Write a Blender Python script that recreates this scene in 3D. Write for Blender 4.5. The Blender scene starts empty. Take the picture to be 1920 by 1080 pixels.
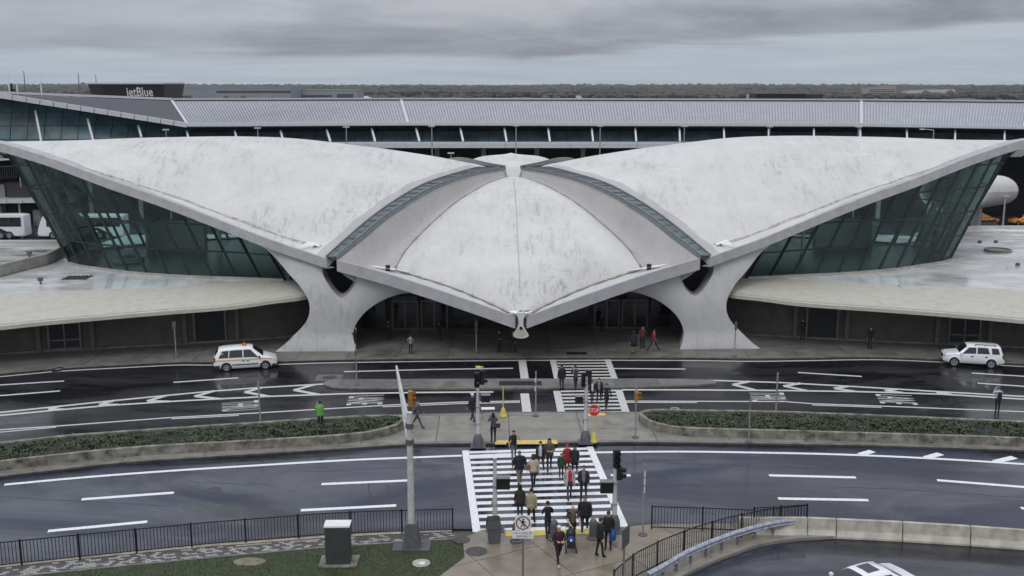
import bpy, bmesh, math, random
from mathutils import Vector, Matrix
from mathutils.geometry import tessellate_polygon
R = math.radians
rng = random.Random(7)
sc = bpy.context.scene
COL = sc.collection

# ------------------------------------------------------------------ camera
cam_d = bpy.data.cameras.new("camera"); cam = bpy.data.objects.new("camera", cam_d); COL.objects.link(cam)
cam.location = (0, 0, 22.0)
cam.rotation_euler = (R(90 - 11.112), 0, 0)
cam_d.sensor_width = 36.0; cam_d.lens = 36.0 * 1950 / 1920
cam_d.clip_start = 0.5; cam_d.clip_end = 20000
sc.camera = cam

# ------------------------------------------------------------------ world, sun, exposure
W = bpy.data.worlds.new("World"); sc.world = W; W.use_nodes = True
def build_world():
    nt = W.node_tree; nt.nodes.clear(); N = nt.nodes.new; L = nt.links.new
    out = N("ShaderNodeOutputWorld"); bg = N("ShaderNodeBackground"); L(bg.outputs[0], out.inputs[0])
    bg.inputs[1].default_value = 1.0
    sky = N("ShaderNodeTexSky"); sky.sky_type = 'NISHITA'; sky.sun_disc = False
    sky.sun_elevation = R(52); sky.sun_rotation = R(200)
    skm = N("ShaderNodeMix"); skm.data_type = 'RGBA'; skm.blend_type = 'MULTIPLY'; skm.inputs[0].default_value = 1.0
    L(sky.outputs[0], skm.inputs[6]); skm.inputs[7].default_value = (.08, .08, .08, 1)
    tc = N("ShaderNodeTexCoord"); sep = N("ShaderNodeSeparateXYZ"); L(tc.outputs["Generated"], sep.inputs[0])
    def M(op, a, b=None, c=None, clamp=False):
        n = N("ShaderNodeMath"); n.operation = op; n.use_clamp = clamp
        for i, v in enumerate((a, b, c)):
            if v is None: continue
            if isinstance(v, (int, float)): n.inputs[i].default_value = v
            else: L(v, n.inputs[i])
        return n.outputs[0]
    def noise(scale, st, loc, det=6, rough=.55, dist=.3):
        mp = N("ShaderNodeMapping"); mp.inputs["Scale"].default_value = st; mp.inputs["Location"].default_value = loc
        L(comb.outputs[0], mp.inputs[0]); n = N("ShaderNodeTexNoise"); n.inputs["Scale"].default_value = scale; n.inputs["Detail"].default_value = det
        n.inputs["Roughness"].default_value = rough; n.inputs["Distortion"].default_value = dist; L(mp.outputs[0], n.inputs["Vector"]); return n.outputs[0]
    def sm(v, a, b, lo=0., hi=1.):
        r = N("ShaderNodeMapRange"); r.interpolation_type = 'SMOOTHSTEP'
        for k, q in enumerate((a, b, lo, hi)): r.inputs[1+k].default_value = q
        L(v, r.inputs[0]); return r.outputs[0]
    def mix(f, a, b):
        x = N("ShaderNodeMix"); x.data_type = 'RGBA'; L(f, x.inputs[0])
        for k, c in ((6, a), (7, b)):
            if isinstance(c, tuple): x.inputs[k].default_value = (*c, 1)
            else: L(c, x.inputs[k])
        return x.outputs[2]
    z = M('MAXIMUM', sep.outputs[2], 0.0)
    den = M('ADD', z, 0.06)
    comb = N("ShaderNodeCombineXYZ"); L(M('DIVIDE', sep.outputs[0], den), comb.inputs[0]); L(M('DIVIDE', sep.outputs[1], den), comb.inputs[1])
    big = noise(.16, (.8, 1, 1), (3.1, 1.7, 0), 7, .5, .4)
    mid = noise(.55, (.7, 1, 1), (7.7, .4, 0), 7, .6, .5)
    # lower edge of the cloud deck, higher towards the right
    edge = M('ADD', .028, M('MULTIPLY', sm(sep.outputs[0], -.05, .55), .030))
    edge = M('ADD', edge, M('MULTIPLY', M('SUBTRACT', mid, .5), .030))
    edge = M('ADD', edge, M('MULTIPLY', M('SUBTRACT', big, .5), .020)); edge = M('ADD', edge, -.002)
    rel = M('SUBTRACT', z, edge)
    deck = sm(rel, -.004, .006)
    soft = sm(sep.outputs[0], -.45, -.10); deck = M('MULTIPLY', deck, M('MULTIPLY_ADD', soft, .45, .55))
    tone = sm(M('ADD', M('MULTIPLY', rel, 20.), M('MULTIPLY', M('SUBTRACT', M('ADD', M('MULTIPLY', big, .5), M('MULTIPLY', mid, .5)), .5), 3.6)), -.05, 1.0)
    vs_ = N("ShaderNodeMapping"); vs_.inputs["Scale"].default_value = (7, 7, 34); vs_.inputs["Location"].default_value = (1.7, .3, .6); L(tc.outputs["Generated"], vs_.inputs[0])
    fn = N("ShaderNodeTexNoise"); fn.inputs["Scale"].default_value = 1.0; fn.inputs["Detail"].default_value = 8; fn.inputs["Roughness"].default_value = .6; fn.inputs["Distortion"].default_value = .35; L(vs_.outputs[0], fn.inputs["Vector"]); fine_n = fn.outputs[0]
    cl = mix(M('ADD', M('MULTIPLY', tone, .62), M('MULTIPLY', sm(fine_n, .32, .68), .46)), (.235, .255, .30), (.49, .505, .555))
    under = mix(sm(mid, .3, .7), (.40, .455, .53), (.475, .525, .59))
    col = mix(deck, under, cl)
    up = N("ShaderNodeMapRange"); up.inputs[1].default_value = 0.08; up.inputs[2].default_value = .75
    up.inputs[3].default_value = 1.0; up.inputs[4].default_value = 2.35; L(z, up.inputs[0])
    vm = N("ShaderNodeVectorMath"); vm.operation = 'SCALE'; L(col, vm.inputs[0]); L(up.outputs[0], vm.inputs[3])
    fin = N("ShaderNodeMix"); fin.data_type = 'RGBA'; fin.inputs[0].default_value = .95
    L(skm.outputs[2], fin.inputs[6]); L(vm.outputs[0], fin.inputs[7])
    L(fin.outputs[2], bg.inputs[0])
build_world()
sun_d = bpy.data.lights.new("sun", 'SUN'); sun = bpy.data.objects.new("sun", sun_d); COL.objects.link(sun)
sun_d.energy = 0.9; sun_d.angle = R(25); sun_d.color = (1, .97, .93)
sun.rotation_euler = (R(38), 0, R(-20))
sc.view_settings.view_transform = 'Standard'; sc.view_settings.look = 'None'
sc.view_settings.exposure = 0.0; sc.view_settings.gamma = 1.0; sc.view_settings.use_curve_mapping = False
sc.render.engine = 'CYCLES'
sc.cycles.max_bounces = 6; sc.cycles.diffuse_bounces = 3; sc.cycles.glossy_bounces = 3
sc.cycles.transparent_max_bounces = 12; sc.cycles.use_denoising = True

# ------------------------------------------------------------------ helpers
def linkmesh(name, me, parent=None):
    o = bpy.data.objects.new(name, me); COL.objects.link(o)
    if parent is not None: o.parent = parent
    return o
class MB:
    def __init__(s): s.v = []; s.f = []; s.m = []
    def add(s, vs, fs, mi=0):
        b = len(s.v); s.v += [tuple(p) for p in vs]
        for f in fs: s.f.append([b + i for i in f]); s.m.append(mi)
    def quad(s, a, b, c, d, mi=0): s.add([a, b, c, d], [(0, 1, 2, 3)], mi)
    def box(s, x0, y0, z0, x1, y1, z1, mi=0):
        s.add([(x0,y0,z0),(x1,y0,z0),(x1,y1,z0),(x0,y1,z0),(x0,y0,z1),(x1,y0,z1),(x1,y1,z1),(x0,y1,z1)],
              [(3,2,1,0),(4,5,6,7),(0,1,5,4),(1,2,6,5),(2,3,7,6),(3,0,4,7)], mi)
    def bar(s, p, q, w, h=None, mi=0, up=(0,0,1)):
        p = Vector(p); q = Vector(q); d = (q - p).normalized(); u = Vector(up)
        if abs(d.dot(u)) > .98: u = Vector((1,0,0))
        sx = d.cross(u).normalized() * (w/2); sy = sx.cross(d).normalized() * ((h or w)/2)
        vs = []
        for c in (p, q): vs += [c - sx - sy, c + sx - sy, c + sx + sy, c - sx + sy]
        s.add(vs, [(0,1,2,3),(7,6,5,4),(0,4,5,1),(1,5,6,2),(2,6,7,3),(3,7,4,0)], mi)
    def tube(s, p, q, r0, r1=None, n=10, mi=0, cap=True):
        r1 = r0 if r1 is None else r1
        p = Vector(p); q = Vector(q); d = (q - p).normalized(); u = Vector((0,0,1))
        if abs(d.dot(u)) > .98: u = Vector((1,0,0))
        a = d.cross(u).normalized(); b = d.cross(a).normalized()
        vs = []
        for c, r in ((p, r0), (q, r1)):
            for i in range(n):
                t = 2*math.pi*i/n; vs.append(c + a*(r*math.cos(t)) + b*(r*math.sin(t)))
        fs = [(i, n+i, n+(i+1) % n, (i+1) % n) for i in range(n)]
        if cap: fs += [tuple(range(n)), tuple(range(2*n-1, n-1, -1))]
        s.add(vs, fs, mi)
    def lathe(s, cx, cy, prof, n=14, mi=0):
        vs = []; k = len(prof)
        for r, z in prof:
            for i in range(n):
                t = 2*math.pi*i/n; vs.append((cx + r*math.cos(t), cy + r*math.sin(t), z))
        fs = []
        for j in range(k-1):
            for i in range(n): fs.append((j*n+i, j*n+(i+1) % n, (j+1)*n+(i+1) % n, (j+1)*n+i))
        fs.append(tuple(range((k-1)*n, k*n))); fs.append(tuple(range(n-1, -1, -1)))
        s.add(vs, fs, mi)
    def grid(s, rows, mi=0, flip=False):
        n = len(rows[0]); vs = [p for r in rows for p in r]; fs = []
        for j in range(len(rows)-1):
            for i in range(n-1):
                f = (j*n+i, j*n+i+1, (j+1)*n+i+1, (j+1)*n+i)
                fs.append(f[::-1] if flip else f)
        s.add(vs, fs, mi)
    def prism(s, pts, z0, z1, mi=0, top_only=False):
        n = len(pts); a = sum(pts[i][0]*pts[(i+1) % n][1] - pts[(i+1) % n][0]*pts[i][1] for i in range(n))
        if a < 0: pts = pts[::-1]
        tri = tessellate_polygon([[Vector((p[0], p[1], 0)) for p in pts]])
        up = []
        for t in tri:
            (ax, ay), (bx, by), (cx, cy) = [pts[i][:2] for i in t]
            up.append(t if (bx-ax)*(cy-ay)-(cx-ax)*(by-ay) > 0 else t[::-1])
        s.add([(p[0], p[1], z1) for p in pts], up, mi)
        if not top_only:
            vs = [(p[0], p[1], z0) for p in pts] + [(p[0], p[1], z1) for p in pts]
            s.add(vs, [(i, (i+1) % n, n+(i+1) % n, n+i) for i in range(n)], mi)
            s.add([(p[0], p[1], z0) for p in pts], [t[::-1] for t in up], mi)
    def build(s, name, mats, parent=None, smooth=False, offset=None):
        if offset: s.v = [(x-offset[0], y-offset[1], z-offset[2]) for x, y, z in s.v]
        me = bpy.data.meshes.new(name); me.from_pydata(s.v, [], s.f)
        if not isinstance(mats, (list, tuple)): mats = [mats]
        for m in mats: me.materials.append(m)
        if len(mats) > 1: me.polygons.foreach_set("material_index", s.m)
        if smooth is True: me.polygons.foreach_set("use_smooth", [True]*len(me.polygons))
        me.validate()
        o = linkmesh(name, me, parent)
        if isinstance(smooth, (int, float)) and smooth is not True and smooth: me.shade_auto(smooth) if hasattr(me, 'shade_auto') else sharp(me, smooth)
        return o
def sharp(me, ang):
    me.polygons.foreach_set("use_smooth", [True]*len(me.polygons))
    try: me.set_sharp_from_angle(angle=R(ang))
    except Exception: pass
def empty(name, loc=(0,0,0), rz=0.0, label=None, cat=None, group=None):
    o = bpy.data.objects.new(name, None); COL.objects.link(o); o.empty_display_size = .3
    o.location = loc; o.rotation_euler = (0,0,rz)
    return tag(o, label, cat, group)
def tag(o, label=None, cat=None, group=None, kind=None):
    if label: o['label'] = label
    if cat: o['category'] = cat
    if group: o['group'] = group
    if kind: o['kind'] = kind
    return o
def struct(o, label=None): o['kind'] = 'structure'; return tag(o, label)
def crom(pts, n=8):
    pts = [Vector(p) for p in pts]; P_ = [pts[0]*2-pts[1]] + pts + [pts[-1]*2-pts[-2]]; out = []
    for i in range(1, len(P_)-2):
        a, b, c, d = P_[i-1:i+3]
        for k in range(n):
            t = k/n
            out.append(.5*((2*b)+(c-a)*t+(2*a-5*b+4*c-d)*t*t+(3*b-a-3*c+d)*t**3))
    out.append(pts[-1]); return out
def resamp(pts, n):
    pts = [Vector(p) for p in pts]; L_ = [0]
    for i in range(1, len(pts)): L_.append(L_[-1]+(pts[i]-pts[i-1]).length)
    out = []; j = 0
    for k in range(n):
        t = L_[-1]*k/(n-1)
        while j < len(pts)-2 and L_[j+1] < t: j += 1
        s_ = (t-L_[j])/max(1e-9, L_[j+1]-L_[j]); out.append(pts[j].lerp(pts[j+1], min(1, max(0, s_))))
    return out
def offset_line(pts, d):
    out = []; n = len(pts)
    for i in range(n):
        a = Vector(pts[max(0, i-1)][:2]); b = Vector(pts[min(n-1, i+1)][:2]); t = (b-a).normalized()
        out.append((pts[i][0]-t.y*d, pts[i][1]+t.x*d))
    return out
def ss(a, b, x):
    t = min(1, max(0, (x-a)/(b-a))); return t*t*(3-2*t)
def lerp(a, b, t): return a+(b-a)*t
def interp(x, xs, ys):
    if x <= xs[0]: return ys[0]
    for i in range(1, len(xs)):
        if x <= xs[i]: return lerp(ys[i-1], ys[i], (x-xs[i-1])/(xs[i]-xs[i-1]))
    return ys[-1]

# ------------------------------------------------------------------ materials
def newmat(name):
    m = bpy.data.materials.new(name); m.use_nodes = True
    nt = m.node_tree; b = nt.nodes["Principled BSDF"]; return m, nt, b
def mat(name, col, rough=.6, metal=0.0, var=.12, scale=3.0, bump=0.0, bscale=None, rvar=0.0, emis=0.0, spec=.5, coat=0.0, col2=None, stretch=None, detail=5):
    m, nt, b = newmat(name); N = nt.nodes.new; L = nt.links.new
    tc = N("ShaderNodeTexCoord"); vec = tc.outputs["Object"]
    if stretch:
        mp = N("ShaderNodeMapping"); mp.inputs["Scale"].default_value = stretch; L(vec, mp.inputs[0]); vec = mp.outputs[0]
    nz = N("ShaderNodeTexNoise"); nz.inputs["Scale"].default_value = scale; nz.inputs["Detail"].default_value = detail; nz.inputs["Roughness"].default_value = .6
    L(vec, nz.inputs["Vector"])
    rp = N("ShaderNodeValToRGB"); e = rp.color_ramp.elements
    c2 = col2 or tuple(c*(1-var*2) for c in col); c1 = tuple(min(1, c*(1+var)) for c in col)
    e[0].position = .32; e[0].color = (*c2, 1); e[1].position = .66; e[1].color = (*c1, 1)
    L(nz.outputs[0], rp.inputs[0]); L(rp.outputs[0], b.inputs["Base Color"])
    b.inputs["Roughness"].default_value = rough; b.inputs["Metallic"].default_value = metal
    b.inputs["Specular IOR Level"].default_value = spec; b.inputs["Coat Weight"].default_value = coat; b.inputs["Coat Roughness"].default_value = .06
    if rvar:
        n2 = N("ShaderNodeTexNoise"); n2.inputs["Scale"].default_value = scale*.5; n2.inputs["Detail"].default_value = 4; L(vec, n2.inputs["Vector"])
        mr = N("ShaderNodeMapRange"); mr.inputs[1].default_value = .35; mr.inputs[2].default_value = .65
        mr.inputs[3].default_value = max(.02, rough-rvar); mr.inputs[4].default_value = min(1, rough+rvar)
        L(n2.outputs[0], mr.inputs[0]); L(mr.outputs[0], b.inputs["Roughness"])
    if bump:
        n3 = N("ShaderNodeTexNoise"); n3.inputs["Scale"].default_value = bscale or scale*6; n3.inputs["Detail"].default_value = 3; L(vec, n3.inputs["Vector"])
        bp = N("ShaderNodeBump"); bp.inputs["Strength"].default_value = bump; bp.inputs["Distance"].default_value = .02
        L(n3.outputs[0], bp.inputs["Height"]); L(bp.outputs[0], b.inputs["Normal"])
    return m
def shell_mat(name, base, dirt, dirtw=.5):
    # weathered white painted concrete: broad blotches, fine scratches and pale washes
    m, nt, b = newmat(name); N = nt.nodes.new; L = nt.links.new
    tc = N("ShaderNodeTexCoord")
    def noise(sc_, det, st=None, rough=.6, dist=0):
        v = tc.outputs["Object"]
        if st:
            mp = N("ShaderNodeMapping"); mp.inputs["Scale"].default_value = st[0:3]
            if len(st) > 3: mp.inputs["Rotation"].default_value = (0, 0, st[3])
            L(v, mp.inputs[0]); v = mp.outputs[0]
        n = N("ShaderNodeTexNoise"); n.inputs["Scale"].default_value = sc_; n.inputs["Detail"].default_value = det; n.inputs["Roughness"].default_value = rough
        n.inputs["Distortion"].default_value = dist
        L(v, n.inputs["Vector"]); return n.outputs[0]
    def ramp(f, p0, p1):
        r = N("ShaderNodeMapRange"); r.inputs[1].default_value = p0; r.inputs[2].default_value = p1; L(f, r.inputs[0]); return r.outputs[0]
    def mix(f, a, c2):
        x = N("ShaderNodeMix"); x.data_type = 'RGBA'; L(f, x.inputs[0])
        for i, c in ((6, a), (7, c2)):
            if isinstance(c, tuple): x.inputs[i].default_value = (*c, 1)
            else: L(c, x.inputs[i])
        return x.outputs[2]
    c = mix(ramp(noise(.28, 7, None, .6), .36, .64), base, tuple(c*.87 for c in base))
    c = mix(ramp(noise(1.7, 9, (1, .4, 1), .7, .5), .42, .80), c, tuple(x*.86 for x in base))
    c = mix(ramp(noise(9, 6, (1, .6, 1, .4), .75), .50, .85), c, tuple(x*.84 for x in base))
    def mul(p, q):
        s_ = N("ShaderNodeMath"); s_.operation = 'MULTIPLY'; L(p, s_.inputs[0])
        if isinstance(q, float): s_.inputs[1].default_value = q
        else: L(q, s_.inputs[1])
        return s_.outputs[0]
    area_ = ramp(noise(.14, 5), .42, .62)
    c = mix(mul(mul(ramp(noise(.8, 10, (2.6, .40, 1, .55), .80, .7), .50, .68), area_), dirtw), c, dirt)
    c = mix(mul(mul(ramp(noise(1.0, 10, (.4, 2.6, 1, -.35), .80, .4), .52, .70), ramp(noise(.13, 3, (1, 1.3, 1)), .46, .62)), dirtw*.4), c, dirt)
    L(c, b.inputs["Base Color"]); b.inputs["Roughness"].default_value = .62
    bp = N("ShaderNodeBump"); bp.inputs["Strength"].default_value = .12; bp.inputs["Distance"].default_value = .03
    L(noise(5, 5, (1, .6, 1)), bp.inputs["Height"]); L(bp.outputs[0], b.inputs["Normal"])
    return m
def asphalt_mat(name, dry, wet, wetness, seed, film=1.0):
    m, nt, b = newmat(name); N = nt.nodes.new; L = nt.links.new
    tc = N("ShaderNodeTexCoord")
    mp = N("ShaderNodeMapping"); mp.inputs["Scale"].default_value = (.45, 1.3, 1); mp.inputs["Location"].default_value = (seed, seed*.7, 0); L(tc.outputs["Object"], mp.inputs[0])
    big = N("ShaderNodeTexNoise"); big.inputs["Scale"].default_value = .16; big.inputs["Detail"].default_value = 6; big.inputs["Roughness"].default_value = .6; big.inputs["Distortion"].default_value = .6
    L(mp.outputs[0], big.inputs["Vector"])
    mid = N("ShaderNodeTexNoise"); mid.inputs["Scale"].default_value = 1.1; mid.inputs["Detail"].default_value = 7; mid.inputs["Roughness"].default_value = .65; L(mp.outputs[0], mid.inputs["Vector"])
    fine = N("ShaderNodeTexNoise"); fine.inputs["Scale"].default_value = 26; fine.inputs["Detail"].default_value = 3; L(tc.outputs["Object"], fine.inputs["Vector"])
    ad = N("ShaderNodeMath"); ad.operation = 'MULTIPLY_ADD'; L(mid.outputs[0], ad.inputs[0]); ad.inputs[1].default_value = .3; L(big.outputs[0], ad.inputs[2])
    mr = N("ShaderNodeMapRange"); mr.inputs[1].default_value = .57; mr.inputs[2].default_value = .73; L(ad.outputs[0], mr.inputs[0])
    mx = N("ShaderNodeMix"); mx.data_type = 'RGBA'; L(mr.outputs[0], mx.inputs[0]); mx.inputs[6].default_value = (*dry, 1); mx.inputs[7].default_value = (*wet, 1)
    sp = N("ShaderNodeMix"); sp.data_type = 'RGBA'; sp.blend_type = 'MULTIPLY'; sp.inputs[0].default_value = .5
    L(mx.outputs[2], sp.inputs[6]); L(fine.outputs["Color"], sp.inputs[7]); L(sp.outputs[2], b.inputs["Base Color"])
    rr = N("ShaderNodeMapRange"); rr.inputs[1].default_value = .54; rr.inputs[2].default_value = .76; rr.inputs[3].default_value = wetness[0]; rr.inputs[4].default_value = wetness[1]
    L(ad.outputs[0], rr.inputs[0]); L(rr.outputs[0], b.inputs["Roughness"])
    bp = N("ShaderNodeBump"); bp.inputs["Strength"].default_value = .10; bp.inputs["Distance"].default_value = .006; L(fine.outputs[0], bp.inputs["Height"]); L(bp.outputs[0], b.inputs["Normal"])
    b.inputs["Specular IOR Level"].default_value = .35
    # patchy film of water over the stone
    wn = N("ShaderNodeTexNoise"); wn.inputs["Scale"].default_value = .11; wn.inputs["Detail"].default_value = 8; wn.inputs["Roughness"].default_value = .62; wn.inputs["Distortion"].default_value = 1.0
    m2 = N("ShaderNodeMapping"); m2.inputs["Scale"].default_value = (.6, 1.5, 1); m2.inputs["Location"].default_value = (seed*1.3, 5+seed, 0); L(tc.outputs["Object"], m2.inputs[0]); L(m2.outputs[0], wn.inputs["Vector"])
    wr_ = N("ShaderNodeMapRange"); wr_.interpolation_type = 'SMOOTHSTEP'; wr_.inputs[1].default_value = .40; wr_.inputs[2].default_value = .64; wr_.inputs[3].default_value = 0; wr_.inputs[4].default_value = film; L(wn.outputs[0], wr_.inputs[0])
    L(wr_.outputs[0], b.inputs["Coat Weight"]); b.inputs["Coat Roughness"].default_value = .10; b.inputs["Coat IOR"].default_value = 1.45
    return m
def paint_mat(name, col, worn, under=(.03,.03,.035)):
    m, nt, b = newmat(name); N = nt.nodes.new; L = nt.links.new
    tc = N("ShaderNodeTexCoord")
    a = N("ShaderNodeTexNoise"); a.inputs["Scale"].default_value = 7; a.inputs["Detail"].default_value = 8; a.inputs["Roughness"].default_value = .7; L(tc.outputs["Object"], a.inputs["Vector"])
    mr = N("ShaderNodeMapRange"); mr.inputs[1].default_value = .62-worn*.2; mr.inputs[2].default_value = .74; L(a.outputs[0], mr.inputs[0])
    mx = N("ShaderNodeMix"); mx.data_type = 'RGBA'; L(mr.outputs[0], mx.inputs[0]); mx.inputs[6].default_value = (*col, 1); mx.inputs[7].default_value = (*[u*.6+c*.25 for u, c in zip(under, col)], 1)
    L(mx.outputs[2], b.inputs["Base Color"]); b.inputs["Roughness"].default_value = .4
    return m
def glass_mat(name, tint, gloss=.9, base_f=.08, rough=.02, opac=0.0, dark=(.02,.03,.03)):
    m, nt, b = newmat(name); N = nt.nodes.new; L = nt.links.new
    nt.nodes.remove(b); out = [n for n in nt.nodes if n.type == 'OUTPUT_MATERIAL'][0]
    tr = N("ShaderNodeBsdfTransparent"); tr.inputs[0].default_value = (*tint, 1)
    gl = N("ShaderNodeBsdfGlossy"); gl.inputs[0].default_value = (*(gloss if isinstance(gloss, tuple) else (gloss,)*3), 1); gl.inputs["Roughness"].default_value = rough
    fr = N("ShaderNodeFresnel"); fr.inputs[0].default_value = 1.5
    ad = N("ShaderNodeMath"); ad.operation = 'ADD'; ad.use_clamp = True; L(fr.outputs[0], ad.inputs[0]); ad.inputs[1].default_value = base_f
    mx = N("ShaderNodeMixShader"); L(ad.outputs[0], mx.inputs[0]); L(gl.outputs[0], mx.inputs[2])
    if opac > 0:
        df = N("ShaderNodeBsdfDiffuse"); df.inputs[0].default_value = (*dark, 1)
        m2 = N("ShaderNodeMixShader"); m2.inputs[0].default_value = opac; L(tr.outputs[0], m2.inputs[1]); L(df.outputs[0], m2.inputs[2]); L(m2.outputs[0], mx.inputs[1])
    else: L(tr.outputs[0], mx.inputs[1])
    L(mx.outputs[0], out.inputs[0])
    return m
M = {}
M['shell'] = shell_mat("weathered_white_concrete", (.60,.595,.572), (.22,.21,.19), .8)
M['shell_side'] = shell_mat("weathered_pale_concrete", (.54,.54,.53), (.30,.28,.26), .6)
M['flange'] = shell_mat("shade_toned_concrete", (.44,.425,.415), (.28,.26,.24), .7)  # shell concrete with the concave flange's shade put into its base colour
M['gutter'] = mat("stained_gutter", (.30,.28,.235), .8, var=.3, scale=3, bump=.3, col2=(.16,.15,.12), detail=8)
M['fascia'] = mat("fascia_concrete", (.40,.395,.405), .65, var=.08, scale=1.2, bump=.1, detail=8)
M['pier'] = shell_mat("pier_concrete", (.47,.47,.465), (.22,.21,.18), .9)
M['canopy'] = mat("beige_canopy_concrete", (.44,.425,.365), .7, var=.06, scale=1.6, bump=.15, detail=9)
M['deck'] = mat("wet_roof_deck", (.55,.56,.55), .22, var=.14, scale=.45, rvar=.18, detail=9, stretch=(.7,1,1))
M['deck_dirty'] = mat("stained_roof_deck", (.42,.42,.40), .4, var=.3, scale=.35, rvar=.3, detail=9, stretch=(.5,1.2,1), col2=(.12,.11,.08))
M['parapet'] = mat("grey_parapet_concrete", (.36,.35,.32), .7, var=.12, scale=1)
M['wall_dark'] = mat("shade_dark_olive_wall", (.085,.083,.066), .75, var=.15, scale=1)  # wall colour darkened to deepen the shade under the canopies
M['metal_frame'] = mat("dark_green_metal", (.012,.02,.02), .45, var=.1)
M['strip_frame'] = mat("grey_skylight_metal", (.22,.24,.25), .45, metal=.5, var=.1)
M['strip_pane'] = mat("skylight_glass", (.11,.135,.14), .2, var=.14, scale=1.5, spec=.5)
M['glass_teal'] = glass_mat("teal_glass", (.68,.84,.81), (.72,.90,.88), -.006)
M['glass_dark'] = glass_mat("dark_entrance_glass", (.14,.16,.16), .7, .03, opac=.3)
M['dark_in'] = mat("dark_interior", (.018,.018,.019), .7, var=.1)  # near-black base stands in for shade in the hall, doorways and recess
M['int_floor'] = mat("interior_floor", (.11,.115,.11), .35, var=.15)
M['int_white'] = mat("interior_plaster", (.66,.67,.65), .6, var=.05)
M['edge_dirt'] = mat("dirty_edge_gutter", (.40,.38,.355), .75, var=.4, scale=2.2, col2=(.20,.19,.17), detail=9)
M['int_grey'] = mat("interior_grey_wall", (.16,.17,.165), .6, var=.1)
M['walk2'] = mat("wet_sidewalk_concrete_b", (.14,.134,.12), .46, var=.16, scale=.7, rvar=.22, bump=.15, bscale=30, detail=8)
M['plaza2'] = mat("wet_plaza_concrete_b", (.195,.185,.16), .42, var=.16, scale=.8, rvar=.2, bump=.15, bscale=30, detail=8)
M['tan2'] = mat("wet_tan_concrete_b", (.205,.176,.138), .36, var=.16, scale=.7, rvar=.2, bump=.15, bscale=30, detail=8)
M['tar'] = mat("tar_sealant", (.008,.008,.009), .35, var=.1)
M['pilaster'] = mat("shade_dark_pilaster", (.12,.117,.10), .75, var=.12)  # carries the street wall's painted shade, a little lighter
M['int_mid'] = mat("interior_pale_grey", (.36,.37,.36), .6, var=.06)
M['leaf2'] = mat("hedge_leaf_pale", (.055,.075,.026), .5, var=.3, scale=2, col2=(.03,.035,.013))
M['alu'] = mat("aluminium_frame", (.16,.16,.16), .45, metal=.6, var=.06)
M['walk'] = mat("wet_sidewalk_concrete", (.165,.157,.14), .5, var=.13, scale=.8, rvar=.22, bump=.15, bscale=30, detail=8)
M['plaza'] = mat("wet_plaza_concrete", (.225,.212,.182), .45, var=.14, scale=.9, rvar=.2, bump=.15, bscale=30, detail=8)
M['plaza_tan'] = mat("wet_tan_concrete", (.215,.18,.135), .38, var=.15, scale=.8, rvar=.2, bump=.15, bscale=30, detail=8)
M['joint'] = mat("dark_joint", (.075,.07,.06), .8, var=.2)
M['kerb'] = mat("kerb_concrete", (.165,.157,.14), .55, var=.2, scale=1.5, bump=.2)
M['wallpanel'] = mat("mossy_planter_concrete", (.25,.235,.195), .75, var=.15, scale=1.6, bump=.25, col2=(.045,.045,.036), detail=8)
M['asph_up'] = asphalt_mat("dark_wet_asphalt", (.020,.020,.024), (.009,.009,.012), (.5,.18), 3.0, .6)
M['asph_near'] = asphalt_mat("blue_wet_asphalt", (.023,.030,.058), (.009,.012,.025), (.40,.12), 11.0, .75)
M['asph_ramp'] = asphalt_mat("ramp_wet_asphalt", (.022,.026,.042), (.009,.011,.019), (.40,.13), 23.0, .75)
M['asph_back'] = asphalt_mat("rear_asphalt", (.045,.045,.047), (.02,.02,.022), (.6,.4), 31.0)
M['paint'] = paint_mat("white_road_paint", (.76,.77,.78), .5)
M['paint_old'] = paint_mat("worn_road_paint", (.56,.56,.53), .6)
M['yellow'] = mat("yellow_tactile", (.62,.46,.12), .55, var=.14, scale=3)
M['yellow2'] = mat("yellow_paint_bright", (.56,.48,.085), .5, var=.12, scale=5)
M['grass'] = mat("wet_grass", (.026,.046,.013), .7, var=.35, scale=2.5, col2=(.03,.028,.013))
M['blade'] = mat("grass_blade", (.030,.060,.013), .55, var=.3, scale=1.2, col2=(.038,.036,.014))
M['soil'] = mat("planter_soil", (.018,.017,.012), .9, var=.2)
M['leaf'] = mat("hedge_leaf", (.034,.052,.018), .55, var=.45, scale=.9, col2=(.014,.020,.008))
M['steel'] = mat("galvanised_steel", (.36,.37,.38), .45, metal=.55, var=.12, scale=4)
M['steel_paint'] = mat("pale_grey_pole_paint", (.46,.46,.455), .5, var=.1, scale=3)
M['steel_dk'] = mat("grey_pole_steel", (.20,.21,.22), .5, metal=.4, var=.12)
M['black'] = mat("black_painted_metal", (.008,.008,.009), .5, var=.15)
M['fence'] = mat("black_railing", (.006,.006,.008), .45, var=.15)
M['bollard'] = mat("dark_grey_moulding", (.085,.09,.095), .55, var=.12, scale=4)
M['orange'] = mat("amber_lens_housing", (.36,.16,.025), .45, var=.12)
M['stopred'] = mat("stop_sign_red", (.55,.02,.03), .35, var=.05)
M['signwhite'] = mat("sign_white", (.72,.71,.71), .4, var=.05)
M['signback'] = mat("sign_back", (.12,.125,.13), .5, metal=.4, var=.1)
M['textred'] = mat("sign_dark_red", (.16,.012,.025), .5, var=.05)
M['textdark'] = mat("sign_lettering", (.05,.05,.06), .5, var=.05)
M['car_white'] = mat("white_car_paint", (.74,.755,.775), .3, var=.02, coat=.6)
M['car_yellow'] = mat("taxi_orange_paint", (.72,.30,.035), .3, var=.03, coat=.6)
M['car_black'] = mat("black_car_paint", (.012,.012,.014), .25, var=.05, coat=.8)
M['car_glass'] = mat("car_glass", (.012,.015,.019), .06, var=.1, spec=.7)
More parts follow.
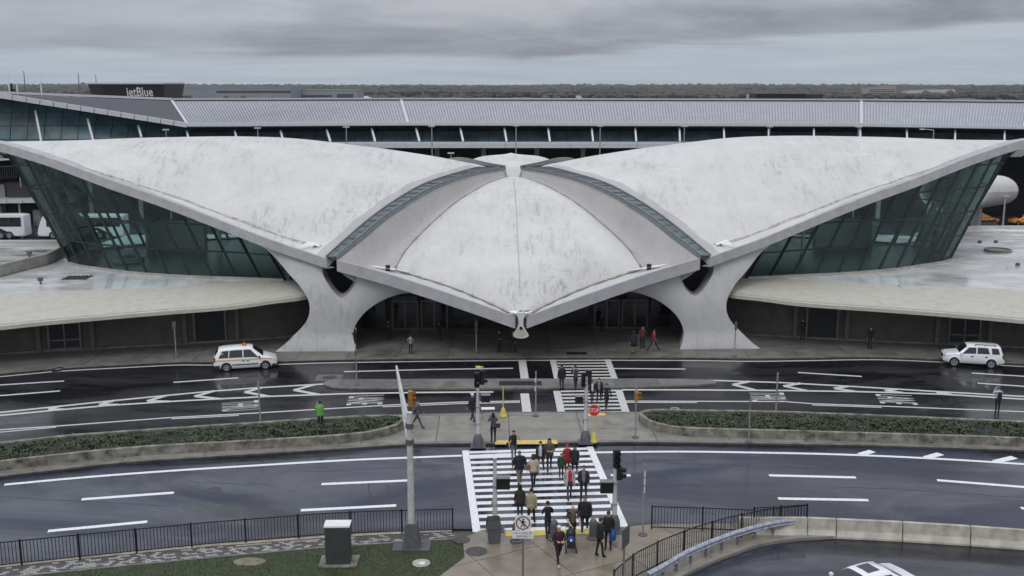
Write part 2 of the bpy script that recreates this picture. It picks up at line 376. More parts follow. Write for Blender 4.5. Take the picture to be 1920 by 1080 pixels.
M['tyre'] = mat("tyre_rubber", (.012,.012,.012), .8, var=.1)
M['rim'] = mat("alloy_rim", (.52,.53,.55), .3, metal=.7, var=.06)
M['trim'] = mat("dark_trim", (.02,.02,.024), .55, var=.1)
M['lamp_red'] = mat("tail_lamp", (.25,.012,.015), .2, var=.05)
M['lamp_clear'] = mat("head_lamp", (.5,.52,.54), .12, var=.05)
M['amber'] = mat("amber_beacon", (.50,.12,.02), .3, var=.1)
M['stripe_gold'] = mat("gold_stripe", (.62,.43,.13), .4, var=.04)
M['bus_blue'] = mat("bus_blue", (.03,.16,.42), .35, var=.04)
M['t5_roof'] = mat("standing_seam_roof", (.40,.41,.45), .5, metal=.2, var=.06, scale=.5)
M['t5_rib'] = mat("seam_rib", (.21,.215,.24), .5, metal=.2, var=.05)
M['t5_dark'] = mat("dark_shingle_roof", (.068,.068,.08), .7, var=.22, scale=3, bump=.3, stretch=(1,4,1))
M['t5_fascia'] = mat("pale_eave_metal", (.50,.515,.54), .5, var=.05)
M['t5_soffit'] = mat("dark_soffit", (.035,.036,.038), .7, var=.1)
M['t5_glass'] = mat("teal_facade_glass", (.055,.115,.135), .38, var=.3, scale=.25, spec=.45)
M['t5_glass2'] = mat("dark_facade_glass", (.085,.130,.150), .3, var=.3, scale=.25, spec=.45)
M['t5_mull'] = mat("facade_mullion", (.016,.024,.03), .5, var=.1)
M['t5_col'] = mat("white_column", (.62,.63,.64), .5, var=.05)
M['t5_void'] = mat("dark_undercroft", (.012,.012,.013), .8, var=.15)  # near-black base stands in for the deep shade below the slab
M['tower'] = mat("dark_tower_cladding", (.03,.03,.038), .45, var=.15)
M['brown'] = mat("dark_brown_panel", (.045,.04,.04), .6, var=.1)
M['tube_white'] = mat("white_tube_concrete", (.62,.61,.59), .6, var=.08, scale=.8)
M['far_field'] = mat("airfield_grass", (.085,.085,.055), .9, var=.3, scale=.01, col2=(.06,.06,.055), stretch=(.3,1,1))
M['far_tree'] = mat("far_woods_leaf", (.050,.047,.032), .9, var=.45, scale=.012, col2=(.026,.030,.024))
M['far_bldg'] = mat("far_grey_cladding", (.23,.24,.26), .7, var=.06, scale=.05)
M['far_white'] = mat("far_white_cladding", (.50,.49,.48), .7, var=.06, scale=.05)
M['far_tan'] = mat("far_tan_brick", (.36,.31,.28), .8, var=.06, scale=.05)
M['far_win'] = mat("far_window_band", (.05,.055,.065), .4, var=.1)
M['paver_a'] = mat("pale_paver", (.30,.30,.29), .6, var=.12, scale=2)
M['paver_b'] = mat("dark_paver", (.085,.08,.075), .6, var=.15, scale=2)
M['cab_green'] = mat("dark_green_cabinet", (.042,.050,.047), .5, var=.12, scale=3)
M['rail_blue'] = mat("blue_grey_guardrail", (.33,.35,.41), .45, metal=.2, var=.2, scale=5, col2=(.19,.20,.25))
M['jersey'] = mat("stained_barrier_concrete", (.42,.395,.33), .7, var=.2, scale=1.3, bump=.2, detail=8)
M['skin'] = mat("skin", (.50,.31,.23), .55, var=.06)
M['manhole'] = mat("cast_iron_cover", (.07,.065,.06), .45, metal=.4, var=.2, scale=6)
M['patch'] = mat("concrete_patch", (.13,.125,.115), .6, var=.2)
M['sand'] = mat("bare_sandy_patch", (.22,.19,.14), .9, var=.2)
M['chalk'] = mat("white_sealant", (.80,.80,.80), .6, var=.05)

# ================================================================== GROUND
def ext(pts, a, b=None):
    b = a if b is None else b
    p = [Vector((q[0], q[1])) for q in pts]
    s = p[0]+(p[0]-p[1]).normalized()*a; e = p[-1]+(p[-1]-p[-2]).normalized()*b
    return [tuple(s)]+[tuple(q) for q in p]+[tuple(e)]
def smooth2(pts, n=5):
    return [(q.x, q.y) for q in crom([(p[0], p[1], 0) for p in pts], n)]
def clip_cell(poly, x0, y0, x1, y1):
    def cut(ps, ins, inter):
        out = []
        for i in range(len(ps)):
            a, b = ps[i-1], ps[i]
            if ins(b):
                if not ins(a): out.append(inter(a, b))
                out.append(b)
            elif ins(a): out.append(inter(a, b))
        return out
    def ix(c): return lambda a, b: (c, a[1]+(b[1]-a[1])*(c-a[0])/(b[0]-a[0]))
    def iy(c): return lambda a, b: (a[0]+(b[0]-a[0])*(c-a[1])/(b[1]-a[1]), c)
    for ins, it in ((lambda p: p[0] >= x0, ix(x0)), (lambda p: p[0] <= x1, ix(x1)), (lambda p: p[1] >= y0, iy(y0)), (lambda p: p[1] <= y1, iy(y1))):
        if not poly: return []
        poly = cut(poly, ins, it)
    return poly
def area(p): return .5*sum(p[i-1][0]*p[i][1]-p[i][0]*p[i-1][1] for i in range(len(p)))
def slabs(parent, poly, ang, sx, sy, z0, z1, mats, gap=.03, ox=0, oy=0, name='slab'):
    ca, sa = math.cos(ang), math.sin(ang)
    q = [(x*ca+y*sa-ox, -x*sa+y*ca-oy) for x, y in poly]
    x0, x1 = min(p[0] for p in q), max(p[0] for p in q); y0, y1 = min(p[1] for p in q), max(p[1] for p in q)
    for i in range(math.floor(x0/sx), math.ceil(x1/sx)):
        for j in range(math.floor(y0/sy), math.ceil(y1/sy)):
            c = clip_cell(q, i*sx+gap/2, j*sy+gap/2, (i+1)*sx-gap/2, (j+1)*sy-gap/2)
            c = [p for k, p in enumerate(c) if (Vector(p)-Vector(c[k-1])).length > 1e-3]
            if len(c) < 3 or abs(area(c)) < .05: continue
            w = [((x+ox)*ca-(y+oy)*sa, (x+ox)*sa+(y+oy)*ca) for x, y in c]
            mb = MB(); dz = rng.uniform(-.003, .003); mb.prism(w, z0, z1+dz)
            mb.build(name, rng.choice(mats), parent)

mb = MB()
mb.quad((-6000, -300, -.12), (6000, -300, -.12), (6000, 9000, -.12), (-6000, 9000, -.12))
struct(mb.build('ground', M['far_field']))
def sheet(name, poly, z, m):
    mb = MB(); mb.prism(poly, z, z, top_only=True); return struct(mb.build(name, m))

TKERB = smooth2(ext([(-39.35,77.13),(-35.61,78.65),(-30.75,79.74),(-26.78,80.55),(-24.34,80.55),(-19.13,80.71),(-13.78,81.28),(0.00,81.94),(13.89,81.94),(19.04,81.69),(23.42,81.86),(29.60,82.19),(34.92,81.36),(40.76,80.06)], 45))
MFAR = smooth2(ext([(-31.84,61.59),(-27.71,63.08),(-22.08,64.23),(-16.57,65.30),(-11.37,66.29),(-7.18,67.02),(-2.89,67.43),(0.91,67.66),(5.07,67.72),(8.33,67.66),(11.60,67.72),(17.80,67.43),(24.57,66.74),(33.79,65.62)], 40))
MNEAR = smooth2(ext([(-29.09,55.89),(-23.39,57.91),(-18.86,58.88),(-10.43,60.44),(-6.59,61.20),(-2.65,61.39),(1.32,61.44),(4.64,61.54),(7.63,61.64),(10.61,61.54),(21.48,61.06),(31.15,60.16)], 40))
NKERB = ext([(-23.73,44.80),(-19.23,45.97),(-14.55,47.04),(-9.22,48.00),(-5.21,48.53),(-2.96,48.75),(-1.47,48.72),(1.06,48.53),(3.47,48.66),(5.91,49.10),(7.30,49.42),(11.37,49.49),(16.11,48.59),(19.28,48.16),(25.03,47.49)], 40)
sheet('upper_road', [(-130, 56), (130, 56), (130, 112), (-130, 112)], 0.0, M['asph_up'])
sheet('near_road', [(x, y+.3) for x, y in NKERB[::-1]]+[(x, y+.6) for x, y in MNEAR], .004, M['asph_near'])
sheet('rear_road', [(-260, 111.5), (260, 111.5), (260, 260), (-260, 260)], -.004, M['asph_back'])
sheet('service_yard', [(-700, 259), (700, 259), (700, 420), (-700, 420)], -.05, M['asph_back'])

# terminal sidewalk: kerb, then slabs with recessed joints, reaching under the building
side = [tuple(p) for p in TKERB]
back = [(120, 118), (-120, 118)]
sw_base = MB(); sw_base.prism(side+back, -.05, .115)
sidewalk = struct(sw_base.build('sidewalk', M['joint']))
mb = MB(); inner = offset_line(side, .32)
for i in range(len(side)-1):
    a, b, c, d = side[i], side[i+1], inner[i+1], inner[i]
    mb.quad((*a, .15), (*b, .15), (*c, .15), (*d, .15)); mb.quad((*a, 0), (*b, 0), (*b, .15), (*a, .15))
mb.build('kerb', M['kerb'], sidewalk)
inn = [p for p in offset_line(side, .34)]
slabs(sidewalk, inn+[(78, 93), (-78, 93)], -0.02, 4.1, 5.2, .06, .148, [M['walk'], M['walk'], M['walk2']], .05, 1.3, 1.0)
mb = MB(); p0, p1 = (4.48,82.87), (6.19,82.87); mb.box(p0[0], p0[1]-.02, .14, p1[0], p1[1]+.75, .156); mb.build('drain_grate', M['black'], sidewalk)

# median between the roadways
med_poly = MFAR+MNEAR[::-1]
mb = MB(); mb.prism(med_poly, -.05, .115)
median = struct(mb.build('median_pavement', M['joint']))
mb = MB()
for line, sgn in ((MFAR, 1), (MNEAR, -1)):
    inn_ = offset_line(line, -.3*sgn)
    for i in range(len(line)-1):
        a, b, c, d = line[i], line[i+1], inn_[i+1], inn_[i]
        if sgn > 0: mb.quad((*d, .15), (*c, .15), (*b, .15), (*a, .15)); mb.quad((*b, 0), (*a, 0), (*a, .15), (*b, .15))
        else: mb.quad((*a, .15), (*b, .15), (*c, .15), (*d, .15)); mb.quad((*a, 0), (*b, 0), (*b, .15), (*a, .15))
mb.build('kerb', M['kerb'], median)
ip = offset_line(MFAR, -.32)+offset_line(MNEAR, .32)[::-1]
slabs(median, ip, .02, 4.6, 2.9, .06, .148, [M['plaza'], M['plaza'], M['plaza2']], .045, 1.1, .2)

# slim kerbed refuge in the upper roadway
ISL = smooth2([(-14.01,74.54),(-13.86,75.31),(-12.87,75.60),(-4.44,75.81),(3.43,75.89),(8.07,75.89),(12.90,75.81),(15.05,75.46),(15.28,74.96),(14.87,74.47),(12.62,74.05),(7.84,73.57),(3.33,73.44),(-4.30,73.30),(-10.16,73.37),(-12.53,73.50),(-13.63,73.98),(-14.01,74.54)], 3)[:-1]
mb = MB(); mb.prism(ISL, -.05, .12)
refuge = struct(mb.build('traffic_island', M['kerb']))
cx = sum(p[0] for p in ISL)/len(ISL)
ii = [(cx+(x-cx)*.993, 0) for x, y in ISL]; cy = sum(p[1] for p in ISL)/len(ISL)
slabs(refuge, [(cx+(x-cx)*.99, cy+(y-cy)*.8) for x, y in ISL], -.004, 3.4, 6, .06, .135, [M['walk'], M['patch']], .04, .5, 1.5)
mb = MB(); a = (-0.96,75.10); b = (2.21,73.98); mb.box(a[0], b[1], .1, b[0], a[1], .14); mb.build('drain_grate', M['black'], refuge)

# ------------------------------------------------------------------ painted markings
def ribbon(pts, w, z):
    pts = [Vector((p[0], p[1])) for p in pts]; l = offset_line(pts, w/2); r = offset_line(pts, -w/2); mb = MB()
    for i in range(len(pts)-1): mb.quad((*r[i], z), (*r[i+1], z), (*l[i+1], z), (*l[i], z))
    return mb
def marking_set(name, lines, w, z, m, child, label=None):
    root = empty(name); struct(root, label)
    for ln in lines: ribbon(ln, w, z).build(child, m, root)
    return root
ZU, ZN = .006, .010
marking_set('lane_marking', [
  [(-44.37,73.03),(-33.78,75.60)], [(-42.67,70.06),(-32.97,73.03)], [(-25.42,75.24),(-20.86,76.47)], [(-13.08,78.19),(-6.69,78.80),(0.08,79.19)], [(7.98,79.12),(13.62,78.96)],
  [(22.19,77.96),(26.79,76.84)], [(35.62,77.81),(42.82,75.96)], [(34.86,75.03),(41.72,73.17)]], .30, ZU, M['paint_old'], 'dash')
marking_set('edge_line', [smooth2([(x, y-.42) for x, y in TKERB], 1)], .26, ZU, M['paint_old'], 'line')
marking_set('centre_line', [
  [(-37.59,62.38),(-33.16,64.33),(-29.79,65.08),(-22.92,66.85),(-17.43,67.83),(-11.80,68.96),(-8.19,69.69),(-3.76,70.31),(0.57,70.56)],
  [(7.76,70.56),(12.05,70.50),(19.19,70.44),(21.04,69.94),(25.70,69.38),(35.00,68.13),(39.29,67.31)]], .22, ZU, M['paint_old'], 'line')
marking_set('lane_marking', [
  [(-37.26,61.78),(-32.94,63.86),(-29.77,64.86)], [(-22.79,66.57),(-18.46,67.31)], [(-8.99,69.20),(-3.74,69.94),(0.56,70.25)], [(7.73,70.25),(13.01,70.19)], [(20.95,69.63),(25.60,69.08)], [(35.13,67.66),(39.04,66.85)]], .18, ZU+.001, M['paint_old'], 'dash')
marking_set('gore_marking', [
  [(-39.30,65.41),(-34.91,67.95),(-31.82,69.20),(-28.61,70.50),(-25.16,71.78),(-21.90,72.96),(-18.60,73.85),(-13.94,74.82)],
  [(-38.93,64.76),(-34.60,67.31),(-31.48,68.42),(-28.23,69.51),(-23.63,70.56),(-17.58,71.65),(-12.34,72.30),(-6.97,72.63),(-1.36,72.76)],
  [(8.90,76.03),(15.43,75.74),(20.28,75.17),(25.75,74.05),(31.17,72.83),(36.70,71.65),(41.07,70.56)],
  [(8.05,73.30),(12.50,73.30),(20.26,73.10),(25.35,72.83),(30.93,72.23),(36.39,71.00),(40.73,69.94)]], .34, ZU, M['paint_old'], 'line')
CHEV = [((-31.88,68.66),(-31.45,69.38),(-30.90,68.60)), ((-28.81,69.75),(-28.11,70.75),(-27.52,69.69)), ((-25.74,70.56),(-24.86,71.91),(-24.15,70.44)), ((-22.73,71.71),(-21.66,73.10),(-20.79,71.07)), ((-19.38,72.70),(-18.46,73.91),(-17.39,71.65)), ((-15.92,73.23),(-14.71,74.68),(-13.83,72.04)), ((16.48,74.61),(17.92,75.53),(17.80,73.23)), ((20.17,74.26),(21.68,75.03),(21.50,73.10)), ((23.73,73.64),(24.95,74.26),(24.98,72.90)), ((27.27,73.10),(28.31,73.50),(28.36,72.56)), ((30.81,72.50),(31.59,72.70),(31.75,72.17))]
root = struct(empty('chevron_marking'))
for a, u_, l_ in CHEV:
    mb = ribbon([u_, a], .42, ZU+.002); m2 = ribbon([a, l_], .42, ZU+.003)
    mb.add(m2.v, m2.f); mb.build('chevron', M['paint_old'], root)
marking_set('stop_line', [[(0.82,81.73),(0.97,76.10)], [(0.91,72.37),(1.03,67.66)]], .62, ZU+.003, M['paint_old'], 'bar')

def crosswalk(name, L0, L1, R0, R1, n, w, sw, z, m, t0=.0, t1=1.0):
    root = struct(empty(name)); L0, L1, R0, R1 = map(Vector, (L0, L1, R0, R1))
    for a, b in ((L0, L1), (R0, R1)): ribbon([a, b], w, z).build('side_bar', m, root)
    for i in range(n):
        t = lerp(t0, t1, i/(n-1)); a = L0.lerp(L1, t); b = R0.lerp(R1, t); d = (b-a).normalized()
        ribbon([a+d*(w/2+.01), b-d*(w/2+.01)], sw, z).build('stripe', m, root)
    return root
crosswalk('crosswalk_marking', (3.31,81.78), (3.44,76.10), (7.76,81.86), (7.80,76.25), 7, .48, .36, ZU+.002, M['paint_old'], .05, .96)
crosswalk('crosswalk_marking', (3.27,73.03), (3.37,67.72), (7.81,73.30), (7.77,67.83), 7, .52, .40, ZU+.002, M['paint_old'], .03, .96)
crosswalk('crosswalk_marking', (-2.85,60.44), (-1.76,48.66), (4.79,61.15), (5.70,49.13), 14, .40, .42, ZN+.002, M['paint'], .03, .985)
marking_set('edge_line', [smooth2([(-28.38,54.93),(-24.30,56.05),(-19.76,57.05),(-15.03,57.91),(-10.15,58.74),(-6.39,59.19),(-3.02,59.56)], 4), smooth2([(-2.57,59.51),(0.00,59.83),(5.19,60.11),(10.40,60.25),(15.23,60.06),(19.99,59.74),(25.19,59.06),(30.17,58.12),(34.06,57.22)], 4)], .30, ZN, M['paint'], 'line')
marking_set('shoulder_tick', [[(21.05,59.74),(22.00,60.35)], [(24.80,59.19),(25.97,59.88)], [(28.65,58.52),(30.15,59.28)]], .5, ZN+.003, M['paint'], 'tick')
marking_set('lane_marking', [
  [(-23.21,52.84),(-18.53,53.77)], [(-23.25,48.78),(-18.67,49.92)], [(-10.66,55.01),(-5.85,55.56)], [(-11.10,51.37),(-6.15,52.01)], [(5.65,56.36),(6.78,56.34)],
  [(14.71,56.34),(19.58,56.01)], [(14.38,52.95),(19.18,52.73)], [(24.03,55.60),(28.99,54.46)], [(26.87,51.65),(31.47,51.03)], [(-32.03,51.03),(-27.88,51.94)]], .32, ZN, M['paint'], 'dash')

def text_geo(txt, bold=0.0):
    cu = bpy.data.curves.new("t", 'FONT'); cu.body = txt; cu.offset = bold; cu.resolution_u = 3
    o = bpy.data.objects.new("t", cu); COL.objects.link(o)
    dg = bpy.context.evaluated_depsgraph_get(); me = o.evaluated_get(dg).to_mesh()
    vs = [tuple(v.co) for v in me.vertices]; fs = [tuple(p.vertices) for p in me.polygons]
    o.evaluated_get(dg).to_mesh_clear(); bpy.data.objects.remove(o); bpy.data.curves.remove(cu)
    x0, x1 = min(v[0] for v in vs), max(v[0] for v in vs); y0, y1 = min(v[1] for v in vs), max(v[1] for v in vs)
    return [((v[0]-x0)/(x1-x0), (v[1]-y0)/(y1-y0)) for v in vs], fs, (x1-x0)/(y1-y0)
def road_word(txt, fl, fr, nl, nr, z, m):
    vs, fs, _ = text_geo(txt); fl, fr, nl, nr = map(Vector, (fl, fr, nl, nr)); mb = MB()
    out = []
    for x, y in vs:
        p = fl.lerp(fr, y).lerp(nl.lerp(nr, y), x); out.append((p.x, p.y, z))
    mb.add(out, [f for f in fs]); o = struct(mb.build('road_lettering', m))
    return o
road_word("THRU", (-20.43,70.19), (-17.96,70.81), (-19.85,68.07), (-17.42,68.72), ZU+.002, M['paint_old'])
road_word("LANE", (-11.66,71.65), (-9.18,72.04), (-11.56,69.57), (-9.07,69.81), ZU+.002, M['paint_old'])
road_word("THRU", (17.18,72.76), (19.69,72.56), (16.93,70.44), (19.43,70.37), ZU+.002, M['paint_old'])
road_word("LANE", (26.23,72.23), (28.71,71.84), (25.86,70.06), (28.36,69.63), ZU+.002, M['paint_old'])
def disc(name, c, r, z, m, ry=None, label=None, parent=None):
    mb = MB(); mb.prism([(c[0]+r*math.cos(t*math.pi/12), c[1]+(ry or r)*math.sin(t*math.pi/12)) for t in range(24)], z-.02, z)
    return mb.build(name, m, parent)
mb = MB(); a, b, c_, d = (-14.89,75.67), (-12.90,75.81), (-13.00,77.43), (-14.97,77.43); mb.prism([a, b, c_, d], .004, .008, top_only=True)
o = struct(mb.build('concrete_patch', M['patch'])); disc('manhole_cover', (-13.92,76.54), .55, .012, M['manhole'], parent=o)

# sealed cracks and patches in the near road
def wiggle(a, b, n, amp, seed):
    q = random.Random(seed); a, b = Vector(a), Vector(b); d = (b-a).normalized(); s_ = Vector((-d.y, d.x)); off = 0; out = []
    for i in range(n+1):
        off += q.uniform(-amp, amp); out.append(tuple(a.lerp(b, i/n)+s_*off))
    return out
tar = struct(empty('sealed_crack'))
for k, (p, q, n, am) in enumerate((((-8.14,55.16),(-7.52,51.86),14,.09), ((-6.96,55.01),(-6.49,52.01),14,.09), ((-18.28,55.24),(-13.03,54.54),22,.12), ((-27.84,53.32),(-17.81,51.86),30,.07), ((8.39,55.24),(13.66,54.69),24,.07), ((17.75,54.46),(27.70,53.02),30,.09), ((-12.30,56.80),(-3.44,57.91),26,.06), ((9.14,58.34),(19.96,57.65),26,.06))):
    ribbon(wiggle(p, q, n, am, k), .07 if k < 2 else .04, ZN-.002).build('seam', M['tar'], tar)
struct(disc('manhole_cover', (-16.46,54.19), .42, .0125, M['manhole']))
struct(disc('manhole_cover', (17.34,77.73), .42, .012, M['manhole']))

# ------------------------------------------------------------------ near side: kerb, pavers, lawn, plaza, ramp
LAWN_TOP = [(-25.60,42.78),(-23.09,43.48),(-18.68,44.53),(-13.35,45.74),(-8.98,46.66),(-5.19,47.25),(-2.41,47.67)]
PL_L = [(-2.41,47.67),(-2.23,45.57),(-3.20,43.85),(-4.97,40.55)]
lk = NKERB[:7]
mb = MB(); lki = offset_line(lk, -.26)
for i in range(len(lk)-1):
    a, b, c_, d = lk[i], lk[i+1], lki[i+1], lki[i]
    mb.quad((*d, .13), (*c_, .13), (*b, .13), (*a, .13)); mb.quad((*b, 0), (*a, 0), (*a, .13), (*b, .13))
kerb_l = struct(mb.build('near_kerb', mat("tan_kerb", (.42,.36,.26), .6, var=.2, scale=2)))
lawn_poly = [tuple(p) for p in LAWN_TOP]+[tuple(p) for p in PL_L[1:]]+[(-23.86,38.40)]
mb = MB(); mb.prism(lawn_poly, -.05, .10); lawn = struct(mb.build('lawn', M['grass']))
strip = [tuple(p) for p in lki[1:]]+[tuple(p) for p in LAWN_TOP[::-1]][:-1]
mb = MB(); mb.prism(strip, -.05, .095); pav = struct(mb.build('paver_strip', M['joint']))
mb = MB(); le = offset_line(LAWN_TOP, .12)
for i in range(len(LAWN_TOP)-1):
    a, b, c_, d = LAWN_TOP[i], LAWN_TOP[i+1], le[i+1], le[i]
    mb.quad((*a, .125), (*b, .125), (*c_, .125), (*d, .125)); mb.quad((*a, .05), (*b, .05), (*b, .125), (*a, .125))
mb.build('edging', M['kerb'], pav)
# individual setts laid in courses along the strip
near_l = resamp([(p[0], p[1], 0) for p in LAWN_TOP[1:]], 75); far_l = resamp([(p[0], p[1], 0) for p in lki[1:]], 75)
pcs = []
for i in range(74):
    for j in range(7):
        o_ = .5 if j % 2 else 0
        def at(k, t):
            k = min(73.999, max(0, k)); i0 = int(k); f = k-i0
            return near_l[i0].lerp(near_l[i0+1], f).lerp(far_l[i0].lerp(far_l[i0+1], f), t)
        t0, t1 = .06+.13*j, .06+.13*j+.115
        pcs.append([at(i+o_+.03, t0), at(i+o_+.94, t0), at(i+o_+.94, t1), at(i+o_+.03, t1)])
rest = MB()
for n_, q in enumerate(pcs):
    pale = rng.random() < .36; z = .115+rng.uniform(-.006, .008)
    if n_ % 7 < 4:
        mb = MB(); mb.prism([(p.x, p.y) for p in q], .08, z); mb.build('paver', M['paver_a' if pale else 'paver_b'], pav)
    else: rest.prism([(p.x, p.y) for p in q], .08, z, mi=0 if pale else 1)
tag(rest.build('paver_course', [M['paver_a'], M['paver_b']], pav), kind='stuff')
# grass: tufts of narrow blades
gb = MB(); gr = random.Random(3)
tri = tessellate_polygon([[Vector((p[0], p[1], 0)) for p in lawn_poly]])
ars = []
for t in tri:
    a, b, c_ = [Vector(lawn_poly[i]) for i in t]; ars.append((abs((b-a).cross(c_-a))/2, a, b, c_))
tot = sum(a[0] for a in ars)
for ar, a, b, c_ in ars:
    for _ in range(int(26000*ar/tot)):
        r1 = math.sqrt(gr.random()); r2 = gr.random(); p = a*(1-r1)+b*(r1*(1-r2))+c_*(r1*r2)
        h = gr.uniform(.03, .085); an = gr.uniform(0, 6.28); w = gr.uniform(.008, .018); lx, ly = gr.uniform(-.04, .04), gr.uniform(-.04, .04)
        gb.add([(p.x-w*math.cos(an), p.y-w*math.sin(an), .1), (p.x+w*math.cos(an), p.y+w*math.sin(an), .1), (p.x+lx, p.y+ly, .1+h)], [(0, 1, 2)])
tag(gb.build('grass', M['blade']), 'short dark wet grass of the corner lawn', kind='stuff')
struct(disc('bare_patch', (-12.26,45.18), .75, .118, M['sand'], .42))
NPL = [NKERB[i] for i in range(6, 16)]
RK = smooth2([(6.27,42.68),(7.52,43.90),(8.97,45.18),(10.45,46.31),(11.94,47.25),(13.37,47.76),(14.75,48.03),(16.17,48.19)], 4)
plz = [tuple(p) for p in PL_L[::-1]]+[tuple(NKERB[7])]+[tuple(p) for p in NKERB[8:13]]+[tuple(RK[-1])]+[tuple(p) for p in RK[::-1][1:]]+[(4.29,40.55)]
mb = MB(); mb.prism(plz, -.05, .09); plaza = struct(mb.build('corner_pavement', M['joint']))
slabs(plaza, plz, .5, 3.3, 3.3, .05, .125, [M['plaza_tan'], M['plaza_tan'], M['tan2']], .035, .4, .9)
mb = MB(); rko = offset_line(RK, -.28)
for i in range(len(RK)-1):
    a, b, c_, d = RK[i], RK[i+1], rko[i+1], rko[i]
    mb.quad((*d, .15), (*c_, .15), (*b, .15), (*a, .15)); mb.quad((*c_, 0), (*b, .15), (*c_, .15), (*c_, .15)) if False else None
    mb.quad((*d, 0), (*c_, 0), (*c_, .15), (*d, .15))
mb.build('kerb', M['plaza'], plaza)
ramp = [tuple(p) for p in rko]+[(19.38,47.73),(24.77,46.95),(29.08,46.37),(24.51,38.40),(4.08,38.40)]
sheet('ramp_road', ramp, .008, M['asph_ramp'])
verge = [(16.17,48.19),(19.45,47.91),(24.88,47.19),(29.18,46.54),(29.69,47.43),(25.29,48.03),(19.48,48.72),(16.11,49.04)]
mb = MB(); mb.prism(verge, -.02, .12); struct(mb.build('ramp_kerb', M['plaza']))
for px_ in range(1): pass
def strip_yellow(a, b, w, z, m):
    o = ribbon([a, b], w, z).build('tactile_strip', m); return struct(o)
strip_yellow((-1.06,61.49), (2.82,61.59), .75, .158, M['yellow'])
strip_yellow((5.06,66.97), (6.29,67.14), .55, .158, M['yellow'])
strip_yellow((-0.32,48.16), (3.90,48.47), .62, .142, M['yellow2'])
for c_, r in (((-2.45,47.49), .42), ((-1.70,46.22), .52)):
    o = disc('manhole_cover', c_, r, .14, M['manhole'])
    tag(o, 'round iron manhole cover at the corner of the lawn' if r < .5 else 'larger round iron manhole cover out on the tan paving', 'manhole cover', 'manhole covers on the corner pavement')
o = disc('ground_light', (-4.22,45.02), .42, .125, M['parapet']); disc('lens', (-4.19,44.99), .15, .14, M['signwhite'], parent=o)
tag(o, 'round concrete cap with a pale centre set in the lawn', 'ground fitting')
# planters: panelled wall, soil, clipped hedge
def planter(near, far, label, hlabel, seed):
    ring = [tuple(p) for p in near]+[tuple(p) for p in far[::-1]]
    if area(ring) < 0: ring = ring[::-1]
    closed = ring+[ring[0]]
    root = empty('planter', (0,0,0)); tag(root, label, 'planter', 'planters on the median')
    rp = resamp([(p[0], p[1], 0) for p in closed], 400); L_ = sum((rp[i+1]-rp[i]).length for i in range(399))
    step = L_/399; per = max(2, int(round(3.0/step)))
    inn_ = offset_line(rp, .28)
    i = 0
    while i < 399:
        j = min(399, i+per); mb = MB(); h = .68+rng.uniform(-.008, .008)
        k1 = j
        for k in range(i, k1):
            a, b, c_, d = rp[k], rp[k+1], inn_[k+1], inn_[k]
            if k == i: a = a.lerp(b, .04); d = (Vector(d).lerp(Vector(c_), .04))
            if k == k1-1: b = rp[k].lerp(rp[k+1], .96); c_ = Vector(inn_[k]).lerp(Vector(inn_[k+1]), .96)
            A_, B_, C_, D_ = [(q[0], q[1]) for q in (a, b, c_, d)]
            mb.quad((*A_, .14), (*B_, .14), (*B_, h), (*A_, h)); mb.quad((*A_, h), (*B_, h), (*C_, h), (*D_, h)); mb.quad((*C_, .14), (*D_, .14), (*D_, h), (*C_, h))
            if k == i: mb.quad((*D_, .14), (*A_, .14), (*A_, h), (*D_, h))
            if k == k1-1: mb.quad((*B_, .14), (*C_, .14), (*C_, h), (*B_, h))
        mb.build('wall_panel', M['wallpanel'], root); i = j
    sp = [(p[0], p[1]) for p in offset_line(resamp([(p[0], p[1], 0) for p in closed], 120), .28)][:-1]
    mb = MB(); mb.prism(sp, .14, .58); mb.build('soil', M['soil'], root)
    # hedge of leaf faces over an uneven mound
    hr = random.Random(seed); lf = MB(); n = resamp([(p[0], p[1], 0) for p in near], 160); f = resamp([(p[0], p[1], 0) for p in far], 160)
    import mathutils
    for _ in range(30000):
        k = hr.random()*158.99; i0 = int(k); fr = k-i0
        a = n[i0].lerp(n[i0+1], fr); b = f[i0].lerp(f[i0+1], fr); w_ = (b-a).length
        if w_ < .9: continue
        m0 = .34/w_; t = hr.uniform(m0, 1-m0); p = a.lerp(b, t)
        cl = mathutils.noise.noise((p.x*1.3, p.y*1.3, seed))
        edge = min(1, min(t-m0, 1-m0-t)*w_/.5)
        hh = .54+(.14+.20*cl+.12*mathutils.noise.noise((p.x*.35, p.y*.35, 3)))*(.35+.65*edge)
        z = hh-abs(hr.gauss(0, .09))
        s_ = hr.uniform(.045, .10); an = hr.uniform(0, 6.28); tl = hr.uniform(-.9, .9); t2 = hr.uniform(-.9, .9)
        ux, uy = Vector((math.cos(an), math.sin(an), tl))*s_, Vector((-math.sin(an), math.cos(an), t2))*s_*.6
        c_ = Vector((p.x, p.y, z)); lf.add([c_-ux, c_+uy, c_+ux, c_-uy], [(0, 1, 2, 3)], 1 if hr.random() < .12+.35*(cl > .22) else 0)
    o = lf.build('hedge', [M['leaf'], M['leaf2']]); tag(o, hlabel, kind='stuff')
PNL = smooth2([(-34.95,54.54),(-29.48,56.71),(-23.72,58.79),(-19.12,59.74),(-14.99,60.44),(-10.57,61.30),(-8.69,62.08),(-7.41,63.19),(-6.91,64.33)], 6)
PFL = smooth2([(-36.90,57.82),(-31.13,60.11),(-27.10,61.59),(-21.64,62.88),(-16.91,63.86),(-11.18,65.13),(-9.12,65.41),(-7.65,65.41),(-6.98,65.08)], 6)
planter(PNL, PFL, 'long curved concrete planter with dark stained panels left of the crossing', 'low dark green hedge filling the left planter', 5)
PNR = smooth2([(8.34,65.62),(8.71,64.33),(9.54,63.39),(11.13,62.68),(16.50,62.18),(21.69,61.69),(26.73,61.25),(31.42,60.72),(36.23,59.97)], 6)
